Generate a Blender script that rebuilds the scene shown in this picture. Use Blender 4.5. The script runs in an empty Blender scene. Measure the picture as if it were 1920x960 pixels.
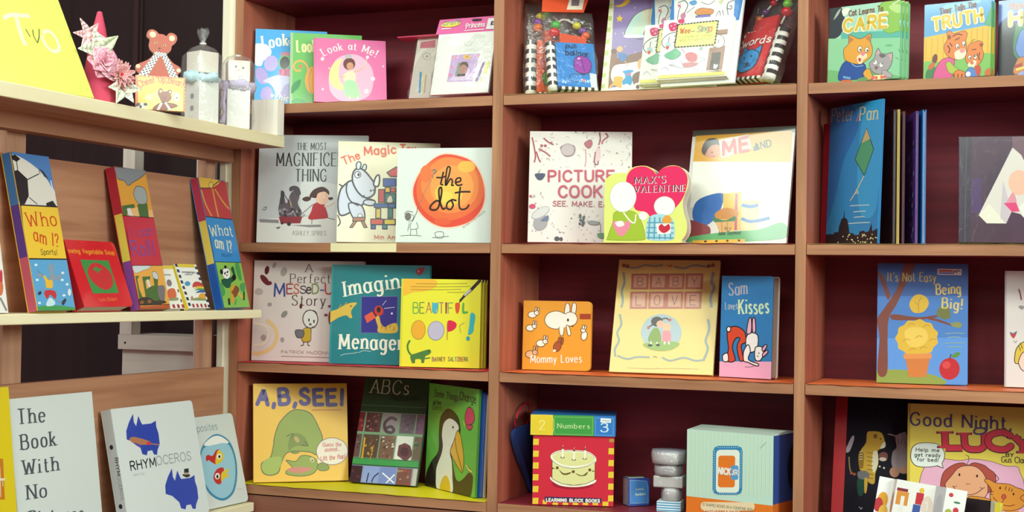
import bpy, math, random
from mathutils import Matrix, Vector
R = math.radians
C = bpy.context.scene.collection
# ---------------------------------------------------------------- camera, world, lights, exposure
cam = bpy.data.cameras.new('camera'); camo = bpy.data.objects.new('camera', cam); C.objects.link(camo)
bpy.context.scene.camera = camo
cam.sensor_width = 36; cam.lens = 2677.41 / 1920 * 36; cam.clip_start = .05
_r, _u, _f = Vector((.9270, .3746, .0148)), Vector((-.0057, -.0255, .9997)), Vector((-.3749, .9268, .0215))
_r.normalize(); _u = (-_f).cross(_r).normalized(); _f = _u.cross(_r).normalized() * 1
camo.matrix_world = Matrix(((_r.x, _u.x, -_f.x, 1.1), (_r.y, _u.y, -_f.y, -2.75), (_r.z, _u.z, -_f.z, 1.5), (0, 0, 0, 1)))
wd = bpy.data.worlds.new('world'); bpy.context.scene.world = wd; wd.use_nodes = True
wd.node_tree.nodes['Background'].inputs[0].default_value = (.82, .46, .54, 1)
wd.node_tree.nodes['Background'].inputs[1].default_value = .34
def area(name, loc, target, sx, sy, power, col):
    l = bpy.data.lights.new(name, 'AREA'); l.shape = 'RECTANGLE'; l.size = sx; l.size_y = sy; l.energy = power; l.color = col
    o = bpy.data.objects.new(name, l); C.objects.link(o); o.location = loc
    o.rotation_euler = (Vector(target) - Vector(loc)).to_track_quat('-Z', 'Y').to_euler()
area('ceiling_panel_light', (-.45, -2.1, 2.9), (-.45, -1.3, 1.4), 1.2, .6, 36, (.84, 1, .88))
area('ceiling_strip_light', (.25, -1.35, 3.2), (.25, -.2, 1.5), 2.4, .35, 12, (.84, 1, .88))
area('ceiling_panel_light', (1.3, -2.1, 2.9), (1.1, -1.2, 1.4), 1.2, .6, 24, (.84, 1, .87))
area('ceiling_panel_light', (.8, -4.4, 2.9), (.4, -1, 1.3), 1.2, .6, 9, (.84, 1, .87))
area('right_fill_light', (4.0, -2.4, 2.5), (-.6, -.5, 1.4), 1.4, 1.2, 128, (.85, 1, .87))  # added lamp from the right, brightens the rack and upright sides
vs = bpy.context.scene.view_settings
vs.view_transform = 'Standard'; vs.look = 'None'; vs.exposure = 0.0; vs.gamma = 1; vs.use_curve_mapping = False
# ---------------------------------------------------------------- materials
def lin(h):
    c = [int(h[i:i + 2], 16) / 255 for i in (0, 2, 4)]
    return tuple(((x + .055) / 1.055) ** 2.4 if x > .04045 else x / 12.92 for x in c) + (1,)
def newmat(name):
    m = bpy.data.materials.new(name); m.use_nodes = True; nt = m.node_tree
    return m, nt, nt.nodes['Principled BSDF']
def ink_mat(name, rough, coat=0, bump=.02, scale=400, sheen=0):
    m, nt, b = newmat(name); N = nt.nodes.new; L = nt.links.new
    a = N('ShaderNodeAttribute'); a.attribute_name = 'ink'
    tc = N('ShaderNodeTexCoord'); n = N('ShaderNodeTexNoise'); n.inputs['Scale'].default_value = scale; n.inputs['Detail'].default_value = 3
    L(tc.outputs['Object'], n.inputs['Vector'])
    r = N('ShaderNodeMapRange'); r.inputs['To Min'].default_value = .94; r.inputs['To Max'].default_value = 1.05; L(n.outputs['Fac'], r.inputs['Value'])
    x = N('ShaderNodeMix'); x.data_type = 'RGBA'; x.blend_type = 'MULTIPLY'; x.inputs['Factor'].default_value = 1
    L(a.outputs['Color'], x.inputs[6]); L(r.outputs['Result'], x.inputs[7]); L(x.outputs[2], b.inputs['Base Color'])
    bp = N('ShaderNodeBump'); bp.inputs['Strength'].default_value = bump; bp.inputs['Distance'].default_value = .001; L(n.outputs['Fac'], bp.inputs['Height']); L(bp.outputs[0], b.inputs['Normal'])
    b.inputs['Roughness'].default_value = rough; b.inputs['Coat Weight'].default_value = coat; b.inputs['Coat Roughness'].default_value = .08
    return m
PAPER = ink_mat('printed_paper', .5); SATIN = ink_mat('satin_cover', .38, .12); GLOSS = ink_mat('gloss_cover', .3, .6); CLOTH = ink_mat('printed_cloth', .95, 0, .5, 900)
PLASTIC = ink_mat('moulded_plastic', .25, .3, 0, 50)
def wood(name, c1, c2, axis, rough=.55, sc=1.0, knots=False):
    m, nt, b = newmat(name); N = nt.nodes.new; L = nt.links.new
    tc = N('ShaderNodeTexCoord'); mp = N('ShaderNodeMapping'); s = [38 * sc] * 3; s['XYZ'.index(axis)] = 2.2 * sc; mp.inputs['Scale'].default_value = s
    L(tc.outputs['Object'], mp.inputs['Vector'])
    n = N('ShaderNodeTexNoise'); n.inputs['Scale'].default_value = 1.3; n.inputs['Detail'].default_value = 6; n.inputs['Distortion'].default_value = .6; L(mp.outputs[0], n.inputs['Vector'])
    mp2 = N('ShaderNodeMapping'); s2 = [9 * sc] * 3; s2['XYZ'.index(axis)] = .9 * sc; mp2.inputs['Scale'].default_value = s2; L(tc.outputs['Object'], mp2.inputs['Vector'])
    n2 = N('ShaderNodeTexNoise'); n2.inputs['Scale'].default_value = 1; n2.inputs['Detail'].default_value = 2; n2.inputs['Distortion'].default_value = 1.5; L(mp2.outputs[0], n2.inputs['Vector'])
    ad = N('ShaderNodeMath'); ad.operation = 'ADD'; L(n.outputs['Fac'], ad.inputs[0]); L(n2.outputs['Fac'], ad.inputs[1])
    cr = N('ShaderNodeValToRGB'); cr.color_ramp.elements[0].position = .7; cr.color_ramp.elements[1].position = 1.3 if False else 1.0
    cr.color_ramp.elements[0].position = .35; cr.color_ramp.elements[1].position = .65; cr.color_ramp.elements[0].color = lin(c1); cr.color_ramp.elements[1].color = lin(c2)
    hv = N('ShaderNodeMath'); hv.operation = 'MULTIPLY'; hv.inputs[1].default_value = .5; L(ad.outputs[0], hv.inputs[0]); L(hv.outputs[0], cr.inputs[0])
    out = cr.outputs[0]
    if knots:
        v = N('ShaderNodeTexVoronoi'); v.inputs['Scale'].default_value = 3.1; v.inputs['Randomness'].default_value = 1
        mp3 = N('ShaderNodeMapping'); s3 = [1.4] * 3; s3['XYZ'.index(axis)] = .9; mp3.inputs['Scale'].default_value = s3; L(tc.outputs['Object'], mp3.inputs['Vector']); L(mp3.outputs[0], v.inputs['Vector'])
        kr = N('ShaderNodeValToRGB'); kr.color_ramp.elements[0].position = .02; kr.color_ramp.elements[1].position = .07; kr.color_ramp.elements[0].color = (.28, .13, .07, 1); kr.color_ramp.elements[1].color = (1, 1, 1, 1); L(v.outputs['Distance'], kr.inputs[0])
        x = N('ShaderNodeMix'); x.data_type = 'RGBA'; x.blend_type = 'MULTIPLY'; x.inputs['Factor'].default_value = 1; L(out, x.inputs[6]); L(kr.outputs[0], x.inputs[7]); out = x.outputs[2]
    L(out, b.inputs['Base Color']); b.inputs['Roughness'].default_value = rough
    bp = N('ShaderNodeBump'); bp.inputs['Strength'].default_value = .15; bp.inputs['Distance'].default_value = .002; L(n.outputs['Fac'], bp.inputs['Height']); L(bp.outputs[0], b.inputs['Normal'])
    return m
DW = {a: wood('shaded_bookcase_wood_' + a, '6a1828', '8a2634', a) for a in 'XZ'}  # shelf and back wood, maroon of the shade put into the colour
UW = wood('sidelit_upright_wood', 'a25442', 'be6e56', 'Z')  # lighter than the back, side light put into the colour
EW = {a: wood('tan_front_edge_wood_' + a, '905f42', 'ba8460', a, .6, 1.2) for a in 'XZ'}  # front edges get a lighter tan than the rest
PW = {a: wood('raw_pine_' + a, ('a0694e' if a == 'Y' else 'b08064'), ('c89474' if a == 'Y' else 'd0a084'), a, .6, .8, a == 'Y') for a in 'YZ'}
PINE_EDGE = wood('pale_pine_edge', 'ecdfb4', 'f6ecca', 'Y', .6, .8)
PALE = wood('whitewashed_wood', 'cfc4ba', 'e8ded2', 'X', .6, .8)
BLACKW = wood('dark_wall_panel', '1e1112', '2a191a', 'Z', .5, .5)
def pages_mat():
    m, nt, b = newmat('book_pages'); N = nt.nodes.new; L = nt.links.new
    tc = N('ShaderNodeTexCoord'); w = N('ShaderNodeTexWave'); w.bands_direction = 'Y'; w.inputs['Scale'].default_value = 260; w.inputs['Distortion'].default_value = 1.5; L(tc.outputs['Object'], w.inputs['Vector'])
    cr = N('ShaderNodeValToRGB'); cr.color_ramp.elements[0].color = lin('b8aca0'); cr.color_ramp.elements[1].color = lin('efe8dc'); L(w.outputs['Fac'], cr.inputs[0]); L(cr.outputs[0], b.inputs['Base Color']); b.inputs['Roughness'].default_value = .8
    return m
PAGES = pages_mat()
def film_mat(name, milk, gl, top, bump, scale=55):
    m = bpy.data.materials.new(name); m.use_nodes = True; nt = m.node_tree; nt.nodes.clear(); N = nt.nodes.new; L = nt.links.new
    o = N('ShaderNodeOutputMaterial'); t = N('ShaderNodeBsdfTransparent'); d = N('ShaderNodeBsdfDiffuse'); d.inputs[0].default_value = (.9, .9, .9, 1); g = N('ShaderNodeBsdfGlossy'); g.inputs['Roughness'].default_value = .15
    tc = N('ShaderNodeTexCoord'); n = N('ShaderNodeTexNoise'); n.inputs['Scale'].default_value = scale; n.inputs['Detail'].default_value = 2; n.inputs['Distortion'].default_value = 1; L(tc.outputs['Object'], n.inputs['Vector'])
    bp = N('ShaderNodeBump'); bp.inputs['Strength'].default_value = bump; bp.inputs['Distance'].default_value = .004; L(n.outputs['Fac'], bp.inputs['Height']); L(bp.outputs[0], g.inputs['Normal'])
    lw = N('ShaderNodeLayerWeight'); lw.inputs['Blend'].default_value = .2; L(bp.outputs[0], lw.inputs['Normal'])
    mr = N('ShaderNodeMapRange'); mr.inputs['To Min'].default_value = gl; mr.inputs['To Max'].default_value = top; L(lw.outputs['Facing'], mr.inputs['Value'])
    y = N('ShaderNodeMixShader'); y.inputs[0].default_value = milk; L(t.outputs[0], y.inputs[1]); L(d.outputs[0], y.inputs[2])
    x = N('ShaderNodeMixShader'); L(mr.outputs[0], x.inputs[0]); L(y.outputs[0], x.inputs[1]); L(g.outputs[0], x.inputs[2]); L(x.outputs[0], o.inputs[0])
    return m
FILM = film_mat('clear_wrap_film', .04, .05, .4, .8); FLAT = film_mat('taut_clear_film', .01, .03, .2, .12); HAZE = film_mat('cloudy_wrap_film', .30, .08, .3, .8, 90); CRISP = film_mat('crinkled_cellophane', .07, .05, .35, 1, 60)
# ---------------------------------------------------------------- mesh builder
def catmull(p, closed, n=5):
    k = len(p); out = []
    if k < 3: return list(p)
    for i in range(k if closed else k - 1):
        if closed: a, b, c, d = p[i - 1], p[i], p[(i + 1) % k], p[(i + 2) % k]
        else: a, b, c, d = p[max(i - 1, 0)], p[i], p[i + 1], p[min(i + 2, k - 1)]
        for j in range(n):
            t = j / n
            out.append(tuple(.5 * (2 * b[q] + (c[q] - a[q]) * t + (2 * a[q] - 5 * b[q] + 4 * c[q] - d[q]) * t * t + (3 * b[q] - a[q] - 3 * c[q] + d[q]) * t ** 3) for q in range(len(b))))
    if not closed: out.append(p[-1])
    return out
class MB:
    def __init__(s): s.v = []; s.f = []; s.k = []; s.m = []
    def face(s, pts, ink='ffffff', mi=0):
        i = len(s.v); s.v += [tuple(p) for p in pts]; s.f.append(tuple(range(i, i + len(pts)))); s.k.append(ink); s.m.append(mi)
    def box(s, x0, x1, y0, y1, z0, z1, ink='ffffff', mi=0, front=None, fmi=None):
        i = len(s.v); s.v += [(x, y, z) for x in (x0, x1) for y in (y0, y1) for z in (z0, z1)]
        for q, f in enumerate(((0, 4, 5, 1), (2, 3, 7, 6), (0, 1, 3, 2), (4, 6, 7, 5), (0, 2, 6, 4), (1, 5, 7, 3))):
            s.f.append(tuple(i + a for a in f)); s.k.append(front if (front and q == 0) else ink); s.m.append(fmi if (fmi is not None and q == 0) else mi)
    def prism(s, out, y0, y1, ink='ffffff', side=None, mi=0, smi=None):
        n = len(out); i = len(s.v); s.v += [(x, y0, z) for x, z in out] + [(x, y1, z) for x, z in out]
        s.f.append(tuple(range(i, i + n))); s.f.append(tuple(range(i + 2 * n - 1, i + n - 1, -1))); s.k += [ink, ink]; s.m += [mi, mi]
        for a in range(n):
            b = (a + 1) % n; s.f.append((i + a, i + n + a, i + n + b, i + b)); s.k.append(side or ink); s.m.append(mi if smi is None else smi)
    def ring(s, rings, ink='ffffff', mi=0, cap=True, closed=True, inks=None):
        n = len(rings[0]); i = len(s.v)
        for r in rings: s.v += [tuple(p) for p in r]
        for a in range(len(rings) - 1):
            for b in range(n if closed else n - 1):
                c = (b + 1) % n; s.f.append((i + a * n + b, i + a * n + c, i + (a + 1) * n + c, i + (a + 1) * n + b)); s.k.append(inks(a, b) if inks else ink); s.m.append(mi)
        if cap:
            s.f.append(tuple(range(i + n - 1, i - 1, -1))); s.f.append(tuple(range(i + (len(rings) - 1) * n, i + len(rings) * n))); s.k += [ink, ink]; s.m += [mi, mi]
    def lathe(s, prof, cx=0, cy=0, ink='ffffff', n=24, wob=0, inks=None):
        s.ring([[(cx + r * (1 + wob * math.sin(5 * t + z * 900)) * math.cos(t), cy + r * (1 + wob * math.sin(5 * t + z * 900)) * math.sin(t), z) for t in [2 * math.pi * k / n for k in range(n)]] for r, z in prof], ink, inks=inks)
    def tube(s, path, rad, ink='ffffff', n=10, closed=False, jit=0):
        P = [Vector(p) for p in path]; rings = []
        for i, p in enumerate(P):
            d = (P[(i + 1) % len(P)] - P[i - 1]) if closed else (P[min(i + 1, len(P) - 1)] - P[max(i - 1, 0)])
            d.normalize(); up = Vector((0, 0, 1)) if abs(d.z) < .9 else Vector((1, 0, 0)); a = d.cross(up).normalized(); b = a.cross(d)
            rr = rad[i] if isinstance(rad, (list, tuple)) else rad
            rings.append([tuple(p + (a * math.cos(t) + b * math.sin(t)) * rr * (1 + random.uniform(-jit, jit))) for t in [2 * math.pi * k / n for k in range(n)]])
        if closed: rings.append(rings[0])
        s.ring(rings, ink, cap=not closed)
    def ball(s, c, r, ink='ffffff', n=16, sq=(1, 1, 1), inks=None):
        s.ring([[(c[0] + r * sq[0] * math.sin(p) * math.cos(t), c[1] + r * sq[1] * math.sin(p) * math.sin(t), c[2] + r * sq[2] * math.cos(p)) for t in [2 * math.pi * k / n for k in range(n)]] for p in [math.pi * (q + .02) / (n // 2 + .04) for q in range(n // 2 + 1)]], ink, inks=inks)
    def build(s, name, mats, parent=None, smooth=False, bev=0):
        me = bpy.data.meshes.new(name); me.from_pydata(s.v, [], s.f); mats = mats if isinstance(mats, (list, tuple)) else [mats]
        for m in mats: me.materials.append(m)
        me.polygons.foreach_set('material_index', s.m)
        at = me.color_attributes.new('ink', 'FLOAT_COLOR', 'CORNER'); buf = []; memo = {}
        for p, k in zip(me.polygons, s.k):
            if k not in memo: memo[k] = lin(k)
            buf.extend(memo[k] * p.loop_total)
        at.data.foreach_set('color', buf)
        if smooth: me.polygons.foreach_set('use_smooth', [True] * len(me.polygons))
        me.update(); o = bpy.data.objects.new(name, me); C.objects.link(o); o.parent = parent
        if bev:
            b = o.modifiers.new('bevel', 'BEVEL'); b.width = bev; b.segments = 2; b.limit_method = 'ANGLE'
        return o
def tag(o, label, cat, group=None, kind=None):
    o['label'] = label; o['category'] = cat
    if group: o['group'] = group
    return o
def thing(name, label, cat, M=None, group=None):
    o = bpy.data.objects.new(name, None); C.objects.link(o); o.empty_display_size = .05
    if M is not None: o.matrix_world = M
    return tag(o, label, cat, group)
def struct(mb, name, mat):
    o = mb.build(name, mat); o['kind'] = 'structure'; return o
def pose(x, y, z, yaw=0, lean=0, roll=0):
    return Matrix.Translation((x, y, z)) @ Matrix.Rotation(R(yaw), 4, 'Z') @ Matrix.Rotation(-R(lean), 4, 'X') @ Matrix.Rotation(-R(roll), 4, 'Y')
# ---------------------------------------------------------------- lettering: pen strokes on a skeleton alphabet (cap height 1)
GL = {}
for row in '''A.66|l0,0 .33,1 .66,0|l.12,.36 .54,.36
B.58|l0,0 0,1|c0,1 .34,1 .5,.88 .5,.66 .34,.54 0,.54|c0,.54 .38,.54 .57,.42 .57,.13 .38,0 0,0
C.64|c.64,.8 .5,.97 .33,1 .1,.85 0,.5 .1,.15 .33,0 .5,.03 .64,.2
D.64|l0,0 0,1|c0,1 .3,1 .55,.85 .64,.5 .55,.15 .3,0 0,0
E.52|l.52,1 0,1|l0,1 0,0|l0,0 .52,0|l0,.53 .44,.53
F.5|l.5,1 0,1|l0,1 0,0|l0,.53 .42,.53
G.7|c.64,.8 .5,.97 .33,1 .1,.85 0,.5 .1,.15 .33,0 .52,.05 .66,.2|l.42,.45 .66,.45 .66,.1
H.62|l0,0 0,1|l.62,0 .62,1|l0,.53 .62,.53
I.1|l.05,0 .05,1
J.4|c.36,1 .36,.6 .36,.25 .18,0 0,.18
K.6|l0,0 0,1|l.58,1 0,.42|l.2,.58 .6,0
L.48|l0,1 0,0|l0,0 .48,0
M.78|l0,0 .05,1|l.05,1 .39,.2|l.39,.2 .73,1|l.73,1 .78,0
N.64|l0,0 0,1|l0,1 .64,0|l.64,0 .64,1
O.72|o.36,1 .62,.87 .72,.5 .62,.13 .36,0 .1,.13 0,.5 .1,.87
P.55|l0,0 0,1|c0,1 .36,1 .54,.88 .54,.62 .36,.48 0,.48
R.6|l0,0 0,1|c0,1 .36,1 .54,.88 .54,.64 .36,.5 0,.5|l.28,.5 .6,0
S.54|c.5,.84 .4,.98 .25,1 .07,.9 .05,.7 .2,.56 .36,.47 .52,.3 .47,.09 .28,0 .1,.04 0,.18
T.6|l0,1 .6,1|l.3,1 .3,0
U.62|c0,1 0,.6 .02,.22 .15,.03 .31,0 .47,.03 .6,.22 .62,.6 .62,1
V.62|l0,1 .31,0 .62,1
W.9|l0,1 .22,0|l.22,0 .45,.8|l.45,.8 .68,0|l.68,0 .9,1
X.58|l0,1 .58,0|l.58,1 0,0
Y.6|l0,1 .3,.48|l.6,1 .3,.48|l.3,.48 .3,0
Z.55|l0,1 .55,1 0,0 .55,0
a.46|o.22,.66 .42,.55 .44,.33 .42,.1 .22,0 .04,.12 0,.33 .04,.55|l.46,.66 .46,0
b.48|l0,1 0,0|o.26,.66 .44,.55 .48,.33 .44,.11 .26,0 .06,.11 .02,.33 .06,.55
c.42|c.42,.54 .24,.66 .06,.56 0,.33 .06,.1 .24,0 .42,.12
d.48|l.46,1 .46,0|o.22,.66 .42,.55 .44,.33 .42,.1 .22,0 .04,.12 0,.33 .04,.55
e.46|c.03,.36 .24,.37 .45,.38 .4,.57 .23,.66 .05,.56 0,.33 .06,.09 .24,0 .43,.12
f.32|c.34,.93 .24,1 .13,.9 .12,.66 .12,.3 .12,0|l0,.62 .3,.62
g.48|o.22,.66 .42,.55 .44,.33 .42,.1 .22,0 .04,.12 0,.33 .04,.55|c.46,.66 .46,.3 .46,-.1 .36,-.28 .2,-.31 .04,-.22
h.46|l0,1 0,0|c0,.4 .1,.6 .26,.66 .42,.56 .45,.35 .45,0
i.08|l.04,.64 .04,0|l.04,.84 .04,.95
k.45|l0,1 0,0|l.42,.64 0,.25|l.14,.38 .45,0
l.08|l.04,1 .04,0
m.74|l0,.66 0,0|c0,.45 .1,.62 .22,.66 .34,.58 .37,.35 .37,0|c.37,.45 .47,.62 .59,.66 .71,.58 .74,.35 .74,0
n.46|l0,.66 0,0|c0,.4 .1,.6 .26,.66 .42,.56 .45,.35 .45,0
o.48|o.24,.66 .43,.56 .48,.33 .43,.1 .24,0 .05,.1 0,.33 .05,.56
p.48|l0,.66 0,-.3|o.26,.66 .44,.55 .48,.33 .44,.11 .26,0 .06,.11 .02,.33 .06,.55
r.3|l0,.66 0,0|c0,.4 .08,.58 .2,.66 .32,.63
s.38|c.35,.55 .2,.66 .05,.58 .06,.43 .2,.35 .34,.26 .36,.1 .2,0 .02,.1
t.32|c.12,.92 .12,.5 .12,.2 .16,.04 .26,0 .34,.06|l0,.64 .3,.64
u.46|c0,.66 0,.3 .04,.08 .18,0 .34,.06 .45,.25|l.45,.66 .45,0
v.42|l0,.66 .21,0 .42,.66
x.42|l0,.66 .42,0|l.42,.66 0,0
w.66|l0,.66 .17,0|l.17,0 .33,.6|l.33,.6 .5,0|l.5,0 .66,.66
y.44|l0,.66 .22,0|l.44,.66 .1,-.3
2.5|c.02,.75 .1,.95 .27,1 .46,.9 .46,.68 .3,.42 0,0|l0,0 .5,0
1.25|l.02,.8 .18,1 .18,0
3.5|c.03,.85 .15,.98 .28,1 .46,.88 .44,.64 .2,.54|c.2,.54 .44,.5 .52,.28 .42,.06 .24,0 .1,.03 0,.16
!.1|l.05,1 .05,.3|l.05,.1 .05,0
?.42|c.02,.78 .1,.95 .24,1 .4,.88 .4,.7 .24,.52 .21,.28|l.21,.1 .21,0
..08|l.04,.09 .04,0
,.1|l.08,.08 .02,-.16
'.08|l.04,1 .03,.78
-.3|l0,.4 .3,.4'''.split('\n'):
    ch, rest = row[0], row[1:]; adv, *st = rest.split('|'); GL[ch] = (float(adv), [(q[0], [tuple(map(float, xy.split(','))) for xy in q[1:].split()]) for q in st])
GL[' '] = (.28, [])
def strip(pts, wid, closed=False):
    n = len(pts); L = []; Rr = []
    for i in range(n):
        a = pts[i - 1] if (i or closed) else pts[i]; b = pts[(i + 1) % n] if (i < n - 1 or closed) else pts[i]
        dx, dy = b[0] - a[0], b[1] - a[1]; q = math.hypot(dx, dy) or 1; w = (wid[i] if isinstance(wid, list) else wid) / 2
        L.append((pts[i][0] - dy / q * w, pts[i][1] + dx / q * w)); Rr.append((pts[i][0] + dy / q * w, pts[i][1] - dx / q * w))
    m = n if closed else n - 1
    return [(L[i], Rr[i], Rr[(i + 1) % n], L[(i + 1) % n]) for i in range(m)]
def corners_strip(pts, w):            # straight segments, each its own bar, with overlap at the joints
    out = []
    for a, b in zip(pts, pts[1:]):
        q = math.hypot(b[0] - a[0], b[1] - a[1]) or 1; e = w * .3 / q; dx, dy = (b[0] - a[0]) * e, (b[1] - a[1]) * e
        out += strip([(a[0] - dx, a[1] - dy), (b[0] + dx, b[1] + dy)], w)
    return out
def lettering(txt, x0, y0, x1, y1, H, W=.12, k=1, serif=0, arc=0, jit=0, sl=0):
    gap = .13 + W * .75 + serif * .1; tot = sum(GL[c][0] + gap for c in txt) - gap; Ls = math.hypot(x1 - x0, y1 - y0); sx = Ls / tot; ex = ((x1 - x0) / Ls, (y1 - y0) / Ls)
    rnd = random.Random(len(txt) * 7 + H); groups = []; x = 0
    for c in txt:
        adv, st = GL[c]; j = rnd.uniform(-jit, jit); rot = rnd.uniform(-jit, jit) * 1.4
        def M(p, x=x, j=j, rot=rot):
            gx = (p[0] + sl * p[1]) - p[1] * rot; lx = (x + gx) * sx; ly = (p[1] + j + (p[0] - .3) * rot) * H; t = lx / Ls
            dy = 4 * arc * t * (1 - t); sp = math.atan2(4 * arc * (1 - 2 * t), Ls) if arc else 0; ox = -math.sin(sp) * p[1] * H if arc else 0
            lx += ox; ly += dy; return (x0 + ex[0] * lx - ex[1] * ly, y0 + ex[1] * lx + ex[0] * ly)
        for ty, pts in st:
            P = pts if ty == 'l' else catmull(pts, ty == 'o', 4 if len(pts) > 3 else 6); Q = [M(p) for p in P]; n = len(Q); wd = []
            for i in range(n):
                a = P[i - 1] if (i or ty == 'o') else P[i]; b = P[(i + 1) % n] if (i < n - 1 or ty == 'o') else P[i]
                dx, dy = (b[0] - a[0]) * sx, (b[1] - a[1]) * H; q = math.hypot(dx, dy) or 1; wd.append(W * H * (k + (1 - k) * abs(dy) / q))
            if ty == 'l' and n > 2:
                g = []
                for i in range(n - 1): g += strip(Q[i:i + 2], [wd[0], wd[0]])
                groups.append(g)
            else: groups.append(strip(Q, wd, ty == 'o'))
            if ty != 'o':          # pen ends
                for e, e2 in ((0, 1), (-1, -2)):
                    p, p2 = P[e], P[e2]
                    if serif and abs(p[1] - p2[1]) > abs(p[0] - p2[0]) * .6 and min(abs(p[1] - z) for z in (0, 1, .66, -.3)) < .01:
                        w = (W * .5 + .11 * serif); zz = W * H * .32; s1 = -1 if p[1] > .3 else 1
                        a, b = M((p[0] - w, p[1])), M((p[0] + w, p[1])); d = (s1 * zz * -ex[1], s1 * zz * ex[0])
                        groups.append([(a, b, (b[0] + d[0], b[1] + d[1]), (a[0] + d[0], a[1] + d[1]))])
                    elif not serif and W > .1:
                        qx, qy = M(p); r = (wd[e]) / 2; groups.append([tuple((qx + r * math.cos(t), qy + r * math.sin(t)) for t in [math.pi * 2 * v / 8 for v in range(8)])])
        x += adv + gap
    return groups
def clip(poly, w, h):
    for ax, lim, sg in ((0, 0, 1), (0, w, -1), (1, 0, 1), (1, h, -1)):
        out = []; n = len(poly)
        for i in range(n):
            a, b = poly[i - 1], poly[i]; ia, ib = (a[ax] - lim) * sg >= 0, (b[ax] - lim) * sg >= 0
            if ia != ib:
                t = (lim - a[ax]) / (b[ax] - a[ax]); out.append((a[0] + (b[0] - a[0]) * t, a[1] + (b[1] - a[1]) * t))
            if ib: out.append(b)
        poly = out
        if len(poly) < 3: return []
    return poly
STEP = 1.2e-5
def prs(s): 
    n = s if isinstance(s, list) else [int(a) for a in s.split()]
    return list(zip(n[::2], n[1::2]))
def print_art(mb, key, y=-.0002, W=None, H=None, noclip=False, mi=0, yf=None):
    """lay the printed artwork of a cover into mb, 1 unit = 0.1 mm, x right, z up, ink layers stepping outwards"""
    w, h, ops = ART[key]; w = W or w * 1e4; h = H or h * 1e4; lay = [0]
    def put(poly, col):
        if not noclip: poly = clip(list(poly), w, h)
        if len(poly) > 2: mb.face([(a * 1e-4, (yf(a * 1e-4, b * 1e-4) if yf else 0) + y - lay[0] * STEP, b * 1e-4) for a, b in poly], col, mi)
    for op in ops:
        lay[0] += 1; t = op[0]
        if t == 'p': put(prs(op[2]), op[1])
        elif t == 'b': put(catmull(prs(op[2]), True), op[1])
        elif t == 'O':
            for q in strip(catmull(prs(op[3]), True), op[2], True): put(q, op[1])
        elif t == 'l':
            for q in strip(catmull(prs(op[3]), False), op[2]): put(q, op[1])
        elif t == 'L':
            for i, q in enumerate(corners_strip(prs(op[3]), op[2])): lay[0] += .3; put(q, op[1])
        elif t == 'y':          # a busy little photograph: scraps of colour inside its tile
            rn = random.Random(op[6])
            for _ in range(op[5]):
                x, z = rn.uniform(op[1], op[3] - 60), rn.uniform(op[2], op[4] - 60); dx, dz = rn.uniform(25, 70), rn.uniform(30, 70); lay[0] += .3
                put(clip([(x - op[1], z - op[2]), (x + dx - op[1], z - op[2] + 12), (x + dx * .9 - op[1], z + dz - op[2]), (x - 6 - op[1], z + dz * .8 - op[2])], op[3] - op[1], op[4] - op[2]) and [(min(a, op[3]), min(b, op[4])) for a, b in ((x, z), (x + dx, z + 12), (x + dx * .9, z + dz), (x, z + dz * .8))], rn.choice(op[7].split('|')))
        elif t == 'x':          # scattered kitchen doodles, denser towards the rim of the cover
            rn = random.Random(op[1])
            for i in range(260):
                u, v, q, r = rn.random(), rn.random(), rn.random() * 6.28, rn.uniform(18, 55); lay[0] += .2; c = rn.choice(('a06a74', '8a7a80', 'b8a4a6', 'a89a9c', '7a6a70') if v > .55 else ('8a8688', 'aaa6a6', '6a6a72', 'b8b0ae'))
                if .15 < u < .98 and .3 < v < .67: continue
                x, z = u * w, v * h
                if i % 2:
                    for g in strip(catmull([(x, z), (x + r * math.cos(q), z + r * math.sin(q)), (x + 1.6 * r * math.cos(q + .5), z + 1.6 * r * math.sin(q + .5))], False), 9): put(g, c)
                else: put([(x + r * .4 * math.cos(e), z + r * .33 * math.sin(e)) for e in [math.pi * k / 5 for k in range(10)]], c)
        elif t == 't':
            b = lay[0]
            for i, g in enumerate(lettering(op[1], *op[3:8], **op[8])):
                lay[0] = b + .25 * (i % 5)
                for q in g: put(q, op[2])
            lay[0] = b + 1.2
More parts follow.
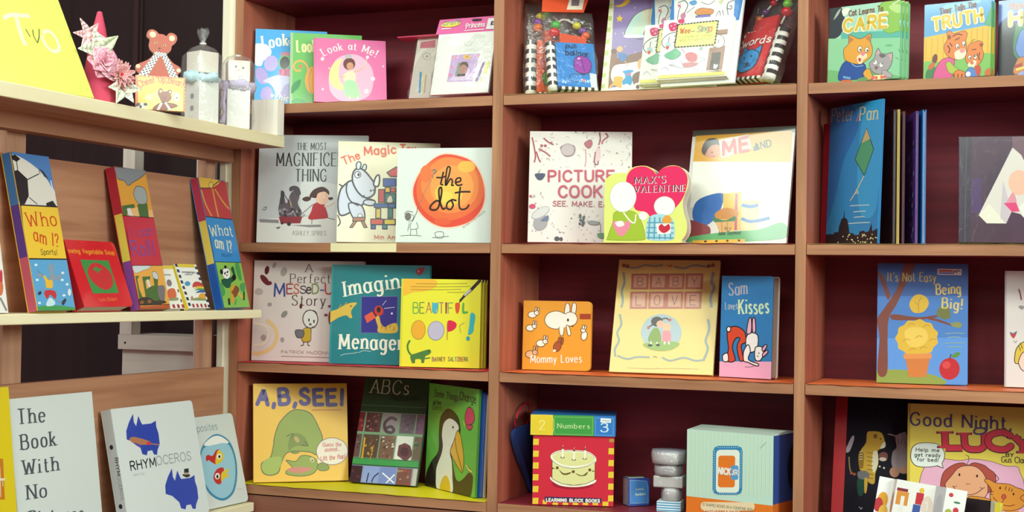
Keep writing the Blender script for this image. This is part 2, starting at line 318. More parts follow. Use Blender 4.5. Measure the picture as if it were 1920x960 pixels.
# ---------------------------------------------------------------- books
def rrect(w, h, r, left=False, x0=0, z0=0):
    if r <= 0: return [(x0, z0), (w, z0), (w, h), (x0, h)]
    p = [(x0, z0)]
    p += [(w - r + r * math.sin(t), z0 + r - r * math.cos(t)) for t in [math.pi / 8 * i for i in range(5)]]
    p += [(w - r + r * math.cos(t), h - r + r * math.sin(t)) for t in [math.pi / 8 * i for i in range(5)]]
    return p + [(x0, h)]
def book(key, name, label, col, t=.015, spine=None, back=None, rc=0, mat=None, cat='book', group=None, board=.0018, bands=None, page_inset=.003, P=None, art=True, size=None, spine_text=None, speckle=0):
    mat = mat or SATIN; p = P or POSE[key]; w, h = size or p[6:8]
    o = thing(name, label, cat, pose(*p[:6]), group)
    m = MB(); m.prism(rrect(w, h, rc), 0, board, col)
    if art: print_art(m, key, W=min(w, ART[key][0]) * 1e4, H=min(h, ART[key][1]) * 1e4)
    if speckle:
        rn = random.Random(speckle)
        for q in range(60):
            a, c = rn.uniform(.06, w - .012), rn.uniform(.005, h * .75); m.face([(a + e * .007, -.0002 - q * 1e-5, c + f * .010) for e, f in ((0, 0), (1, .2), (1, 1), (0, .8))], rn.choice(['6a4a9a', '8a90c8', '2a2440', '4a60b0'] if speckle == 3 else ['4a6a7a', 'd8b84a', '2a2a3a', 'e0d8b0']))
    m.build('front_cover', mat, o)
    m = MB(); m.prism(rrect(w, h, rc), t - board, t, back or col); m.build('back_cover', mat, o)
    m = MB()
    if bands:
        for z0, z1, c in bands: m.box(0, board, board, t - board, z0 * h, z1 * h, c)
    else: m.box(0, board, board, t - board, 0, h, spine or col)
    if spine_text:
        for c, gs in spine_text:
            for k, g in enumerate(gs):
                for q in g: m.face([(-.0002 - .00002 * (k % 4), t / 2 + b * 1e-4, a * 1e-4) for a, b in q], c)
    m.build('spine', mat, o)
    m = MB(); m.prism(rrect(w - page_inset, h - page_inset, max(rc - page_inset, 0), x0=board, z0=page_inset if page_inset < .0025 else .0015), board, t - board); m.build('page_block', PAGES, o)
    return o
def copy_thing(o, M, label, group=None):
    c = o.copy(); C.objects.link(c); c.matrix_world = M; c['label'] = label
    if group: c['group'] = group
    for ch in list(o.children):
        d = ch.copy(); C.objects.link(d); d.parent = c
        for g in list(ch.children):
            e = g.copy(); C.objects.link(e); e.parent = d
    return c
POSE = {  # x, y, z, turn, lean, tilt (degrees), width, height
 'pink': (-0.4980, 0.0155, 1.9046, 34.6, 15.4, 0.0, 0.1624, 0.1551),
 'green': (-0.5670, 0.0253, 1.9032, 32.1, 9.1, 0.0, 0.1614, 0.1672),
 'blue': (-0.6530, 0.0155, 1.9028, 31.7, 7.4, 0.0, 0.1618, 0.1780),
 'kitfront': (-0.2233, 0.0281, 1.9074, -3.4, 14.3, 0.0, 0.1464, 0.1798),
 'kitback': (-0.3000, 0.0782, 1.9075, -4.3, 14.7, 0.0, 0.1463, 0.1556),
 'magnif': (-0.6552, 0.0389, 1.5923, 18.8, 3.0, 0.0, 0.2502, 0.2467),
 'magic': (-0.4468, 0.0356, 1.5937, 27.7, 9.7, 0.0, 0.2287, 0.2308),
 'dot': (-0.2846, 0.0028, 1.5920, 8.5, 2.0, 0.0, 0.2116, 0.2030),
 'messed': (-0.6680, 0.0472, 1.3240, 8.6, 2.0, 0.0, 0.2640, 0.2278),
 'imagine': (-0.4655, 0.0441, 1.3241, 7.3, 2.5, 0.0, 0.2299, 0.2198),
 'oops': (-0.2769, 0.0164, 1.3249, 10.8, 2.0, 0.0, 0.1763, 0.1891),
 'absee': (-0.6290, 0.0040, 1.0541, 38.0, 12.0, 0.0, 0.2138, 0.2220),
 'abcs': (-0.4434, 0.1089, 1.0554, 2.1, 18.1, 0.0, 0.1627, 0.2422),
 'penguin': (-0.2774, 0.1548, 1.0524, -35.1, 2.0, 0.0, 0.2133, 0.2289),
 'bed': (0.1480, 0.0845, 1.9035, -2.0, 13.3, 0.0, 0.1840, 0.2300),
 'wee': (0.2973, 0.0180, 1.9046, -7.2, 16.4, 0.0, 0.1565, 0.2239),
 'weeback': (0.2460, 0.0640, 1.9043, -5.6, 15.0, 0.0, 0.1575, 0.2265),
 'words': (0.4320, 0.0530, 1.9166, -25.1, 24.0, -1.1, 0.1048, 0.1137),
 'balloon': (0.0580, 0.0160, 1.9111, 34.0, 17.6, 0.0, 0.1044, 0.1086),
 'hide': (-0.0120, 0.0600, 1.9069, 22.0, 10.0, 0.0, 0.0876, 0.1222),
 'cook': (0.0112, 0.0272, 1.5941, 18.5, 10.1, 0.0, 0.2161, 0.2402),
 'heart': (0.1899, -0.0029, 1.5917, 5.0, 0.0, 0.0, 0.1683, 0.1542),
 'poster': (0.3286, 0.0844, 1.5932, -9.1, 11.2, 0.0, 0.2223, 0.2407),
 'mommy': (-0.0208, 0.0874, 1.3243, 8.7, 2.8, 0.0, 0.1477, 0.1469),
 'baby': (0.1755, 0.0833, 1.3266, 3.6, 17.7, 0.0, 0.2169, 0.2461),
 'sam': (0.4058, 0.0955, 1.3246, -14.8, 2.0, 0.0, 0.1155, 0.2040),
 'numbers': (0.0363, 0.0113, 1.0516, 17.0, 0.0, 0.0, 0.1669, 0.1405),
 'cube': (0.2220, 0.0805, 1.0516, 40.0, 0.0, 0.0, 0.0470, 0.0571),
 'nick': (0.3554, 0.0398, 1.0516, -13.3, 0.0, 0.0, 0.1876, 0.1682),
 'cat': (0.6261, 0.0415, 1.9021, -17.8, 2.0, 0.0, 0.1484, 0.1485),
 'tiger': (0.8073, 0.0314, 1.9018, -11.7, 2.0, 0.0, 0.1243, 0.1428),
 'hippo': (0.9394, 0.0328, 1.9016, -14.9, 2.7, 0.0, 0.1215, 0.1431),
 'peter': (0.6127, 0.1199, 1.5918, -46.6, 2.0, 0.0, 0.1706, 0.2735),
 'abook': (0.8758, 0.0069, 1.5939, 6.6, 5.6, 0.0, 0.1692, 0.1984),
 'bird': (0.7179, 0.0919, 1.3245, 5.9, 4.9, 0.0, 0.1687, 0.2330),
 'white': (0.9522, 0.1050, 1.3248, 3.8, 6.8, 0.0, 0.1155, 0.2209),
 'lucy': (0.7732, 0.1248, 1.0528, 5.4, 6.5, 0.0, 0.2483, 0.2310),
 'navy': (0.6496, 0.1385, 1.0551, -0.0, 12.5, 0.0, 0.1433, 0.2370),
 'who': (-0.6065, -0.7412, 1.4459, 90.8, 13.5, 0.0, 0.1017, 0.2882),
 'soup': (-0.6091, -0.6129, 1.4512, 90.6, 21.8, 0.0, 0.1474, 0.1336),
 'roll': (-0.6096, -0.4468, 1.4459, 90.9, 13.5, 0.0, 0.1010, 0.2869),
 'what': (-0.6106, -0.1558, 1.4462, 89.7, 14.3, 0.0, 0.1017, 0.2890),
 'small2': (-0.6092, -0.2829, 1.4458, 90.8, 22.6, 0.0, 0.0775, 0.0988),
 'small1': (-0.6167, -0.3450, 1.4454, 90.3, 20.6, 0.0, 0.0570, 0.0934),
 'sliver': (-0.6130, -0.9004, 1.4426, 89.8, 10.2, 0.0, 0.0928, 0.1352),
 'nopic': (-0.6223, -0.7510, 1.0140, 88.7, 7.6, 0.0, 0.2200, 0.2779),
 'rhym': (-0.6192, -0.4522, 1.0177, 88.7, 12.5, 0.0, 0.2632, 0.2372),
 'opp': (-0.6398, -0.2000, 1.0150, 87.5, 14.3, 0.0, 0.1900, 0.1991),
 'yellow': (-0.6193, -0.9376, 1.0137, 89.1, 6.6, 0.0, 0.1772, 0.3007),
 'sign': (-0.5807, -0.9406, 1.8288, 86.7, 26.0, 0.0, 0.2866, 0.2380),
 'bear': (-0.5951, -0.4936, 1.8299, 42.2, 5.5, 0.0, 0.0937, 0.0665),
 'cards': (0.7140, 0.0796, 1.0614, -26.9, 13.4, -1.9, 0.1823, 0.0842),
 'black': (0.8800, 0.0603, 1.0528, -25.4, 5.8, 0.0, 0.0587, 0.0646),
}
ART = {  # printed cover artwork, plus a painted shadow and a glare band, 0.1 mm units from the lower left corner of each cover
 'pink': (0.1624, 0.1551, [
  ('p','d9709c','0 0 56 0 56 1550 0 1550'),
  ('b','f4b4cc','338 640 538 1078 996 1170 1321 800 1224 198 692 29 386 215'),
  ('b','f3ea94','633 1074 433 929 339 676 369 445 544 311 722 338 612 461 549 642 563 878'),
  ('b','6b3a34','927 950 883 843 784 798 690 839 654 942 697 1048 795 1095 891 1054'),
  ('b','cf9478','886 896 860 830 804 802 750 828 729 893 754 959 811 987 865 962'),
  ('b','b9b4bc','856 1134 829 1096 768 1079 709 1092 686 1128 712 1165 772 1183 832 1170'),
  ('b','f2d9b8','650 661 833 791 928 726 903 497 702 497'),
  ('l','e0b090',31,'886 748 1015 802 1119 890'),
  ('l','d8c8a0',14,'1119 890 1204 1109'),
  ('b','f6f2ee','1239 1134 1228 1106 1203 1094 1179 1104 1171 1131 1182 1159 1207 1171 1231 1160'),
  ('l','e0b090',27,'688 643 617 613 549 642'),
  ('b','a9dca6','683 512 911 526 1017 239 1004 147 696 155'),
  ('l','f0d8c8',31,'793 170 783 77'),
  ('l','f0d8c8',31,'971 166 984 64'),
  ('b','f2d4e2','230 1038 218 1005 190 990 162 1003 152 1036 164 1069 192 1084 220 1071'),
  ('b','f2d4e2','1371 610 1353 570 1316 553 1280 569 1267 609 1284 650 1321 667 1357 650'),
  ('b','f2d4e2','1229 1122 1218 1097 1196 1086 1175 1096 1167 1120 1177 1144 1199 1155 1221 1146'),
  ('b','f2d4e2','216 302 209 282 192 274 175 283 169 302 176 322 193 330 210 322'),
  ('b','f2d4e2','1222 302 1204 260 1165 243 1128 261 1114 304 1131 345 1170 362 1208 344'),
  ('b','f2d4e2','1581 928 1574 912 1558 904 1543 911 1538 927 1545 944 1561 951 1576 945'),
  ('b','f2d4e2','362 819 356 804 342 797 330 803 325 819 331 834 344 840 357 834'),
  ('t','Look at Me!','f8f2ea',229,1110,1379,1139,166,{'W':0.15,'k':0.5,'serif':1,'arc':173})]),
 'green': (0.1614, 0.1672, [
  ('p','9cc090','0 0 64 0 64 1671 0 1671'),
  ('l','f0a64a',44,'416 662 385 893 263 1013 130 980 79 859 151 777 243 793'),
  ('b','e2703a','276 886 264 853 235 839 207 851 196 883 208 916 236 931 265 918'),
  ('b','f0aa3c','709 578 650 347 516 252 388 346 339 572 396 800 528 898 659 807'),
  ('l','c87a2a',14,'479 843 427 573 484 270'),
  ('b','2f8a4c','40 236 53 428 146 534 245 571 221 412 142 323'),
  ('l','1f6a3a',10,'50 254 239 560'),
  ('b','3f9a4a','46 27 139 131 323 93 353 22'),
  ('t','Look at','ece6a0',159,1220,894,1252,275,{'W':0.17,'k':0.5,'serif':1})]),
 'blue': (0.1618, 0.178, [
  ('b','f2f2f4','-19 1375 113 1436 274 1401 364 1267 319 1125 193 1036 132 908 -26 977'),
  ('b','b4a2dc','511 939 434 819 313 794 221 875 209 1014 283 1133 403 1163 498 1082'),
  ('b','a894d2','264 775 304 622 257 504 151 491 51 588 12 737 57 853 161 870'),
  ('b','a894d2','399 202 322 101 217 93 144 181 145 314 219 415 325 426 400 338'),
  ('b','a48fd0','943 335 878 197 733 141 594 198 540 332 600 467 743 527 886 473'),
  ('b','c9c2ee','188 554 363 661 581 717 922 683 919 581 687 489 603 333 506 205 424 403 329 502'),
  ('b','7cb86a','808 1032 763 896 663 836 568 884 531 1012 574 1145 672 1208 770 1162'),
  ('b','241a20','774 1015 739 906 660 858 585 897 556 999 590 1106 668 1156 745 1118'),
  ('b','d07a90','560 1183 625 1248 738 1259 805 1190 671 1178'),
  ('p','d8287c','552 844 894 887 888 682 549 712'),
  ('L','f0a0c8',17,'631 827 619 730'),
  ('L','8a1a58',21,'695 834 692 719'),
  ('L','f0a0c8',18,'777 842 780 715'),
  ('L','8a1a58',21,'843 854 846 710'),
  ('b','e8a0a8','905 933 886 889 843 869 802 884 785 925 804 969 846 990 889 975'),
  ('t','Look','f4f0dc',175,1337,732,1416,272,{'W':0.18,'k':0.5,'serif':1,'jit':0.05}),
  ('t','at','f4f0dc',753,1464,893,1488,113,{'W':0.16}),
  ('t','vehicles','f0ead0',370,169,990,63,143,{'W':0.18,'k':0.6,'serif':1})]),
 'kitfront': (0.1464, 0.1798, [
  ('b','e4d44c','536 1679 480 1630 318 1603 142 1612 56 1652 112 1702 277 1730 453 1720'),
  ('t','Craft','8a9aa8',96,1650,500,1671,98,{'W':0.22,'sl':0.2}),
  ('t','Princess','f6eef0',688,1547,1131,1563,109,{'W':0.18,'jit':0.06}),
  ('p','f6e4ec','651 1500 1137 1503 1139 1483 654 1480'),
  ('L','faf0f4',21,'87 1568 315 1569'),
  ('p','2a1420','803 1750 920 1752 1044 1745 1031 1710 926 1699 820 1709'),
  ('p','f2eef0','1200 1738 1443 1741 1424 1478 1174 1487'),
  ('p','2a2628','1279 1666 1383 1669 1370 1577 1270 1573'),
  ('p','b8b0b0','1317 1647 1360 1649 1350 1594 1307 1593'),
  ('p','cbaedc','436 933 1113 936 1022 298 401 317'),
  ('p','e2cdec','579 491 1042 488 1009 333 430 339'),
  ('p','8f9a86','608 749 861 757 815 428 577 427'),
  ('b','5f4a44','874 660 853 594 785 570 707 601 666 671 686 739 756 763 834 730'),
  ('b','b8877c','859 578 843 499 782 469 711 505 670 588 685 669 747 700 820 662'),
  ('p','4a4048','651 487 847 478 815 428 612 429'),
  ('b','e88aac','559 875 550 844 519 833 484 848 464 881 473 911 504 922 540 907'),
  ('b','e88aac','515 650 508 626 482 617 453 629 437 655 443 679 469 688 499 676'),
  ('b','e88aac','503 466 496 441 470 432 439 444 422 470 429 496 456 505 487 493'),
  ('b','e88aac','1117 879 1110 858 1088 850 1065 861 1053 883 1060 904 1081 911 1105 901'),
  ('b','f0c86a','906 862 883 826 817 815 746 835 712 874 735 910 802 921 873 901'),
  ('b','e0a860','855 865 844 847 813 841 779 851 763 871 774 889 805 894 839 884'),
  ('p','9c84b4','1212 734 1269 729 1146 285 1078 292'),
  ('p','ece87a','1290 719 1371 723 1335 454 1254 474'),
  ('p','e0dc9a','1214 382 1259 360 1226 267 1203 287'),
  ('l','c8c8c4',12,'714 1235 722 1153 801 1128 880 1153 882 1222'),
  ('l','d0d0cc',10,'765 1215 836 1219'),
  ('l','d4d4d0',7,'730 1049 975 1043'),
  ('l','d8d8d4',7,'725 1004 1095 1001')]),
 'kitback': (0.1463, 0.1556, [
  ('p','c0707c','129 1384 501 1417 519 1235 132 1240'),
  ('b','b8b4a8','453 1027 432 963 358 940 273 973 226 1043 247 1109 322 1131 408 1097'),
  ('b','dcd6c8','427 1029 411 981 354 965 288 989 253 1041 269 1089 327 1106 393 1081'),
  ('b','a8a49a','387 1032 379 1008 352 1000 321 1012 304 1038 312 1062 339 1070 370 1058'),
  ('p','4a9ad0','217 667 274 669 321 164 272 165'),
  ('p','e2d89a','295 651 343 656 388 163 345 164'),
  ('p','c8a890','371 589 409 611 436 162 405 152')]),
 'magnif': (0.2502, 0.2467, [
  ('b','dcdad4','18 458 670 578 1660 600 2509 639 2502 7 6 7'),
  ('b','d6d6d6','986 1364 1182 1433 1780 1339 2451 1110 2458 639 1130 631 991 1030'),
  ('p','8a8486','50 531 491 520 509 441 67 458'),
  ('p','8a8486','772 402 1464 419 1481 372 1200 357'),
  ('b','5c5058','501 893 487 727 572 561 933 563 1023 697 928 896 958 1063 857 1196 759 1128 665 894 596 1094 531 1060'),
  ('b','463c46','529 1160 568 1187 615 1127 586 894 534 893'),
  ('b','504650','724 1255 822 1302 938 1264 990 1114 892 1063 831 1196 742 1168'),
  ('l','a09aa0',20,'728 1028 798 762 900 596'),
  ('l','403640',17,'612 1094 730 895 768 628'),
  ('l','c8a050',17,'763 928 815 729'),
  ('l','b8b2b6',17,'503 760 669 628 897 763'),
  ('b','3c323a','905 710 883 697 858 704 843 727 848 752 870 765 896 758 910 736'),
  ('b','7a6e78','796 615 778 616 764 633 763 654 774 668 792 666 806 650 808 629'),
  ('b','7a6e78','556 711 526 714 509 733 515 758 541 774 571 772 588 752 582 727'),
  ('b','7a6e78','829 753 801 752 769 778 751 816 759 843 787 844 819 818 837 781'),
  ('b','7a6e78','696 658 683 643 654 637 624 644 612 661 625 676 654 682 684 675'),
  ('b','988e96','655 702 623 698 594 722 586 758 603 786 635 789 664 766 672 730'),
  ('b','988e96','927 686 910 687 892 706 884 730 890 747 908 745 926 726 933 702'),
  ('b','3c323a','998 734 986 706 965 696 947 711 943 742 955 770 976 779 994 764'),
  ('b','7a6e78','718 733 705 721 682 720 660 731 654 747 666 760 690 761 711 750'),
  ('b','3c323a','833 750 812 731 786 733 772 755 777 783 798 801 823 799 838 778'),
  ('b','988e96','539 695 518 684 498 691 491 711 500 733 522 744 542 738 549 717'),
  ('b','3c323a','944 578 919 588 901 622 901 661 919 681 945 671 962 637 962 598'),
  ('b','3c323a','637 666 616 677 607 704 615 731 635 742 657 731 666 704 658 677'),
  ('b','3c323a','677 570 643 567 612 593 603 631 620 661 654 664 685 638 694 600'),
  ('p','8e2a34','499 587 1038 603 1001 446 548 434'),
  ('b','3a2a30','784 429 771 396 739 382 706 395 692 428 705 461 738 475 770 462'),
  ('b','3a2a30','613 444 604 421 581 411 558 421 548 444 557 468 580 478 603 468'),
  ('l','7a2a34',13,'1016 563 1097 647'),
  ('b','b52c34','1297 892 1488 934 1563 817 1626 634 1600 573 1462 552 1184 544 1244 732'),
  ('b','eebfa6','1639 1036 1596 926 1489 880 1381 925 1334 1033 1377 1142 1484 1188 1593 1144'),
  ('b','4c2e2c','1189 1065 1285 1217 1482 1285 1623 1203 1635 1103 1534 1175 1386 1134 1348 1033 1272 1033'),
  ('b','4c2e2c','1025 1004 1123 1058 1229 1032 1190 965 1092 948'),
  ('b','4c2e2c','1619 1036 1718 1050 1726 1003 1653 982'),
  ('l','4a3038',13,'1274 882 1144 764 1030 663'),
  ('l','e8b89e',27,'1530 834 1655 852 1770 943'),
  ('l','4a3038',13,'1263 538 1259 431'),
  ('l','4a3038',13,'1594 583 1787 541'),
  ('b','f6d8c8','1559 1062 1552 1043 1533 1035 1514 1042 1506 1061 1514 1080 1532 1088 1551 1081'),
  ('l','3a2a28',10,'1559 1082 1572 1062'),
  ('l','4a4a4c',13,'143 791 214 808 176 741 117 764'),
  ('b','6a6464','445 344 549 361 494 311'),
  ('t','THE MOST','46484c',874,2124,1555,2134,160,{'W':0.1,'k':0.45,'serif':0.6}),
  ('t','MAGNIFICENT','3a3c40',421,1751,2139,1772,300,{'W':0.095,'k':0.4,'serif':0.7}),
  ('t','THING','3a3c40',860,1403,1567,1410,280,{'W':0.1,'k':0.4,'serif':0.7}),
  ('t','ASHLEY SPIRES','8a8a88',825,175,1594,178,100,{'W':0.09,'k':0.5,'serif':0.6})]),
 'magic': (0.2287, 0.2308, [
  ('b','c6c9d8','318 1396 156 1299 59 1165 14 870 67 611 258 653 350 778 537 830 630 947 788 884 819 951 598 1029 471 1175'),
  ('O','2a2838',39,'318 1396 156 1299 59 1165 14 870 67 611 258 653 350 778 537 830 630 947 788 884 819 951 598 1029 471 1175'),
  ('b','c6c9d8','255 874 537 830 617 570 493 536 346 566'),
  ('O','2a2838',32,'255 874 537 830 617 570 493 536 346 566'),
  ('b','cfd2de','327 1403 341 1587 434 1690 577 1643 737 1464 823 1316 818 1116 677 1014 535 1061 408 1206'),
  ('O','2a2838',39,'327 1403 341 1587 434 1690 577 1643 737 1464 823 1316 818 1116 677 1014 535 1061 408 1206'),
  ('b','cfd2de','418 1672 408 1789 464 1842 512 1793 482 1674'),
  ('O','2a2838',26,'418 1672 408 1789 464 1842 512 1793 482 1674'),
  ('b','cfd2de','535 1676 576 1778 630 1763 618 1661'),
  ('O','2a2838',26,'535 1676 576 1778 630 1763 618 1661'),
  ('b','f4f0e4','801 1315 842 1490 912 1546 931 1419 897 1284'),
  ('O','2a2838',36,'801 1315 842 1490 912 1546 931 1419 897 1284'),
  ('b','f6f4ee','511 1541 491 1489 443 1466 393 1486 373 1537 392 1590 441 1613 490 1593'),
  ('O','2a2838',19,'511 1541 491 1489 443 1466 393 1486 373 1537 392 1590 441 1613 490 1593'),
  ('b','221a28','489 1541 481 1512 461 1500 441 1511 432 1539 440 1568 460 1580 481 1569'),
  ('b','221a28','758 1181 752 1162 739 1154 725 1162 720 1180 725 1199 738 1207 752 1200'),
  ('b','221a28','811 1189 807 1173 796 1166 784 1172 780 1188 784 1205 795 1212 807 1205'),
  ('l','2a2838',26,'487 1109 566 1028 597 1078'),
  ('l','2a2838',32,'218 1367 195 1168 286 940 474 829'),
  ('l','2a2838',28,'12 610 76 449 22 352'),
  ('l','2a2838',32,'31 1313 110 1265'),
  ('b','cfd2de','583 881 741 834 835 885 819 951 630 964'),
  ('O','2a2838',29,'583 881 741 834 835 885 819 951 630 964'),
  ('b','e8e4e0','558 602 543 570 508 556 473 568 458 600 472 633 507 647 543 634'),
  ('O','2a2838',13,'558 602 543 570 508 556 473 568 458 600 472 633 507 647 543 634'),
  ('p','a86a48','359 557 627 570 615 482 347 472'),
  ('L','2a2838',19,'359 557 627 570 615 482 347 472 359 557'),
  ('p','b87a52','378 473 440 474 349 330 287 329'),
  ('L','2a2838',19,'378 473 440 474 349 330 287 329 378 473'),
  ('p','b87a52','534 481 596 482 672 340 603 333'),
  ('L','2a2838',19,'534 481 596 482 672 340 603 333 534 481'),
  ('p','c83a34','913 1211 1040 1214 1041 916 914 913'),
  ('L','2a2838',23,'913 1211 1040 1214 1041 916 914 913 913 1211'),
  ('p','e8b83a','1059 1261 1168 1264 1168 1151 1059 1148'),
  ('L','2a2838',23,'1059 1261 1168 1264 1168 1151 1059 1148 1059 1261'),
  ('p','d84a3a','1181 1251 1296 1254 1296 1160 1181 1158'),
  ('L','2a2838',23,'1181 1251 1296 1254 1296 1160 1181 1158 1181 1251'),
  ('p','3a50a0','1014 1461 1296 1469 1296 1294 1015 1287'),
  ('L','2a2838',23,'1014 1461 1296 1469 1296 1294 1015 1287 1014 1461'),
  ('p','2f7a6a','1060 1122 1296 1127 1296 907 1060 903'),
  ('L','2a2838',23,'1060 1122 1296 1127 1296 907 1060 903 1060 1122'),
  ('p','3a60a8','819 878 1130 884 1130 805 820 799'),
  ('L','2a2838',23,'819 878 1130 884 1130 805 820 799 819 878'),
  ('p','e0c04a','858 767 965 769 966 553 859 551'),
  ('L','2a2838',23,'858 767 965 769 966 553 859 551 858 767'),
  ('p','2f7a6a','1130 785 1232 787 1232 563 1130 561'),
  ('L','2a2838',23,'1130 785 1232 787 1232 563 1130 561 1130 785'),
  ('p','d8503c','752 530 1023 534 1023 410 753 406'),
  ('L','2a2838',22,'752 530 1023 534 1023 410 753 406 752 530'),
  ('p','e8c844','1048 528 1295 531 1295 413 1048 410'),
  ('L','2a2838',23,'1048 528 1295 531 1295 413 1048 410 1048 528'),
  ('p','3a60a8','759 400 853 401 854 310 760 309'),
  ('L','2a2838',22,'759 400 853 401 854 310 760 309 759 400'),
  ('p','2f8a80','1011 403 1112 404 1112 313 1011 312'),
  ('L','2a2838',22,'1011 403 1112 404 1112 313 1011 312 1011 403'),
  ('p','3a60a8','1143 884 1296 887 1296 795 1143 792'),
  ('L','2a2838',23,'1143 884 1296 887 1296 795 1143 792 1143 884'),
  ('b','d8d0b8','1120 1040 1200 1075 1232 926 1104 917'),
  ('O','2a2838',16,'1120 1040 1200 1075 1232 926 1104 917'),
  ('p','c8383c','1091 1604 1297 1739 1426 1702 1426 1512 1168 1519'),
  ('L','2a2838',23,'1091 1604 1297 1739 1426 1702 1426 1512 1168 1519 1091 1604'),
  ('t','The','e4604c',137,1764,495,1923,174,{'W':0.17}),
  ('t','Magic','e4604c',590,1994,1281,2058,190,{'W':0.19}),
  ('t','Toy','e4604c',1395,2069,1722,2070,192,{'W':0.19}),
  ('t','Min Ann','d87060',839,77,1358,88,90,{'W':0.16})]),
 'dot': (0.2116, 0.203, [
  ('b','f4d0b8','1988 1105 1946 746 1714 461 1374 325 1008 312 674 471 431 750 336 1107 447 1452 671 1725 983 1914 1354 1893 1695 1749 1897 1446'),
  ('b','e2503c','1957 1105 1916 760 1694 485 1367 354 1015 342 694 495 460 763 369 1107 476 1439 691 1702 991 1884 1347 1863 1675 1724 1870 1433'),
  ('b','e8703f','1943 1155 1872 849 1639 632 1352 501 1021 470 716 609 505 854 443 1157 500 1458 706 1699 1006 1830 1334 1812 1634 1690 1841 1451'),
  ('b','ee8a48','1826 1223 1778 967 1599 767 1348 646 1060 644 812 775 637 976 540 1225 622 1478 796 1679 1041 1816 1331 1796 1597 1692 1768 1478'),
  ('b','f0a052','1717 1192 1670 996 1547 831 1356 749 1147 751 951 831 802 986 754 1194 801 1399 945 1551 1131 1647 1344 1640 1533 1548 1664 1389'),
  ('b','f3c455','1473 1038 1447 929 1363 840 1240 789 1101 792 974 839 901 933 862 1038 883 1149 972 1234 1094 1286 1230 1274 1354 1231 1435 1144'),
  ('b','f2b850','1737 1625 1719 1570 1663 1529 1586 1507 1503 1509 1423 1528 1371 1573 1348 1626 1370 1680 1420 1724 1499 1745 1584 1748 1662 1723 1713 1678'),
  ('b','f4d45c','1262 976 1246 923 1206 878 1140 858 1069 855 1005 880 963 924 943 976 962 1028 1002 1073 1067 1094 1137 1094 1202 1073 1250 1031'),
  ('b','e87a44','773 1473 767 1390 727 1331 678 1290 621 1297 569 1330 528 1391 520 1474 528 1556 564 1619 616 1655 673 1655 723 1616 764 1556'),
  ('b','e6623f','1239 448 1219 413 1165 386 1091 367 1006 371 927 384 868 411 858 447 871 482 924 511 1003 524 1088 526 1167 511 1219 483'),
  ('l','2a1c14',35,'879 1395 1001 1395 1097 1426'),
  ('l','2a1c14',38,'1038 1519 1002 1349 987 1256 1042 1237'),
  ('l','2a1c14',35,'1084 1224 1161 1441 1185 1596 1133 1621 1103 1503 1094 1224 1194 1364 1243 1317 1228 1230 1279 1230'),
  ('l','2a1c14',35,'1308 1286 1419 1317 1412 1385 1329 1363 1317 1270 1372 1224 1468 1248'),
  ('l','2a1c14',41,'983 852 911 898 800 821 759 727 850 696 946 758 1006 1038 998 1178 947 1131 969 914 1036 727 1106 743'),
  ('l','2a1c14',38,'1233 914 1144 852 1132 743 1219 712 1273 805 1233 914 1345 898'),
  ('l','2a1c14',38,'1421 1193 1399 914 1428 728 1556 728 1625 815'),
  ('l','2a1c14',38,'1301 1063 1454 1087 1646 1087'),
  ('b','77746e','341 555 321 493 271 467 220 493 198 555 219 617 269 642 319 617'),
  ('l','5a5854',13,'188 602 252 670 382 649'),
  ('l','5a5854',10,'334 602 399 571 368 477 287 446'),
  ('l','5a5854',13,'368 446 463 649 478 758'),
  ('l','8a8680',10,'494 758 651 1132 777 1349'),
  ('l','6a7a70',28,'781 1535 838 1566 871 1520 807 1473'),
  ('l','6a7a70',19,'792 1458 802 1380'),
  ('l','5a5854',10,'304 414 273 242'),
  ('l','5a5854',10,'343 430 331 289 499 305 466 430'),
  ('l','5a5854',10,'344 289 333 149'),
  ('l','5a5854',10,'461 296 485 159'),
  ('l','5a5854',10,'112 138 339 152 582 140'),
  ('l','5a5854',10,'882 213 922 104 1057 104 1075 214 969 235 888 213'),
  ('l','5a5854',10,'825 104 1195 136'),
  ('t','PETER H REYNOLDS','8a8680',1514,299,1987,660,40,{'W':0.1})]),
 'messed': (0.2717, 0.2278, [
  ('b','5a1c28','368 2047 340 1980 297 1957 263 1991 258 2063 285 2129 329 2152 363 2118'),
  ('b','6a2430','374 1716 307 1719 217 1786 159 1879 165 1943 232 1941 321 1873 380 1780'),
  ('b','6a2430','444 1761 430 1729 396 1714 362 1727 347 1759 360 1792 394 1806 429 1794'),
  ('b','a89c98','797 1999 751 1935 690 1922 649 1967 653 2045 700 2109 761 2122 802 2076'),
  ('b','b4a8a4','234 1566 205 1509 132 1485 58 1506 27 1561 56 1617 128 1642 202 1621'),
  ('b','a09490','461 1276 446 1243 407 1228 367 1241 351 1273 366 1306 405 1320 444 1308'),
  ('b','8e8684','818 1023 761 983 709 988 692 1035 721 1096 778 1136 830 1131 847 1084'),
  ('b','a09490','788 481 775 439 741 421 707 437 692 478 705 520 739 538 773 522'),
  ('b','a89c98','530 2158 501 2114 466 2102 445 2131 451 2184 480 2229 515 2240 535 2211'),
  ('b','8a3a44','1820 1061 1807 1037 1773 1027 1738 1036 1724 1058 1737 1082 1771 1092 1806 1084'),
  ('b','7a2a36','1925 997 1913 886 1880 839 1845 884 1829 995 1841 1107 1874 1154 1909 1108'),
  ('b','8a3a44','1921 1260 1905 1236 1866 1226 1827 1235 1810 1257 1826 1281 1865 1292 1904 1283'),
  ('b','a89890','350 520 331 469 282 446 233 466 212 517 231 568 279 590 328 570'),
  ('l','e2bd84',87,'351 929 545 753 601 525 485 294 196 157 24 170'),
  ('l','ead6c0',54,'43 840 320 781 393 586 294 388 54 350'),
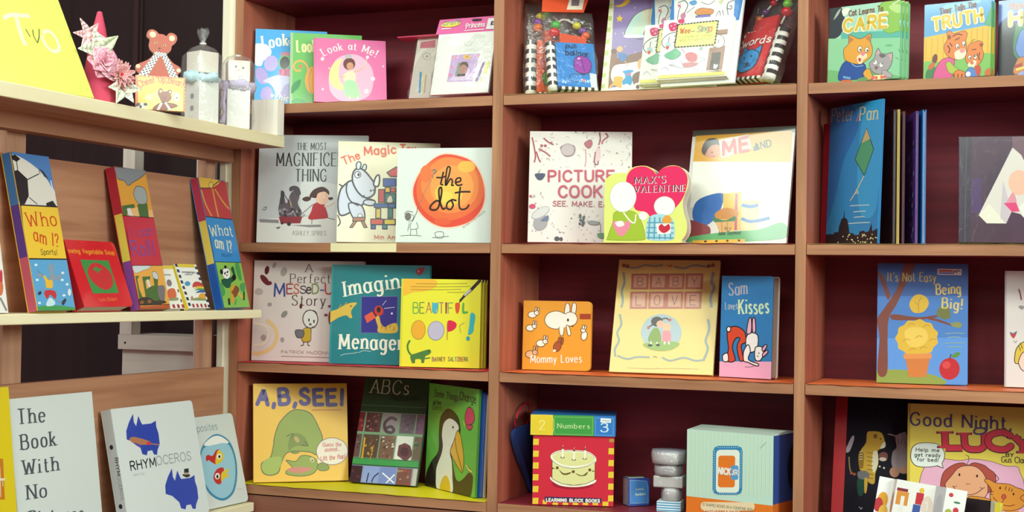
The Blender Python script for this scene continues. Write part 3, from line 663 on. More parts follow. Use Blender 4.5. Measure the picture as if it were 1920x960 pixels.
  ('t','A','4c343c',1245,2024,1422,2029,178,{'W':0.1,'k':0.45,'serif':0.8}),
  ('t','Perfectly','4c343c',893,1772,2082,1781,204,{'W':0.1,'k':0.45,'serif':0.8}),
  ('t','Story','4c343c',948,1267,1747,1272,230,{'W':0.11,'k':0.45,'serif':0.8}),
  ('t','M','3a4a90',519,1467,761,1473,283,{'W':0.15}),
  ('t','E','a04048',815,1527,953,1530,217,{'W':0.15}),
  ('t','S','c06a50',988,1531,1106,1534,211,{'W':0.15}),
  ('t','S','4a3c44',1140,1541,1278,1544,164,{'W':0.15}),
  ('t','e','4a3c44',1292,1538,1396,1540,211,{'W':0.15}),
  ('t','D','7a8a50',1431,1541,1576,1545,211,{'W':0.15}),
  ('t','-','4a5a9a',1625,1539,1701,1541,197,{'W':0.15}),
  ('t','U','c03a48',1743,1535,1902,1539,230,{'W':0.15}),
  ('t','P','3a4a90',1947,1540,2086,1543,217,{'W':0.15}),
  ('b','dad4d0','1581 990 1553 840 1437 762 1302 801 1226 935 1254 1085 1370 1163 1505 1124'),
  ('O','3a3034',20,'1581 990 1553 840 1437 762 1302 801 1226 935 1254 1085 1370 1163 1505 1124'),
  ('b','1c1418','1387 942 1382 915 1370 903 1358 914 1352 942 1357 970 1369 981 1381 970'),
  ('b','1c1418','1508 912 1504 885 1492 873 1479 884 1474 912 1478 940 1490 951 1503 940'),
  ('b','6a6464','1440 845 1431 824 1406 815 1382 823 1371 844 1381 865 1405 874 1430 866'),
  ('l','3a3034',13,'1441 790 1528 782'),
  ('l','3a3034',17,'1246 1064 1314 1148 1487 1151 1564 1071'),
  ('b','c2a032','1269 753 1418 747 1428 609 1413 462 1230 461 1220 637'),
  ('O','3a3034',13,'1269 753 1418 747 1428 609 1413 462 1230 461 1220 637'),
  ('b','6e6a70','1053 699 1166 718 1261 678 1239 553 1118 537 1065 595'),
  ('O','3a3034',13,'1053 699 1166 718 1261 678 1239 553 1118 537 1065 595'),
  ('l','3a3034',17,'1258 458 1253 376 1191 362'),
  ('l','3a3034',17,'1361 461 1370 373 1415 367'),
  ('b','5a1a24','1198 1253 1189 1211 1168 1193 1145 1210 1135 1252 1144 1294 1165 1312 1188 1295'),
  ('t','PATRICK McDONNELL','8a6a6c',729,176,2109,180,65,{'W':0.1}),
  ('L','a08484',13,'730 110 2110 108')]),
 'imagine': (0.2299, 0.2198, [
  ('p','2f8f96','0 0 45 0 45 2198 0 2198'),
  ('p','2e2f88','724 1489 1568 1509 1574 712 738 690'),
  ('L','6a70a8',10,'724 1489 1568 1509 1574 712 738 690 724 1489'),
  ('b','d9b64e','-28 1119 165 1205 332 1299 498 1354 620 1345 534 1240 489 1142 521 1028 458 1013 377 1069 203 1020 -22 905'),
  ('l','b8923a',20,'198 1238 247 1319'),
  ('l','b8923a',20,'332 1299 381 1364'),
  ('b','2a2018','500 1277 495 1266 483 1261 472 1265 466 1276 471 1288 483 1293 495 1288'),
  ('b','d8b04a','1066 1035 1145 1076 1200 911 1291 831 1407 892 1566 915 1567 718 1160 707 1125 846'),
  ('L','9a7a30',19,'1215 801 1234 865'),
  ('L','9a7a30',19,'1308 772 1328 835'),
  ('L','9a7a30',19,'1407 815 1427 879'),
  ('L','9a7a30',19,'1491 761 1510 824'),
  ('p','e05a44','805 1061 987 1168 1079 1036 874 909'),
  ('b','c83c34','1053 1259 1153 1300 1244 1216 1231 1110 1125 1075 1044 1147'),
  ('b','2a1c2a','1187 1211 1173 1165 1138 1146 1102 1164 1087 1209 1101 1254 1136 1274 1172 1256'),
  ('l','3a2030',29,'1004 1178 1045 1115 1092 1055'),
  ('l','c8ccd8',13,'1223 1308 1308 1419'),
  ('l','c8ccd8',13,'1263 1239 1510 1270'),
  ('b','e8ecf4','1471 1132 1464 1116 1448 1109 1431 1115 1424 1131 1431 1147 1447 1154 1464 1148'),
  ('b','8a2a3a','1965 2055 2032 2137 2166 2156 2149 2059 2066 1976'),
  ('b','c86a70','2059 2070 2051 2051 2032 2043 2013 2050 2005 2068 2013 2087 2032 2095 2051 2088'),
  ('t','Imagin','f0eede',327,1492,1600,1690,337,{'W':0.17,'k':0.5,'serif':0.8,'jit':0.03}),
  ('t','Menager','f0eede',252,328,1725,345,329,{'W':0.17,'k':0.5,'serif':0.8,'jit':0.03}),
  ('l','b8d0d0',13,'272 174 354 208 454 221 586 237 685 265'),
  ('l','b8d0d0',13,'702 250 817 300 983 280')]),
 'oops': (0.1763, 0.1891, [
  ('b','f0b63c','7 1869 358 1890 747 1876 774 1738 556 1633 265 1603 13 1530'),
  ('p','d8d030','0 0 44 0 44 1890 0 1890'),
  ('l','6a6428',10,'327 1788 893 1790 1455 1808'),
  ('l','6a6428',10,'214 1723 878 1727 1535 1746'),
  ('l','6a6428',10,'215 1659 773 1662 1327 1680'),
  ('l','6a6428',10,'1023 1615 1215 1612 1408 1625'),
  ('t','B','5aa848',277,1148,393,1150,232,{'W':0.09}),
  ('t','E','6a8a48',426,1151,529,1153,232,{'W':0.09}),
  ('t','A','c07a5a',567,1157,683,1159,231,{'W':0.09}),
  ('t','U','3aa0b8',708,1159,824,1161,231,{'W':0.09}),
  ('t','T','b06a6a',856,1156,952,1158,231,{'W':0.09}),
  ('t','I','b08858',990,1158,1016,1159,231,{'W':0.09}),
  ('t','F','8a9a60',1054,1153,1163,1155,231,{'W':0.09}),
  ('b','d8542e','1207 1374 1302 1376 1296 1229 1258 1157 1220 1206'),
  ('b','5aa848','1366 1377 1405 1378 1405 1222 1481 1211 1481 1174 1367 1172'),
  ('b','48b0c4','700 1365 816 1367 798 1236 760 1166 721 1216'),
  ('p','8a3a50','989 1395 1027 1396 1022 1153 997 1152'),
  ('p','c0505a','420 2656 420 2656 420 2656'),
  ('b','eaa834','558 796 515 651 407 589 297 646 250 790 293 935 402 998 511 940'),
  ('O','b88a2a',13,'558 796 515 651 407 589 297 646 250 790 293 935 402 998 511 940'),
  ('b','bdb6cc','973 771 908 631 778 580 657 647 616 794 680 935 811 986 933 918'),
  ('O','8a84a0',13,'973 771 908 631 778 580 657 647 616 794 680 935 811 986 933 918'),
  ('b','d8284a','1049 992 1163 1000 1246 934 1202 825 1050 776'),
  ('l','b0505a',13,'1049 992 1044 591'),
  ('l','b8a850',16,'1418 968 1316 904 1329 812 1342 751'),
  ('b','36b4bc','1545 1156 1614 1176 1652 1097 1627 911 1614 787 1557 725 1500 724 1525 909'),
  ('b','36a0a8','1544 633 1532 598 1503 583 1474 596 1462 631 1474 666 1503 681 1532 667'),
  ('b','4a7c3c','245 235 379 294 537 349 664 380 697 323 650 269 570 225 546 96 489 95 476 164 355 161 343 85 279 89'),
  ('l','4a7c3c',38,'221 566 172 448 206 311 300 221'),
  ('L','4a7c3c',25,'571 182 672 203'),
  ('b','203018','662 343 658 334 649 331 640 334 636 342 640 351 649 355 658 352'),
  ('t','B','8a5a8a',730,131,762,132,85,{'W':0.14}),
  ('t','A','b06040',780,132,812,133,85,{'W':0.14}),
  ('t','R','c08040',830,134,862,134,85,{'W':0.14}),
  ('t','N','808a40',880,135,912,136,85,{'W':0.14}),
  ('t','E','7a7a50',930,136,962,137,85,{'W':0.14}),
  ('t','Y','b05050',980,137,1012,138,85,{'W':0.14}),
  ('t','S','7a7a50',1080,140,1111,141,85,{'W':0.14}),
  ('t','A','909040',1130,141,1161,142,85,{'W':0.14}),
  ('t','L','608050',1180,142,1211,143,85,{'W':0.14}),
  ('t','T','4a90a0',1229,144,1261,144,85,{'W':0.14}),
  ('t','Z','9a5a60',1279,145,1311,146,85,{'W':0.14}),
  ('t','B','c05050',1329,146,1360,147,85,{'W':0.14}),
  ('t','E','b07040',1378,147,1410,148,85,{'W':0.14}),
  ('t','R','6a7a50',1428,149,1460,149,85,{'W':0.14}),
  ('t','G','80804a',1478,150,1509,151,85,{'W':0.14}),
  ('L','1c1a20',63,'1769 1910 1545 1674'),
  ('L','8a8a94',57,'1539 1668 1398 1540'),
  ('L','e0e0e4',19,'1519 1661 1408 1553'),
  ('L','2a242c',44,'1398 1534 1315 1439'),
  ('L','2a242c',16,'1328 1448 1296 1395')]),
 'absee': (0.2138, 0.2252, [
  ('b','8c9a3c','184 423 368 538 439 764 478 1025 594 1335 846 1586 1077 1614 1306 1518 1468 1228 1558 974 1518 791 1421 595 1274 651 915 681 724 622 614 398 551 206 358 150 207 221'),
  ('O','4a5624',19,'184 423 368 538 439 764 478 1025 594 1335 846 1586 1077 1614 1306 1518 1468 1228 1558 974 1518 791 1421 595 1274 651 915 681 724 622 614 398 551 206 358 150 207 221'),
  ('b','9dac4a','183 384 282 509 491 566 634 528 596 334 512 207 336 164 208 247'),
  ('b','e8b23c','702 541 799 632 1044 659 1108 607 1071 477 746 490'),
  ('b','74822e','810 981 961 1093 1155 1003 1214 802 951 795 817 684 1044 659 912 615 786 718'),
  ('l','4a5624',20,'746 1016 895 1078 842 964'),
  ('l','4a5624',20,'1151 904 1230 801 1082 813'),
  ('b','b89a5a','908 978 975 1009 1037 924 986 870'),
  ('b','8c9a3c','730 484 939 450 1074 576 1271 561 1415 463 1432 297 1322 164 1058 117 752 164 738 246 870 305 808 390'),
  ('O','4a5624',16,'730 484 939 450 1074 576 1271 561 1415 463 1432 297 1322 164 1058 117 752 164 738 246 870 305 808 390'),
  ('b','c8786a','745 255 903 320 1294 303 1225 224 995 185'),
  ('b','d8c890','1268 502 1335 526 1365 449 1305 428'),
  ('b','2a2a18','1340 466 1333 452 1319 447 1305 453 1300 468 1306 481 1321 487 1334 480'),
  ('b','7e8c38','1427 330 1563 417 1699 319 1655 238 1489 235'),
  ('O','4a5624',13,'1427 330 1563 417 1699 319 1655 238 1489 235'),
  ('p','e6d8ca','1430 403 1596 422 1470 593'),
  ('b','e6d8ca','2137 648 2020 435 1760 356 1510 456 1414 675 1527 888 1786 970 2040 871'),
  ('O','6a5a50',14,'2137 648 2020 435 1760 356 1510 456 1414 675 1527 888 1786 970 2040 871'),
  ('t','Guess the','c8625c',1560,773,1980,775,87,{'W':0.16,'sl':0.15}),
  ('t','animal...','c8625c',1606,655,1959,675,87,{'W':0.16,'sl':0.15}),
  ('t','Lift the flap!','c8625c',1514,452,2069,503,93,{'W':0.17,'sl':0.15}),
  ('L','c85a3a',17,'1326 1609 1999 1604'),
  ('t','A,B,SEE!','56488a',90,1755,2029,1730,339,{'W':0.27,'jit':0.05})]),
 'abcs': (0.1627, 0.2422, [
  ('p','274428','0 1622 1626 1622 1626 1767 0 1767'),
  ('p','5a7a58','0 1767 1626 1767 1626 1779 0 1779'),
  ('p','7aa07c','0 556 1626 556 1626 1622 0 1622'),
  ('p','7a2430','0 1162 138 1162 138 1610 0 1610'),
  ('y',0,1162,138,1610,4,6,'5a1a24|a84a40'),
  ('p','5a2c30','178 1162 561 1162 561 1610 178 1610'),
  ('y',178,1162,561,1610,18,7,'8a5a54|3a1c22|9a7068'),
  ('p','9a8c90','601 1162 992 1162 992 1610 601 1610'),
  ('p','6a5a68','1033 1162 1399 1162 1399 1610 1033 1610'),
  ('y',1033,1162,1399,1610,14,8,'7a6a84|54444e|8a6a70'),
  ('p','7a4a6a','1431 1162 1626 1162 1626 1610 1431 1610'),
  ('y',1431,1162,1626,1610,6,9,'a83a5a|5a4a6a|3a7a80'),
  ('p','6a4a4a','0 569 138 569 138 1101 0 1101'),
  ('y',0,569,138,1101,5,10,'a08070|4a2c30'),
  ('p','5a4438','178 569 577 569 577 1101 178 1101'),
  ('y',178,569,577,1101,14,11,'c89838|7a5c34|3a2a28|8a6a50'),
  ('p','7a5a4c','610 569 976 569 976 1101 610 1101'),
  ('y',610,569,976,1101,20,12,'e0d8cc|5a3a30|a87a54|f0e8e0'),
  ('p','e4e4dc','1008 569 1415 569 1415 1101 1008 1101'),
  ('p','6a5a4a','1447 569 1626 569 1626 1101 1447 1101'),
  ('y',1447,569,1626,1101,5,13,'3a5a40|8a7a60'),
  ('p','3f9650','0 411 1626 411 1626 544 0 544'),
  ('p','8a9ab8','0 0 1626 0 1626 387 0 387'),
  ('p','3a1c24','0 0 276 0 276 375 0 375'),
  ('y',0,0,276,375,5,14,'5a2a30'),
  ('p','8fa0d8','309 0 683 0 683 375 309 375'),
  ('p','7a8ac8','715 0 1106 0 1106 375 715 375'),
  ('p','7a4a40','1138 0 1496 0 1496 375 1138 375'),
  ('y',1138,0,1496,375,10,15,'b03a34|9a8a78|4a3a34'),
  ('p','c0b8b0','1529 0 1626 0 1626 375 1529 375'),
  ('l','4a343c',69,'941 1460 791 1505 659 1382 694 1216 838 1165 908 1225 816 1305 695 1250'),
  ('b','6a3c44','1423 752 1430 679 1395 619 1348 569 1280 550 1211 579 1152 615 1084 658 1076 735 1079 805 1086 883 1153 914 1218 944 1292 921 1360 887 1396 819'),
  ('b','4c2830','1349 748 1341 696 1316 652 1266 640 1216 653 1169 685 1136 738 1144 797 1179 842 1233 848 1288 843 1328 800'),
  ('l','2a2a44',28,'444 224 426 9'),
  ('l','2a2a44',27,'693 238 585 133 551 16'),
  ('l','e8e8f0',31,'781 243 1099 33'),
  ('l','e8e8f0',30,'1085 227 906 21'),
  ('l','d8a030',42,'217 1028 227 544'),
  ('l','c89030',21,'465 855 430 521'),
  ('t','ABCs','d8d8c4',182,2064,1126,2055,320,{'W':0.09,'k':0.4,'serif':0.8}),
  ('t','Naturally','1c2c1e',726,1908,1454,1929,123,{})]),
 'penguin': (0.2133, 0.2289, [
  ('b','1e1a1c','-9 -26 63 283 261 567 541 824 527 1271 572 1564 786 1748 1006 1766 1276 1657 1387 1511 1427 1297 1194 1022 1116 700 1222 399 1241 -25 548 -33 223 -26'),
  ('O','1a1416',20,'-9 -26 63 283 261 567 541 824 527 1271 572 1564 786 1748 1006 1766 1276 1657 1387 1511 1427 1297 1194 1022 1116 700 1222 399 1241 -25 548 -33 223 -26'),
  ('b','3a2620','1120 732 1250 465 1349 297 1502 273 1679 365 1852 495 2012 463 2041 321 1962 -2 1605 -16 1228 -26'),
  ('b','eef0ea','982 1587 1245 1529 1373 1416 1296 1221 1132 1031 1047 849 1149 641 1200 333 1204 -24 561 -25 468 303 498 499 665 774 707 970 647 1187 687 1414 796 1526'),
  ('O','1a1416',23,'982 1587 1245 1529 1373 1416 1296 1221 1132 1031 1047 849 1149 641 1200 333 1204 -24 561 -25 468 303 498 499 665 774 707 970 647 1187 687 1414 796 1526'),
  ('b','e4b034','1315 1342 1440 1267 1546 1060 1631 760 1596 478 1461 523 1240 683 1053 856 1132 1016 1218 1182'),
  ('O','1a1416',18,'1315 1342 1440 1267 1546 1060 1631 760 1596 478 1461 523 1240 683 1053 856 1132 1016 1218 1182'),
  ('l','1a1416',23,'1224 1182 1322 911 1517 623 1571 490'),
  ('b','e6c02c','695 -25 718 175 851 313 990 306 1096 163 1092 -27'),
  ('b','3a3838','1159 1402 1149 1381 1123 1370 1096 1376 1084 1395 1094 1416 1120 1426 1147 1421'),
  ('b','d42c6c','1603 1686 1674 1840 1791 1887 1942 1807 1996 1628 1848 1517 1658 1511'),
  ('O','4a1424',18,'1603 1686 1674 1840 1791 1887 1942 1807 1996 1628 1848 1517 1658 1511'),
  ('b','d42c6c','1671 1488 1919 1511 1899 1429 1782 1400'),
  ('O','4a1424',18,'1671 1488 1919 1511 1899 1429 1782 1400'),
  ('l','e8d070',32,'1548 1572 1613 1464'),
  ('l','4a4a20',68,'1744 650 1830 575 1997 528'),
  ('l','ead878',45,'1744 650 1830 575 1997 528'),
  ('t','Some Things','4a3a24',247,2004,1286,1986,148,{'jit':0.05}),
  ('t','Change','3a2a1c',1347,2007,2022,1991,174,{'jit':0.04}),
  ('t','and Some','3a4a24',203,1829,559,1844,97,{}),
  ('t',"Don't",'3a4a24',208,1709,597,1719,110,{})]),
 'bed': (0.184, 0.2435, [
  ('p','e6e8c4','-113 2440 83 2426 196 -2 -5 8'),
  ('p','bcc878','-7 2352 90 2344 86 2232 -8 2239'),
  ('p','bcc878','-8 2071 89 2064 85 1954 -9 1960'),
  ('p','bcc878','-8 1796 88 1790 84 1681 -9 1687'),
  ('p','bcc878','-8 1526 86 1520 83 1414 -9 1420'),
  ('p','bcc878','-9 1262 85 1256 81 1152 -10 1157'),
  ('p','bcc878','-9 1002 84 996 80 894 -10 900'),
  ('p','bcc878','-9 747 83 742 79 642 -10 647'),
  ('p','bcc878','-10 497 81 492 78 394 -11 398'),
  ('p','bcc878','-10 252 80 247 77 150 -11 155'),
  ('b','f0c848','122 2009 268 1981 406 2034 460 2104 374 2137 263 2039'),
  ('p','f0c850','255 1809 289 1745 342 1731 305 1692 317 1635 262 1670 213 1647 222 1703 180 1742 236 1749'),
  ('b','cfe0cc','421 1305 455 1509 594 1756 797 1876 1030 1902 1127 1849 1151 1439 1010 1468 896 1450 833 1359 821 1260 633 1247'),
  ('O','5a4a58',12,'421 1305 455 1509 594 1756 797 1876 1030 1902 1127 1849 1151 1439 1010 1468 896 1450 833 1359 821 1260 633 1247'),
  ('b','bfe4dc','461 1433 598 1704 753 1822 716 1696 590 1500 509 1354'),
  ('b','e0d8b8','799 1845 985 1871 1002 1600 889 1557'),
  ('b','e8fbf4','423 1335 813 1310 813 1248 447 1268'),
  ('b','3a3440','909 1429 1011 1458 1067 1294 886 1256 855 1308'),
  ('b','8e6a58','150 932 269 937 276 612 210 125 162 116'),
  ('b','7a5244','270 973 255 933 211 918 163 938 140 981 155 1022 200 1036 247 1016'),
  ('b','8a6250','281 803 593 881 909 923 928 647 611 664 297 634'),
  ('b','f4f6ee','229 626 496 683 925 682 958 202 654 126 237 308'),
  ('b','f2f4ec','185 149 650 172 959 179 973 -27 177 8'),
  ('b','e0b478','404 1014 388 967 341 950 290 973 265 1022 281 1070 329 1087 380 1064'),
  ('b','4a7ab8','316 922 454 914 511 838 448 721 350 799'),
  ('l','e0a880',16,'468 744 507 694 531 598'),
  ('b','3c9fd8','439 508 536 538 666 531 681 495 628 451 684 308 649 195 561 234 487 207 462 297 521 386 480 471'),
  ('b','c880a0','642 441 628 422 591 415 552 426 534 447 548 466 586 472 625 462'),
  ('b','e8b050','273 400 454 390 462 297 431 137 291 213 187 136 192 195 262 284'),
  ('b','e8b878','1009 642 978 543 892 507 800 553 756 656 786 756 872 793 965 745'),
  ('b','8a6a5c','672 402 782 489 862 462 864 276 756 235 714 214'),
  ('b','6a4c48','851 148 842 116 815 104 786 119 771 152 781 184 808 196 837 181'),
  ('L','5a78a8',16,'625 77 857 74'),
  ('L','4a4048',10,'700 1218 820 1210'),
  ('b','e4dce8','382 1375 381 1359 375 1353 367 1360 363 1376 365 1392 371 1398 378 1391'),
  ('b','e4dce8','215 1373 213 1357 207 1351 200 1358 196 1374 197 1390 203 1396 210 1389'),
  ('b','e4dce8','461 1072 460 1056 454 1050 447 1057 443 1073 444 1089 450 1095 457 1088'),
  ('b','e4dce8','690 929 688 914 683 908 676 914 672 930 673 945 679 951 686 945'),
  ('b','e4dce8','589 1938 588 1921 582 1915 574 1922 570 1939 572 1955 578 1962 585 1954')]),
 'wee': (0.1565, 0.2239, [
  ('p','2d7cc4','-94 2278 -1 2272 111 1450 19 1455'),
  ('p','2d7cc4','-1 2272 1573 2259 1576 2137 18 2150'),
  ('p','2d7cc4','1355 2246 1569 2235 1508 1375 1383 1382'),
  ('l','4a4448',17,'139 1877 271 1918 359 1818 329 1676 281 1536 230 1420'),
  ('l','4a4448',14,'200 1778 175 1636 180 1446'),
  ('l','d04060',19,'133 1842 218 1777'),
  ('l','d04060',19,'201 1850 154 1776'),
  ('b','c07898','228 1586 310 1653 347 1556 292 1464'),
  ('b','5a9ad0','382 1864 503 1906 559 1831 473 1787'),
  ('l','4a4448',12,'359 1626 441 1694 523 1761'),
  ('b','e0d8d8','409 1600 540 1641 603 1518 472 1478'),
  ('b','d88a4c','540 1641 644 1711 807 1693 939 1643 894 1550 619 1565'),
  ('O','4a4448',9,'540 1641 644 1711 807 1693 939 1643 894 1550 619 1565'),
  ('b','7a78b8','576 1544 849 1553 881 1480 796 1437 635 1450'),
  ('O','4a4448',9,'576 1544 849 1553 881 1480 796 1437 635 1450'),
  ('l','4a4448',17,'1362 1823 1241 1782 1226 1663 1317 1634 1312 1706 1263 1697'),
  ('l','4a4448',14,'1223 1651 1268 1483 1255 1318 1198 1317'),
  ('l','4a4448',12,'1004 1497 1069 1612 1113 1444'),
  ('l','4a4448',12,'1135 1632 1182 1440'),
  ('b','d8704c','1144 1383 1236 1378 1242 1331 1163 1328'),
  ('b','d8d4a8','1017 1830 1128 1860 1096 1754'),
  ('l','4a4448',10,'648 1850 818 1781 945 1858')]),
 'weecase': (0.137, 0.128, [
  ('b','d8346c','108 1193 205 1220 295 1168 285 1064 183 1030 124 1095'),
  ('b','d8346c','284 1269 386 1285 417 1198 313 1193'),
  ('b','f4c8d8','175 1146 172 1136 162 1132 151 1137 146 1148 149 1158 159 1162 170 1157'),
  ('b','f4c8d8','234 1089 231 1078 221 1074 210 1079 204 1090 207 1101 217 1105 228 1100'),
  ('b','f4c8d8','246 1170 243 1160 233 1156 222 1161 217 1172 220 1182 230 1186 241 1181'),
  ('l','4a4448',13,'291 1009 146 984 30 881 19 771 92 678'),
  ('l','4a4448',11,'153 918 143 808 131 720'),
  ('b','b8d8d8','93 778 188 784 208 694 114 676'),
  ('b','d86050','107 704 163 718 163 651 127 649'),
  ('b','78bc94','126 552 228 603 309 644 427 536 352 439 247 422 110 497'),
  ('O','5a9a78',9,'126 552 228 603 309 644 427 536 352 439 247 422 110 497'),
  ('l','4a4448',11,'238 914 299 932 290 823 241 781'),
  ('b','d0787c','517 498 618 549 753 485 748 350 597 358'),
  ('b','c8888c','494 318 643 333 797 302 718 237 548 223'),
  ('l','c8707c',13,'427 637 512 543'),
  ('l','8a8488',9,'443 389 505 225 215 309'),
  ('l','a8a4a4',9,'75 202 133 268 227 194'),
  ('l','a8a4a4',9,'237 308 390 289'),
  ('l','a8a4a4',9,'681 193 835 162'),
  ('p','a8806c','982 608 1118 623 1285 636 1277 70 969 121'),
  ('p','a8806c','1060 978 1299 987 1298 874 1084 872'),
  ('p','8a6450','1081 894 1294 905 1294 874 1084 872'),
  ('b','e4e8dc','1261 731 1238 631 1153 594 1057 641 1007 744 1031 843 1115 879 1210 833'),
  ('O','8a7468',13,'1261 731 1238 631 1153 594 1057 641 1007 744 1031 843 1115 879 1210 833'),
  ('l','4a4448',9,'1135 777 1151 721 1132 707'),
  ('p','5a5450','1044 504 1218 506 1214 92 1030 152'),
  ('b','f0f0ec','1112 262 1158 237 1188 258 1167 168 1109 171'),
  ('b','a8b8a0','779 619 828 649 847 581 795 573'),
  ('l','b8b4b4',9,'742 396 869 412 920 341'),
  ('l','b8b4b4',9,'775 303 936 385'),
  ('p','ecec88','296 1155 1096 1175 1082 651 295 671'),
  ('L','26222a',26,'301 1161 332 1162'),
  ('L','26222a',26,'362 1163 393 1163'),
  ('L','26222a',26,'423 1164 454 1165'),
  ('L','26222a',26,'484 1166 515 1166'),
  ('L','26222a',26,'545 1167 576 1168'),
  ('L','26222a',26,'606 1169 636 1169'),
  ('L','26222a',26,'667 1170 697 1171'),
  ('L','26222a',26,'727 1172 758 1172'),
  ('L','26222a',26,'788 1173 819 1174'),
  ('L','26222a',26,'849 1175 879 1175'),
  ('L','26222a',26,'909 1176 940 1177'),
  ('L','26222a',26,'970 1177 1000 1178'),
  ('L','26222a',26,'1031 1179 1061 1180'),
  ('L','26222a',26,'290 676 321 676'),
  ('L','26222a',26,'351 676 381 675'),
  ('L','26222a',26,'412 675 442 675'),
  ('L','26222a',26,'473 675 503 674'),
  ('L','26222a',26,'534 674 564 674'),
  ('L','26222a',26,'594 674 625 673'),
  ('L','26222a',26,'655 673 686 673'),
  ('L','26222a',26,'716 673 746 672'),
  ('L','26222a',26,'777 672 807 672'),
  ('L','26222a',26,'837 672 868 671'),
  ('L','26222a',26,'898 671 928 671'),
  ('L','26222a',26,'958 671 989 670'),
  ('L','26222a',26,'1019 670 1049 670'),
  ('L','26222a',26,'295 1155 294 1125'),
  ('L','26222a',26,'294 1095 293 1065'),
  ('L','26222a',26,'292 1035 292 1005'),
  ('L','26222a',26,'291 975 290 945'),
  ('L','26222a',26,'290 915 289 884'),
  ('L','26222a',26,'288 854 287 823'),
  ('L','26222a',26,'287 793 286 762'),
  ('L','26222a',26,'285 732 285 701'),
  ('L','26222a',26,'1089 1174 1088 1142'),
  ('L','26222a',26,'1088 1111 1087 1079'),
  ('L','26222a',26,'1086 1048 1086 1016'),
  ('L','26222a',26,'1085 984 1084 952'),
  ('L','26222a',26,'1083 921 1083 889'),
  ('L','26222a',26,'1082 857 1081 824'),
  ('L','26222a',26,'1081 792 1080 760'),
  ('L','26222a',26,'1079 728 1078 695'),
  ('t','Wee','d0663c',363,962,553,958,115,{'W':0.17,'k':0.5,'serif':0.8,'jit':0.05}),
  ('t','Sing','a8a898',706,965,924,975,132,{'W':0.17,'k':0.6,'jit':0.04}),
  ('L','a8a898',22,'583 987 650 990'),
  ('t','g','d8884c',928,981,990,982,110,{'W':0.17}),
  ('t',"Children's Songs",'c0bc78',353,859,1002,861,53,{}),
  ('t','and Fingerplays','c0bc78',361,788,990,789,58,{}),
  ('p','e8e47a','27 19 1342 19 1342 89 27 89')]),
 'words': (0.1048, 0.1137, [
  ('p','d8262c','37 1119 764 1225 737 104 -12 50'),
  ('p','f0ece4','66 1135 111 1141 118 1102 73 1096'),
  ('p','f0ece4','143 1146 188 1152 194 1113 150 1107'),
  ('p','f0ece4','220 1157 264 1163 270 1124 226 1118'),
  ('p','f0ece4','297 1168 340 1174 346 1135 302 1129'),
  ('p','f0ece4','372 1179 416 1185 421 1146 378 1140'),
  ('p','f0ece4','448 1190 491 1196 496 1157 453 1151'),
  ('p','f0ece4','523 1201 566 1207 570 1168 527 1162'),
  ('p','f0ece4','597 1212 640 1217 644 1179 601 1173'),
  ('p','f0ece4','671 1222 714 1228 717 1189 675 1184'),
  ('p','f0ece4','5 1068 48 1064 51 989 8 993'),
  ('p','f0ece4','2 926 44 922 46 850 5 854'),
  ('p','f0ece4','-1 790 40 786 43 717 1 721'),
  ('p','f0ece4','-4 659 37 656 39 589 -2 592'),
  ('p','f0ece4','-7 532 33 530 35 465 -4 468'),
  ('p','f0ece4','-10 410 30 408 32 346 -7 348'),
  ('p','f0ece4','-12 293 26 291 28 231 -10 233'),
  ('p','f0ece4','-15 179 23 178 25 120 -13 122'),
  ('b','2f94d8','94 347 99 514 235 644 392 655 550 585 582 428 536 282 442 204 261 155 155 217'),
  ('O','14304a',18,'94 347 99 514 235 644 392 655 550 585 582 428 536 282 442 204 261 155 155 217'),
  ('p','2f94d8','115 570 165 745 305 638'),
  ('L','14304a',19,'115 570 165 745 305 638 115 570'),
  ('p','2f94d8','428 645 581 758 589 493'),
  ('L','14304a',19,'428 645 581 758 589 493 428 645'),
  ('b','2f94d8','178 520 342 647 532 564 539 409 364 333 238 383'),
  ('b','14304a','254 474 257 455 247 448 230 457 216 477 213 496 223 503 240 494'),
  ('b','14304a','422 504 424 485 414 478 397 487 384 506 382 526 392 533 409 524'),
  ('b','10243c','306 347 368 371 384 321 351 302'),
  ('l','14304a',15,'364 301 349 274 278 290'),
  ('l','14304a',15,'364 301 422 283 429 329'),
  ('l','14304a',8,'187 407 75 447'),
  ('l','14304a',8,'202 374 93 380'),
  ('l','14304a',8,'460 413 548 452'),
  ('l','14304a',7,'470 387 569 396'),
  ('t','words','f4f0e8',68,741,717,826,165,{'W':0.17,'jit':0.05,'sl':0.1})]),
 'balloon': (0.1044, 0.1086, [
  ('p','2f86d4','198 1098 1025 1084 1021 27 301 115'),
  ('b','9c3ca8','578 674 671 758 797 763 902 695 942 570 895 415 783 365 658 377 566 453'),
  ('O','3a2060',12,'578 674 671 758 797 763 902 695 942 570 895 415 783 365 658 377 566 453'),
  ('b','e0b8e0','709 702 695 684 669 675 646 680 638 697 651 715 677 724 701 719'),
  ('l','6a2a80',13,'716 732 786 386'),
  ('l','1a3058',10,'478 327 528 341 805 341'),
  ('l','1a3058',12,'450 228 456 314'),
  ('t','pull','162c50',416,953,641,951,102,{'W':0.13,'jit':0.05}),
  ('t','balloon','162c50',398,776,912,759,122,{'W':0.13,'jit':0.06}),
  ('p','dce4ec','885 384 1079 382 1038 27 907 28'),
  ('b','c04858','781 208 766 186 739 177 715 186 708 207 722 229 749 238 773 229'),
  ('l','3a68a0',10,'470 204 576 180 654 201')]),
 'hide': (0.0876, 0.1222, [
  ('p','e2582c','235 1226 619 1232 611 78 318 95'),
  ('b','d83034','323 756 395 812 499 741 524 623 467 527 370 576'),
  ('O','2a1418',15,'323 756 395 812 499 741 524 623 467 527 370 576'),
  ('b','4aa83c','372 443 465 513 553 462 579 337 517 209 421 222 374 306'),
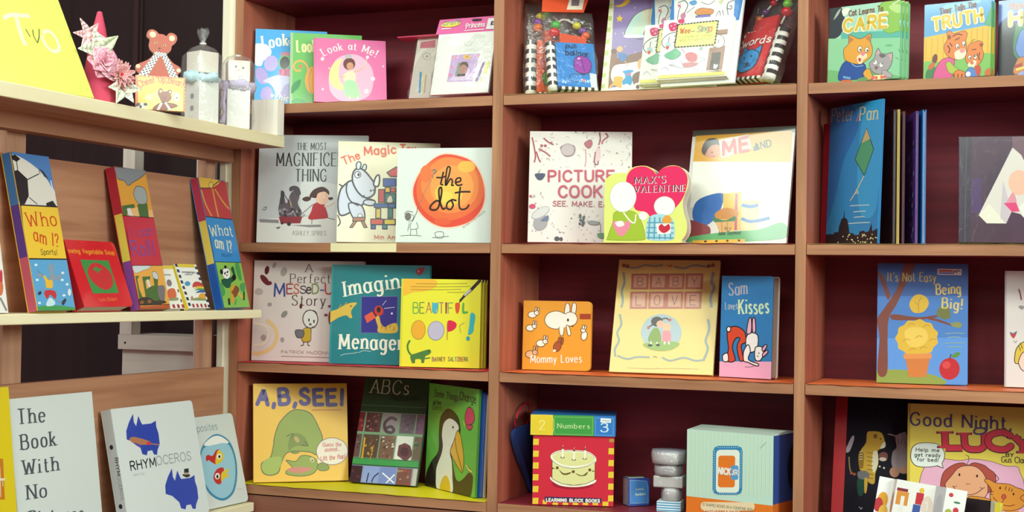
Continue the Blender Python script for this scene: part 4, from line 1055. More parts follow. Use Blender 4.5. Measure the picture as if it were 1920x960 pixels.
  ('O','1a2a18',18,'372 443 465 513 553 462 579 337 517 209 421 222 374 306'),
  ('b','3a58a8','496 870 558 823 575 693 499 741'),
  ('l','f0e8e0',19,'287 1033 358 1064 371 1011 296 955 370 937 446 993 402 1063'),
  ('b','d89a3c','547 664 599 613 571 503 519 556')]),
 'cook': (0.2161, 0.2402, [
  ('x',11),
  ('l','a02c48',29,'45 2264 92 2064 125 1847 101 1719'),
  ('l','a02c48',28,'140 1956 189 1812 233 1722'),
  ('l','a02c48',29,'1471 2387 1490 2240 1456 2110'),
  ('l','a02c48',29,'1596 2371 1650 2299 1562 2223 1520 2130'),
  ('l','a02c48',29,'290 2251 398 2162 504 2109'),
  ('l','a02c48',29,'191 2012 332 1941 439 1852'),
  ('b','b04a5c','1155 2141 1278 2217 1321 2126 1245 2032'),
  ('O','7a2a40',11,'1155 2141 1278 2217 1321 2126 1245 2032'),
  ('l','c87a84',18,'1181 2013 1195 1794 1173 1629'),
  ('l','8a3048',25,'1474 2074 1388 1907 1372 1724 1443 1689 1459 1872 1475 2019'),
  ('b','d8b4b8','1421 2054 1493 1982 1477 1799 1390 1742'),
  ('l','8a6a70',14,'646 2039 754 1858 929 1898 944 2081 715 2095 646 2039'),
  ('b','b8a4a8','945 2001 905 1907 807 1867 707 1903 664 1995 703 2089 802 2130 902 2093'),
  ('O','8a7078',11,'945 2001 905 1907 807 1867 707 1903 664 1995 703 2089 802 2130 902 2093'),
  ('b','a0384c','284 2086 275 2066 253 2057 231 2065 221 2085 230 2106 252 2115 274 2107'),
  ('b','a0384c','361 2084 352 2063 330 2054 307 2063 298 2083 307 2104 329 2113 351 2105'),
  ('b','2e3454','128 1467 333 1474 304 1372 235 1328 165 1363'),
  ('l','6a6470',11,'186 1486 237 1559'),
  ('b','c02a5c','152 762 133 725 85 708 36 723 14 761 34 799 82 815 131 800'),
  ('l','c02a5c',14,'123 805 167 841'),
  ('b','c02a5c','71 982 63 962 44 953 24 961 16 981 23 1002 42 1010 62 1002'),
  ('b','9a9498','384 347 291 259 181 263 120 357 143 486 236 575 346 571 407 476'),
  ('O','8a8488',10,'384 347 291 259 181 263 120 357 143 486 236 575 346 571 407 476'),
  ('b','5a6484','263 452 415 577 417 453'),
  ('b','c8c4c4','435 737 416 649 305 549 167 496 83 521 101 608 212 708 350 762'),
  ('O','9a9698',11,'435 737 416 649 305 549 167 496 83 521 101 608 212 708 350 762'),
  ('b','3a3844','1115 584 1108 562 1091 552 1074 561 1066 584 1073 607 1090 616 1107 607'),
  ('b','3a3844','1108 570 1101 547 1084 538 1067 547 1060 570 1066 592 1083 602 1101 593'),
  ('b','3a3844','1120 556 1113 533 1096 524 1078 533 1071 556 1078 578 1095 588 1112 579'),
  ('b','3a3844','1194 543 1188 520 1170 510 1153 519 1146 542 1152 565 1170 574 1187 565'),
  ('b','3a3844','1184 528 1177 505 1160 496 1143 505 1136 528 1142 550 1159 560 1177 551'),
  ('b','3a3844','1182 514 1175 491 1158 482 1141 491 1133 513 1140 536 1157 546 1175 537'),
  ('b','3a3844','1182 500 1175 477 1158 467 1140 477 1133 499 1140 522 1157 531 1174 522'),
  ('b','3a3844','1119 485 1112 462 1095 453 1077 462 1070 484 1077 507 1094 517 1111 507'),
  ('b','3a3844','1131 471 1124 448 1107 439 1090 448 1082 470 1089 493 1106 503 1123 493'),
  ('b','3a3844','1164 457 1157 434 1140 425 1123 434 1116 456 1122 479 1139 489 1157 479'),
  ('b','3a3844','1175 443 1169 420 1151 411 1134 420 1127 442 1133 465 1151 475 1168 465'),
  ('b','3a3844','1188 429 1182 406 1164 397 1147 406 1140 428 1146 451 1164 460 1181 451'),
  ('b','3a3844','1191 415 1184 392 1167 382 1150 392 1143 414 1149 437 1166 446 1184 437'),
  ('b','3a3844','1109 400 1102 377 1085 367 1068 377 1060 399 1067 422 1084 431 1101 422'),
  ('b','3a3844','1163 386 1156 363 1139 354 1122 363 1114 385 1121 408 1138 418 1156 408'),
  ('b','3a3844','1170 372 1163 349 1146 340 1129 349 1121 371 1128 394 1145 403 1163 394'),
  ('l','7a7478',14,'1266 426 1440 445 1510 410 1520 215'),
  ('b','8a8c8a','1489 410 1452 383 1368 377 1285 396 1253 429 1289 456 1374 462 1457 443'),
  ('O','6a6a68',11,'1489 410 1452 383 1368 377 1285 396 1253 429 1289 456 1374 462 1457 443'),
  ('b','5a8a6a','1461 197 1617 198 1584 92 1479 109'),
  ('b','3a3640','670 75 654 40 616 25 576 39 560 74 575 109 614 123 653 109'),
  ('b','3a3640','735 68 726 38 702 26 677 38 666 68 676 97 700 110 725 98'),
  ('t','PICTURE','b62c4c',416,1309,1783,1330,224,{'W':0.2}),
  ('t','COOK','b62c4c',638,968,1532,980,237,{'W':0.2}),
  ('t','SEE. MAKE. EAT.','a8344c',518,774,1805,771,107,{'W':0.16})]),
 'heart': (0.1683, 0.1542, [
  ('b','e22660','442 1180 466 1381 595 1509 799 1542 969 1465 1064 1375 1139 1475 1326 1542 1513 1522 1656 1381 1677 1180 1581 878 1343 610 1037 409 867 610 629 677 561 945'),
  ('t',"MAX'S",'f4ccd4',622,1180,1248,1200,141,{'W':0.2,'k':0.35,'serif':0.6}),
  ('t','VALENTINE','f4ccd4',622,1006,1656,1026,134,{'W':0.2,'k':0.35,'serif':0.6}),
  ('t',"MAX'S",'2a1c24',609,1190,1234,1210,134,{'k':0.35,'serif':0.6}),
  ('t','VALENTINE','2a1c24',609,1016,1643,1036,127,{'k':0.35,'serif':0.6}),
  ('b','a3bd34','170 409 204 610 425 650 629 610 765 409 833 141 765 57 119 57 68 107'),
  ('O','7a9a28',10,'170 409 204 610 425 650 629 610 765 409 833 141 765 57 119 57 68 107'),
  ('b','f6f8ee','646 929 566 711 374 620 182 711 102 929 182 1147 374 1237 566 1147'),
  ('O','c8c8a8',10,'646 929 566 711 374 620 182 711 102 929 182 1147 374 1237 566 1147'),
  ('b','f6f8ee','1435 738 1373 600 1224 543 1075 600 1013 738 1075 875 1224 932 1373 875'),
  ('O','c8c8a8',10,'1435 738 1373 600 1224 543 1075 600 1013 738 1075 875 1224 932 1373 875'),
  ('b','e88aa0','170 409 289 443 391 409 520 443 520 308 357 124 221 258'),
  ('b','f6f0ea','221 409 357 443 408 359 289 325'),
  ('b','a8d4dc','884 443 986 560 1207 577 1394 476 1439 174 1360 57 935 57 850 174'),
  ('l','5a9ab8',30,'928 516 908 74'),
  ('l','5a9ab8',30,'1030 516 1020 74'),
  ('l','5a9ab8',30,'1132 516 1132 74'),
  ('l','5a9ab8',30,'1234 516 1245 74'),
  ('l','5a9ab8',30,'1337 516 1357 74'),
  ('l','5a9ab8',27,'874 409 1418 402'),
  ('l','5a9ab8',27,'874 308 1418 302'),
  ('l','5a9ab8',27,'874 208 1418 201'),
  ('l','5a9ab8',27,'874 107 1418 101'),
  ('p','f0ece8','1054 392 1360 392 1360 191 1088 174'),
  ('b','c8283c','1112 325 1173 382 1234 335 1316 382 1343 282 1234 201 1139 241'),
  ('b','f6f0ea','881 543 855 482 792 456 730 482 704 543 730 605 792 630 855 605'),
  ('l','f0f0e0',27,'391 610 527 443 622 409 646 577'),
  ('b','e0a040','1180 476 1275 560 1360 503 1360 409 1207 402')]),
 'poster': (0.2223, 0.2407, [
  ('p','4a4a40','0 2274 2223 2274 2223 2407 0 2407'),
  ('p','e0a430','78 2291 2157 2308 2180 1658 69 1739'),
  ('b','3a2420','235 2007 313 2186 500 2223 640 2132 630 2042 441 2051 344 1874 265 1895'),
  ('b','d48c6c','325 1875 432 2059 621 2057 621 1826 388 1817'),
  ('b','2a1c1c','491 1922 487 1909 474 1904 460 1910 453 1923 457 1936 470 1941 484 1935'),
  ('l','a85a50',15,'480 1839 557 1828'),
  ('p','e8d8cc','599 2170 1231 2278 1329 1972 691 1787'),
  ('p','d8b4b0','640 2132 1199 2233 1278 1981 717 1829'),
  ('t','ME','c83040',729,1857,1261,1933,283,{'W':0.24}),
  ('p','3a4a70','1362 2005 1463 2053 1474 1923 1376 1917'),
  ('t','AND','4a4a50',1404,1926,1746,2003,142,{'W':0.2}),
  ('p','ecece0','69 1739 2180 1658 2166 752 94 758'),  # pale band painted in for the lamp's reflection on the sleeve
  ('b','2c68b4','170 579 217 866 468 1006 799 1037 789 756 632 475 347 332'),
  ('p','e0b850','799 1037 1195 1067 1248 274 874 252'),
  ('p','c05a7a','1062 1034 1119 1033 1167 273 1110 272'),
  ('b','8a3a40','104 472 337 438 572 335 552 160 142 117'),
  ('b','c8843c','656 616 864 738 1122 686 1167 582 1030 513 739 511'),
  ('b','3f7a4a','625 546 889 477 1097 565 1072 444 711 424'),
  ('p','d8a868','691 441 1089 461 1020 237 803 226'),
  ('l','a87848',14,'819 442 857 234'),
  ('l','a87848',14,'946 443 955 236'),
  ('p','e0c890','1210 893 1597 890 1581 262 1267 258'),
  ('l','3a68b0',70,'1220 789 1434 754 1571 788'),
  ('l','3a68b0',63,'1244 514 1461 447 1833 517'),
  ('b','5aa868','140 134 912 235 1614 280 2109 419 2134 90 151 28'),
  ('p','e8b440','223 65 1352 89 1358 22 213 -16'),
  ('t','by','2a2a2a',907,287,1051,289,62,{'W':0.14}),
  ('t','Jane Seymour','1c2424',772,170,1266,190,77,{'W':0.16}),
  ('b','3a2a20','537 44 530 29 510 22 488 28 478 43 485 58 506 64 527 59'),
  ('b','3a2a20','777 49 769 35 749 28 728 34 718 48 725 63 745 69 767 64'),
  ('b','3a2a20','1012 55 1004 40 985 33 964 39 954 53 961 68 981 75 1002 69'),
  ('b','3a2a20','1260 60 1253 46 1234 39 1213 45 1204 59 1211 74 1230 80 1251 74')]),
 'mommy': (0.1477, 0.1469, [
  ('b','f2eade','960 1068 890 932 717 872 542 925 468 1060 538 1197 711 1256 886 1203'),
  ('O','6a4424',14,'960 1068 890 932 717 872 542 925 468 1060 538 1197 711 1256 886 1203'),
  ('b','f2eade','788 930 889 932 877 755 812 753'),
  ('O','6a4424',14,'788 930 889 932 877 755 812 753'),
  ('b','f2eade','943 951 997 934 1043 775 982 750'),
  ('O','6a4424',14,'943 951 997 934 1043 775 982 750'),
  ('b','f2eade','900 1181 912 1377 962 1431 1006 1361 1001 1219'),
  ('O','6a4424',14,'900 1181 912 1377 962 1431 1006 1361 1001 1219'),
  ('b','f2eade','1045 1184 1063 1397 1117 1434 1151 1356 1120 1185'),
  ('O','6a4424',14,'1045 1184 1063 1397 1117 1434 1151 1356 1120 1185'),
  ('b','f2eade','1176 1094 1133 988 1026 942 918 984 873 1088 915 1195 1022 1240 1130 1198'),
  ('O','6a4424',14,'1176 1094 1133 988 1026 942 918 984 873 1088 915 1195 1022 1240 1130 1198'),
  ('b','f2eade','760 1143 922 1182 933 933 781 930'),
  ('b','2a1c18','996 1069 990 1046 974 1037 959 1046 952 1068 958 1091 973 1101 989 1092'),
  ('b','2a1c18','1095 943 1090 931 1077 925 1064 930 1059 942 1064 955 1076 961 1089 956'),
  ('b','f2eade','292 1170 265 1121 199 1099 132 1118 103 1167 130 1217 197 1238 264 1219'),
  ('O','6a4424',14,'292 1170 265 1121 199 1099 132 1118 103 1167 130 1217 197 1238 264 1219'),
  ('b','f2eade','253 1239 261 1327 285 1328 286 1244'),
  ('O','6a4424',14,'253 1239 261 1327 285 1328 286 1244'),
  ('b','f2eade','300 1235 318 1319 342 1310 324 1217'),
  ('O','6a4424',14,'300 1235 318 1319 342 1310 324 1217'),
  ('b','f2eade','343 1208 329 1175 292 1161 255 1174 240 1206 254 1239 291 1254 328 1241'),
  ('O','6a4424',14,'343 1208 329 1175 292 1161 255 1174 240 1206 254 1239 291 1254 328 1241'),
  ('b','2a1c18','320 1213 317 1206 310 1203 304 1206 301 1212 303 1219 310 1222 317 1219'),
  ('b','f2eade','250 885 224 837 160 816 96 835 68 881 94 929 158 950 222 931'),
  ('O','6a4424',14,'250 885 224 837 160 816 96 835 68 881 94 929 158 950 222 931'),
  ('b','f2eade','212 951 220 1035 243 1036 244 956'),
  ('O','6a4424',14,'212 951 220 1035 243 1036 244 956'),
  ('b','f2eade','258 947 274 1028 297 1019 281 930'),
  ('O','6a4424',14,'258 947 274 1028 297 1019 281 930'),
  ('b','f2eade','299 921 285 890 250 876 214 888 199 919 213 951 248 965 284 952'),
  ('O','6a4424',14,'299 921 285 890 250 876 214 888 199 919 213 951 248 965 284 952'),
  ('b','2a1c18','276 925 273 919 267 916 261 919 258 925 260 931 267 934 273 932'),
  ('b','f2eade','494 563 466 511 397 489 328 509 298 559 326 610 395 633 464 613'),
  ('O','6a4424',14,'494 563 466 511 397 489 328 509 298 559 326 610 395 633 464 613'),
  ('b','f2eade','453 634 462 725 486 725 488 639'),
  ('O','6a4424',14,'453 634 462 725 486 725 488 639'),
  ('b','f2eade','502 630 521 717 545 707 527 611'),
  ('O','6a4424',14,'502 630 521 717 545 707 527 611'),
  ('b','f2eade','547 602 532 568 494 553 456 566 439 600 455 634 492 649 530 636'),
  ('O','6a4424',14,'547 602 532 568 494 553 456 566 439 600 455 634 492 649 530 636'),
  ('b','2a1c18','522 606 519 600 513 597 506 599 503 606 505 613 512 616 519 613'),
  ('b','e8b488','280 325 251 269 177 245 102 266 71 320 100 375 174 399 249 378'),
  ('O','6a4424',14,'280 325 251 269 177 245 102 266 71 320 100 375 174 399 249 378'),
  ('b','e8b488','237 401 246 499 272 499 274 407'),
  ('O','6a4424',14,'237 401 246 499 272 499 274 407'),
  ('b','e8b488','290 397 309 490 336 480 316 377'),
  ('O','6a4424',14,'290 397 309 490 336 480 316 377'),
  ('b','e8b488','337 367 321 330 281 314 240 328 222 364 238 401 279 417 320 403'),
  ('O','6a4424',14,'337 367 321 330 281 314 240 328 222 364 238 401 279 417 320 403'),
  ('b','2a1c18','311 371 308 364 301 361 293 364 290 371 293 378 300 381 308 379'),
  ('b','f2eade','1395 736 1365 669 1315 648 1275 683 1268 755 1298 822 1348 844 1388 808'),
  ('O','6a4424',14,'1395 736 1365 669 1315 648 1275 683 1268 755 1298 822 1348 844 1388 808'),
  ('b','f2eade','1359 863 1344 828 1309 812 1273 826 1258 861 1272 896 1308 912 1344 898'),
  ('O','6a4424',14,'1359 863 1344 828 1309 812 1273 826 1258 861 1272 896 1308 912 1344 898'),
  ('b','f2eade','1287 886 1296 958 1329 962 1330 898'),
  ('O','6a4424',14,'1287 886 1296 958 1329 962 1330 898'),
  ('b','f2eade','1333 887 1350 955 1379 941 1359 877'),
  ('O','6a4424',14,'1333 887 1350 955 1379 941 1359 877'),
  ('b','a8522c','833 479 784 411 720 397 678 446 683 529 732 598 796 611 838 562'),
  ('O','6a4424',14,'833 479 784 411 720 397 678 446 683 529 732 598 796 611 838 562'),
  ('b','a8522c','768 593 792 696 835 697 829 605'),
  ('O','6a4424',14,'768 593 792 696 835 697 829 605'),
  ('b','a8522c','836 584 857 690 886 677 873 556'),
  ('O','6a4424',14,'836 584 857 690 886 677 873 556'),
  ('b','f0e4d4','734 412 724 391 699 383 673 390 662 410 672 430 698 439 723 431'),
  ('p','a83a1c','1228 1205 1463 1209 1464 1099 1230 1095'),
  ('t','Mommy Loves','f4e8d4',186,138,1288,176,163,{'W':0.15,'k':0.7,'serif':0.4,'jit':0.03})]),
 'baby': (0.2169, 0.2461, [
  ('p','bf7466','296 2150 672 2155 687 1804 313 1798'),
  ('p','d9a48a','350 2105 625 2110 633 1848 360 1843'),
  ('t','B','8a5a58',436,1882,558,1884,180,{'W':0.07}),
  ('p','bf7466','693 2156 1067 2161 1080 1811 709 1805'),
  ('p','d9a48a','748 2111 1020 2115 1027 1855 755 1850'),
  ('t','A','8a5a58',831,1889,952,1891,179,{'W':0.07}),
  ('p','bf7466','1067 2161 1439 2167 1449 1818 1080 1811'),
  ('p','d9a48a','1121 2117 1392 2121 1396 1861 1126 1857'),
  ('t','B','8a5a58',1202,1895,1323,1897,179,{'W':0.07}),
  ('p','bf7466','1460 2167 1829 2172 1837 1824 1470 1818'),
  ('p','d9a48a','1513 2123 1783 2127 1785 1868 1517 1863'),
  ('t','Y','8a5a58',1592,1901,1712,1903,178,{'W':0.07}),
  ('p','bf7466','303 1749 677 1756 695 1377 324 1369'),
  ('p','d9a48a','358 1706 630 1711 641 1420 370 1414'),
  ('t','L','8a5a58',445,1452,567,1455,211,{'W':0.07}),
  ('p','bf7466','698 1756 1069 1763 1085 1385 716 1377'),
  ('p','d9a48a','752 1713 1023 1718 1032 1428 762 1422'),
  ('t','O','8a5a58',837,1460,958,1463,210,{'W':0.07}),
  ('p','bf7466','1069 1763 1439 1770 1451 1393 1085 1385'),
  ('p','d9a48a','1123 1720 1392 1725 1399 1435 1131 1430'),
  ('t','V','8a5a58',1206,1468,1326,1470,209,{'W':0.07}),
  ('p','bf7466','1460 1770 1826 1776 1837 1401 1472 1393'),
  ('p','d9a48a','1512 1727 1780 1732 1785 1443 1519 1438'),
  ('t','E','8a5a58',1593,1476,1713,1478,209,{'W':0.07}),
  ('l','92a2a0',37,'106 2310 364 2275 576 2343 759 2319 955 2348'),
  ('l','92a2a0',37,'1192 2313 1409 2278 1619 2349 1905 2315 1992 2346'),
  ('l','92a2a0',45,'118 2177 161 1952 121 1765 160 1543 138 1395'),
  ('l','92a2a0',44,'116 1247 173 1030 101 847 154 668 83 487 109 328'),
  ('l','92a2a0',58,'2036 2205 2014 1982 2074 1873 2017 1652 2048 1434'),
  ('l','92a2a0',49,'1994 1180 2031 967 1978 717 2034 542 1957 295'),
  ('l','92a2a0',39,'149 347 367 283 574 331 836 332'),
  ('l','92a2a0',38,'1097 339 1276 274 1547 345 1792 290 1962 312'),
  ('b','9a6a50','152 2329 143 2300 115 2287 86 2299 71 2328 80 2358 107 2371 137 2359'),
  ('b','9a6a50','237 2312 228 2282 201 2269 171 2281 157 2311 166 2340 193 2353 223 2341'),
  ('b','9a6a50','1971 2335 1962 2305 1935 2293 1907 2305 1893 2334 1903 2363 1930 2375 1958 2364'),
  ('b','9a6a50','2055 2354 2046 2325 2019 2313 1990 2325 1977 2353 1987 2383 2014 2395 2042 2383'),
  ('b','c0645c','1027 2360 1100 2334 1152 2361 1114 2304'),
  ('b','a9bcc4','1464 881 1360 602 1069 480 758 585 608 860 710 1143 1006 1267 1318 1157'),
  ('b','8fae58','672 611 966 672 1315 681 1440 631 1292 514 1052 472 803 515'),
  ('b','40302e','1057 1105 1026 1028 939 994 847 1023 803 1099 834 1177 922 1210 1014 1181'),
  ('l','40302e',29,'881 1065 804 1009 748 964'),
  ('b','c05a50','790 965 783 942 761 932 738 941 726 963 734 987 755 997 779 988'),
  ('l','40302e',29,'1032 1159 1119 1179 1193 1126'),
  ('b','c05a50','1234 1145 1226 1122 1205 1112 1182 1121 1171 1144 1178 1167 1200 1177 1223 1168'),
  ('b','e8b098','1090 1051 1070 995 1012 970 950 992 921 1048 941 1104 999 1129 1061 1107'),
  ('b','e8b898','1235 990 1214 924 1151 895 1085 920 1053 986 1074 1053 1137 1081 1203 1056'),
  ('b','7f9a44','856 938 979 941 1049 728 1002 655 771 685'),
  ('b','dc8a94','1071 889 1222 893 1244 697 1088 675'),
  ('l','f0e8e0',32,'843 669 833 579'),
  ('l','f0e8e0',32,'966 661 973 583'),
  ('b','2a2020','874 588 862 567 828 558 792 565 776 585 789 605 823 615 858 607'),
  ('b','2a2020','1031 599 1020 579 991 570 961 577 947 597 958 617 987 626 1017 619'),
  ('l','f0e8e0',32,'1123 676 1128 616'),
  ('l','f0e8e0',32,'1210 678 1222 618'),
  ('l','7a7a6a',14,'906 334 939 352 994 329'),
  ('b','b0a890','1025 109 1022 99 1013 95 1002 99 998 108 1001 118 1010 123 1020 119'),
  ('l','d0c088',14,'385 96 874 94 1357 116 1872 118')]),
 'sam': (0.1155, 0.204, [
  ('p','efb0d2','-8 303 1190 348 1190 -35 -8 -25'),
  ('t','Sam','bfb8c8',177,1648,577,1680,253,{'k':0.5,'serif':0.7,'jit':0.04}),
  ('t','Loves','b8c4cc',102,1351,373,1369,144,{'k':0.5,'serif':0.5,'jit':0.06}),
  ('t','Kisses','d4ecc4',411,1270,1064,1301,291,{'W':0.14,'k':0.5,'serif':0.8,'jit':0.03}),
  ('b','d8472c','188 972 350 1023 539 927 584 729 483 654 502 521 539 356 456 348 388 612 445 785 350 778 281 603 350 338 157 326 196 562 157 833'),
  ('O','16121c',22,'188 972 350 1023 539 927 584 729 483 654 502 521 539 356 456 348 388 612 445 785 350 778 281 603 350 338 157 326 196 562 157 833'),
  ('b','f2eef0','71 431 177 475 196 323 87 312'),
  ('O','16121c',22,'71 431 177 475 196 323 87 312'),
  ('b','f0ecee','235 964 221 925 188 907 155 920 142 958 155 998 188 1016 221 1002'),
  ('O','16121c',22,'235 964 221 925 188 907 155 920 142 958 155 998 188 1016 221 1002'),
  ('b','f4f0f2','584 796 688 903 834 864 852 684 798 547 614 530'),
  ('O','16121c',21,'584 796 688 903 834 864 852 684 798 547 614 530'),
  ('b','f0b4d0','595 897 632 1167 688 1186 695 921'),
  ('O','16121c',21,'595 897 632 1167 688 1186 695 921'),
  ('b','f0b4d0','725 923 717 1171 769 1191 791 944'),
  ('O','16121c',21,'725 923 717 1171 769 1191 791 944'),
  ('b','f4f0f2','798 613 942 625 978 497 907 359 798 381'),
  ('O','16121c',21,'798 613 942 625 978 497 907 359 798 381'),
  ('b','f4f0f2','539 524 632 666 688 537 651 367 870 289 834 246 632 315 547 340'),
  ('O','16121c',21,'539 524 632 666 688 537 651 367 870 289 834 246 632 315 547 340'),
  ('b','f0b4d0','942 592 1014 680 1050 651 978 546'),
  ('O','16121c',21,'942 592 1014 680 1050 651 978 546'),
  ('b','f0b4d0','960 495 1050 569 1071 522 978 438'),
  ('O','16121c',21,'960 495 1050 569 1071 522 978 438'),
  ('b','2a2028','892 506 888 496 878 491 867 494 863 503 867 513 878 517 888 515'),
  ('l','16121c',14,'834 451 878 435'),
  ('l','8a6a90',11,'577 219 688 221 780 240')]),
 'numbers': (0.1669, 0.1405, [
  ('p','e8c83a','3 1350 121 1350 116 1224 -2 1223'),
  ('p','e8c83a','4 1106 122 1107 118 981 0 979'),
  ('p','e8c83a','6 863 123 865 119 738 1 736'),
  ('p','e8c83a','7 620 125 622 120 495 2 493'),
  ('p','e8c83a','8 377 126 379 121 253 4 250'),
  ('p','e8c83a','10 134 127 137 123 10 5 8'),
  ('p','e8c83a','1560 1193 1669 1194 1670 1069 1556 1068'),
  ('p','e8c83a','1561 951 1670 952 1671 828 1557 826'),
  ('p','e8c83a','1562 709 1671 711 1671 586 1558 585'),
  ('p','e8c83a','1563 468 1672 470 1672 345 1558 343'),
  ('p','e8c83a','1564 226 1673 229 1673 104 1559 102'),
  ('p','b88a3a','1570 1387 1669 1388 1669 1318 1570 1317'),
  ('p','e8c83a','217 98 298 100 299 9 217 12'),
  ('p','e8c83a','1450 95 1569 97 1570 8 1450 10'),
  ('p','e8c83a','421 47 535 47 535 -1 421 2'),
  ('p','e8c83a','628 52 742 52 742 4 629 6'),
  ('p','e8c83a','835 56 948 56 949 9 835 11'),
  ('p','e8c83a','1041 61 1154 61 1154 13 1041 16'),
  ('p','e8c83a','1246 65 1358 65 1358 18 1246 20'),
  ('p','e8c83a','1450 70 1562 70 1562 22 1450 25'),
  ('p','2a2a58','262 165 1425 164 1420 64 255 59'),
  ('t','LEARNING BLOCK BOOKS','f2ece0',293,70,1388,78,60,{'W':0.3}),
  ('b','a01c30','1262 452 1138 371 836 332 533 359 406 437 532 520 835 558 1137 530'),
  ('b','f2f0dc','362 575 444 526 621 441 849 407 1100 450 1299 540 1284 478 1100 407 836 377 571 402 393 500'),
  ('p','e0de9c','401 929 1283 940 1284 540 1100 450 849 412 596 441 403 538'),
  ('L','4a3a20',10,'401 929 1283 940 1284 540 1100 450 849 412 596 441 403 538 401 929'),
  ('b','e0de9c','385 979 492 1086 719 1114 971 1111 1172 1076 1292 952 1173 851 872 789 569 830'),
  ('O','f2f0dc',41,'385 979 492 1086 719 1114 971 1111 1172 1076 1292 952 1173 851 872 789 569 830'),
  ('l','5a4a28',8,'391 916 569 805 847 759 1123 818 1285 915'),
  ('l','5a4a28',8,'395 1030 492 1086 719 1119 971 1116 1197 1064 1282 965'),
  ('b','7a5a28','659 982 646 968 614 962 582 967 568 981 582 996 614 1002 646 996'),
  ('L','f2eee0',40,'614 987 618 1153'),
  ('b','6a4a28','638 1171 632 1157 618 1150 604 1156 598 1170 604 1185 618 1191 632 1185'),
  ('l','d8c8b0',8,'618 1196 623 1239'),
  ('b','7a5a28','892 940 878 926 846 919 814 925 801 939 814 953 846 959 878 954'),
  ('L','f2eee0',40,'846 944 851 1110'),
  ('b','6a4a28','871 1128 865 1114 851 1108 836 1113 830 1128 836 1142 850 1148 865 1142'),
  ('l','d8c8b0',8,'850 1153 855 1196'),
  ('b','7a5a28','1117 968 1104 953 1072 947 1041 953 1027 967 1040 981 1072 987 1104 982'),
  ('L','f2eee0',40,'1072 972 1077 1138'),
  ('b','6a4a28','1097 1155 1091 1141 1077 1135 1062 1141 1057 1155 1062 1169 1077 1175 1091 1169'),
  ('l','d8c8b0',8,'1076 1180 1081 1223'),
  ('b','6a4a20','539 764 530 743 509 734 487 742 478 763 487 785 508 794 530 786'),
  ('b','6a4a20','870 694 861 672 840 663 819 672 810 693 818 714 840 723 861 715'),
  ('b','6a4a20','1208 739 1200 718 1179 708 1157 717 1148 738 1157 759 1178 768 1200 760'),
  ('b','6a5a28','544 729 646 655 797 683 734 631 621 630'),
  ('b','6a5a28','883 664 1024 623 1136 700 1099 625 974 610'),
  ('p','6a5a28','402 777 463 748 402 732'),
  ('p','6a5a28','1223 734 1286 715 1236 702')]),
 'numberslid': (0.172, 0.042, [
  ('p','e4c832','-11 449 455 453 459 -32 -12 -37'),
  ('p','3f9a44','455 453 1292 460 1296 -24 459 -32'),
  ('p','2f78c8','1292 460 1749 464 1758 -43 1291 -48'),
  ('l','f0dc70',7,'31 389 426 390 428 28 32 37 31 389'),
  ('L','8ac070',10,'481 380 1259 382 1260 24 483 27 481 380'),
  ('L','6aa8e0',10,'1316 375 1676 376 1677 24 1318 25 1316 375'),
  ('t','2','f0e088',181,111,296,117,180,{'W':0.16,'k':0.5,'serif':0.4}),
  ('t','Numbers','c8e0a0',550,153,1198,154,92,{'W':0.17,'k':0.6,'serif':0.8}),
  ('t','3','d0e4f0',1428,94,1562,95,179,{'W':0.18,'k':0.5}),
  ('p','eef0ee','1418 374 1632 366 1628 282 1417 287'),
  ('L','8a9aa0',15,'1454 326 1603 320')]),
 'nick': (0.1876, 0.1682, [
  ('p','e87a24','-13 354 1894 346 1891 -79 -11 -260'),
  ('p','cfe6cc','24 1666 52 1668 57 368 29 366'),
  ('p','cfe6cc','111 1673 139 1675 143 376 115 373'),
  ('p','cfe6cc','197 1679 226 1681 229 383 201 381'),
  ('p','cfe6cc','284 1685 312 1687 315 391 287 389'),
  ('p','cfe6cc','371 1692 399 1694 401 399 373 396'),
  ('p','cfe6cc','457 1698 485 1700 486 406 459 404'),
  ('p','cfe6cc','543 1704 571 1706 572 414 544 411'),
  ('p','cfe6cc','629 1711 657 1713 657 421 629 419'),
  ('p','cfe6cc','715 1717 743 1719 742 428 714 426'),
  ('p','cfe6cc','801 1723 828 1725 827 436 799 433'),
  ('p','cfe6cc','886 1729 914 1731 912 443 884 441'),
  ('p','cfe6cc','971 1736 999 1738 996 451 969 448'),
  ('p','cfe6cc','1057 1742 1084 1744 1081 458 1053 456'),
  ('p','cfe6cc','1142 1748 1169 1750 1165 466 1137 463'),
  ('p','cfe6cc','1226 1754 1254 1756 1249 473 1222 471'),
  ('p','cfe6cc','1311 1760 1339 1762 1333 480 1306 478'),
  ('p','cfe6cc','1396 1767 1423 1769 1417 488 1389 485'),
  ('p','cfe6cc','1480 1773 1507 1775 1500 495 1473 493'),
  ('p','cfe6cc','1564 1779 1591 1781 1584 502 1557 500'),
  ('p','cfe6cc','1648 1785 1675 1787 1667 510 1640 507'),
  ('p','cfe6cc','1732 1791 1759 1793 1750 517 1723 514'),
  ('p','cfe6cc','1816 1797 1843 1799 1833 524 1806 522'),
  ('p','2f86b8','1115 1437 1196 1413 1229 1342 1227 594 1193 519 1113 481 701 445 619 469 585 539 585 1292 619 1369 701 1406'),
  ('p','e8f0e4','1088 1358 1143 1342 1165 1294 1163 597 1140 546 1085 520 733 490 678 505 655 553 655 1254 678 1306 733 1331'),
  ('p','e87a24','1019 1239 1054 1228 1069 1197 1067 667 1053 634 1017 617 751 595 715 605 701 636 701 1168 716 1201 752 1218'),
  ('p','5a9cd0','1105 1055 1131 1047 1142 1024 1141 809 1130 785 1104 773 1017 766 992 773 981 796 981 1011 992 1036 1018 1048'),
  ('b','a8d4e8','629 1302 626 1294 618 1291 609 1293 606 1300 609 1308 618 1311 626 1309'),
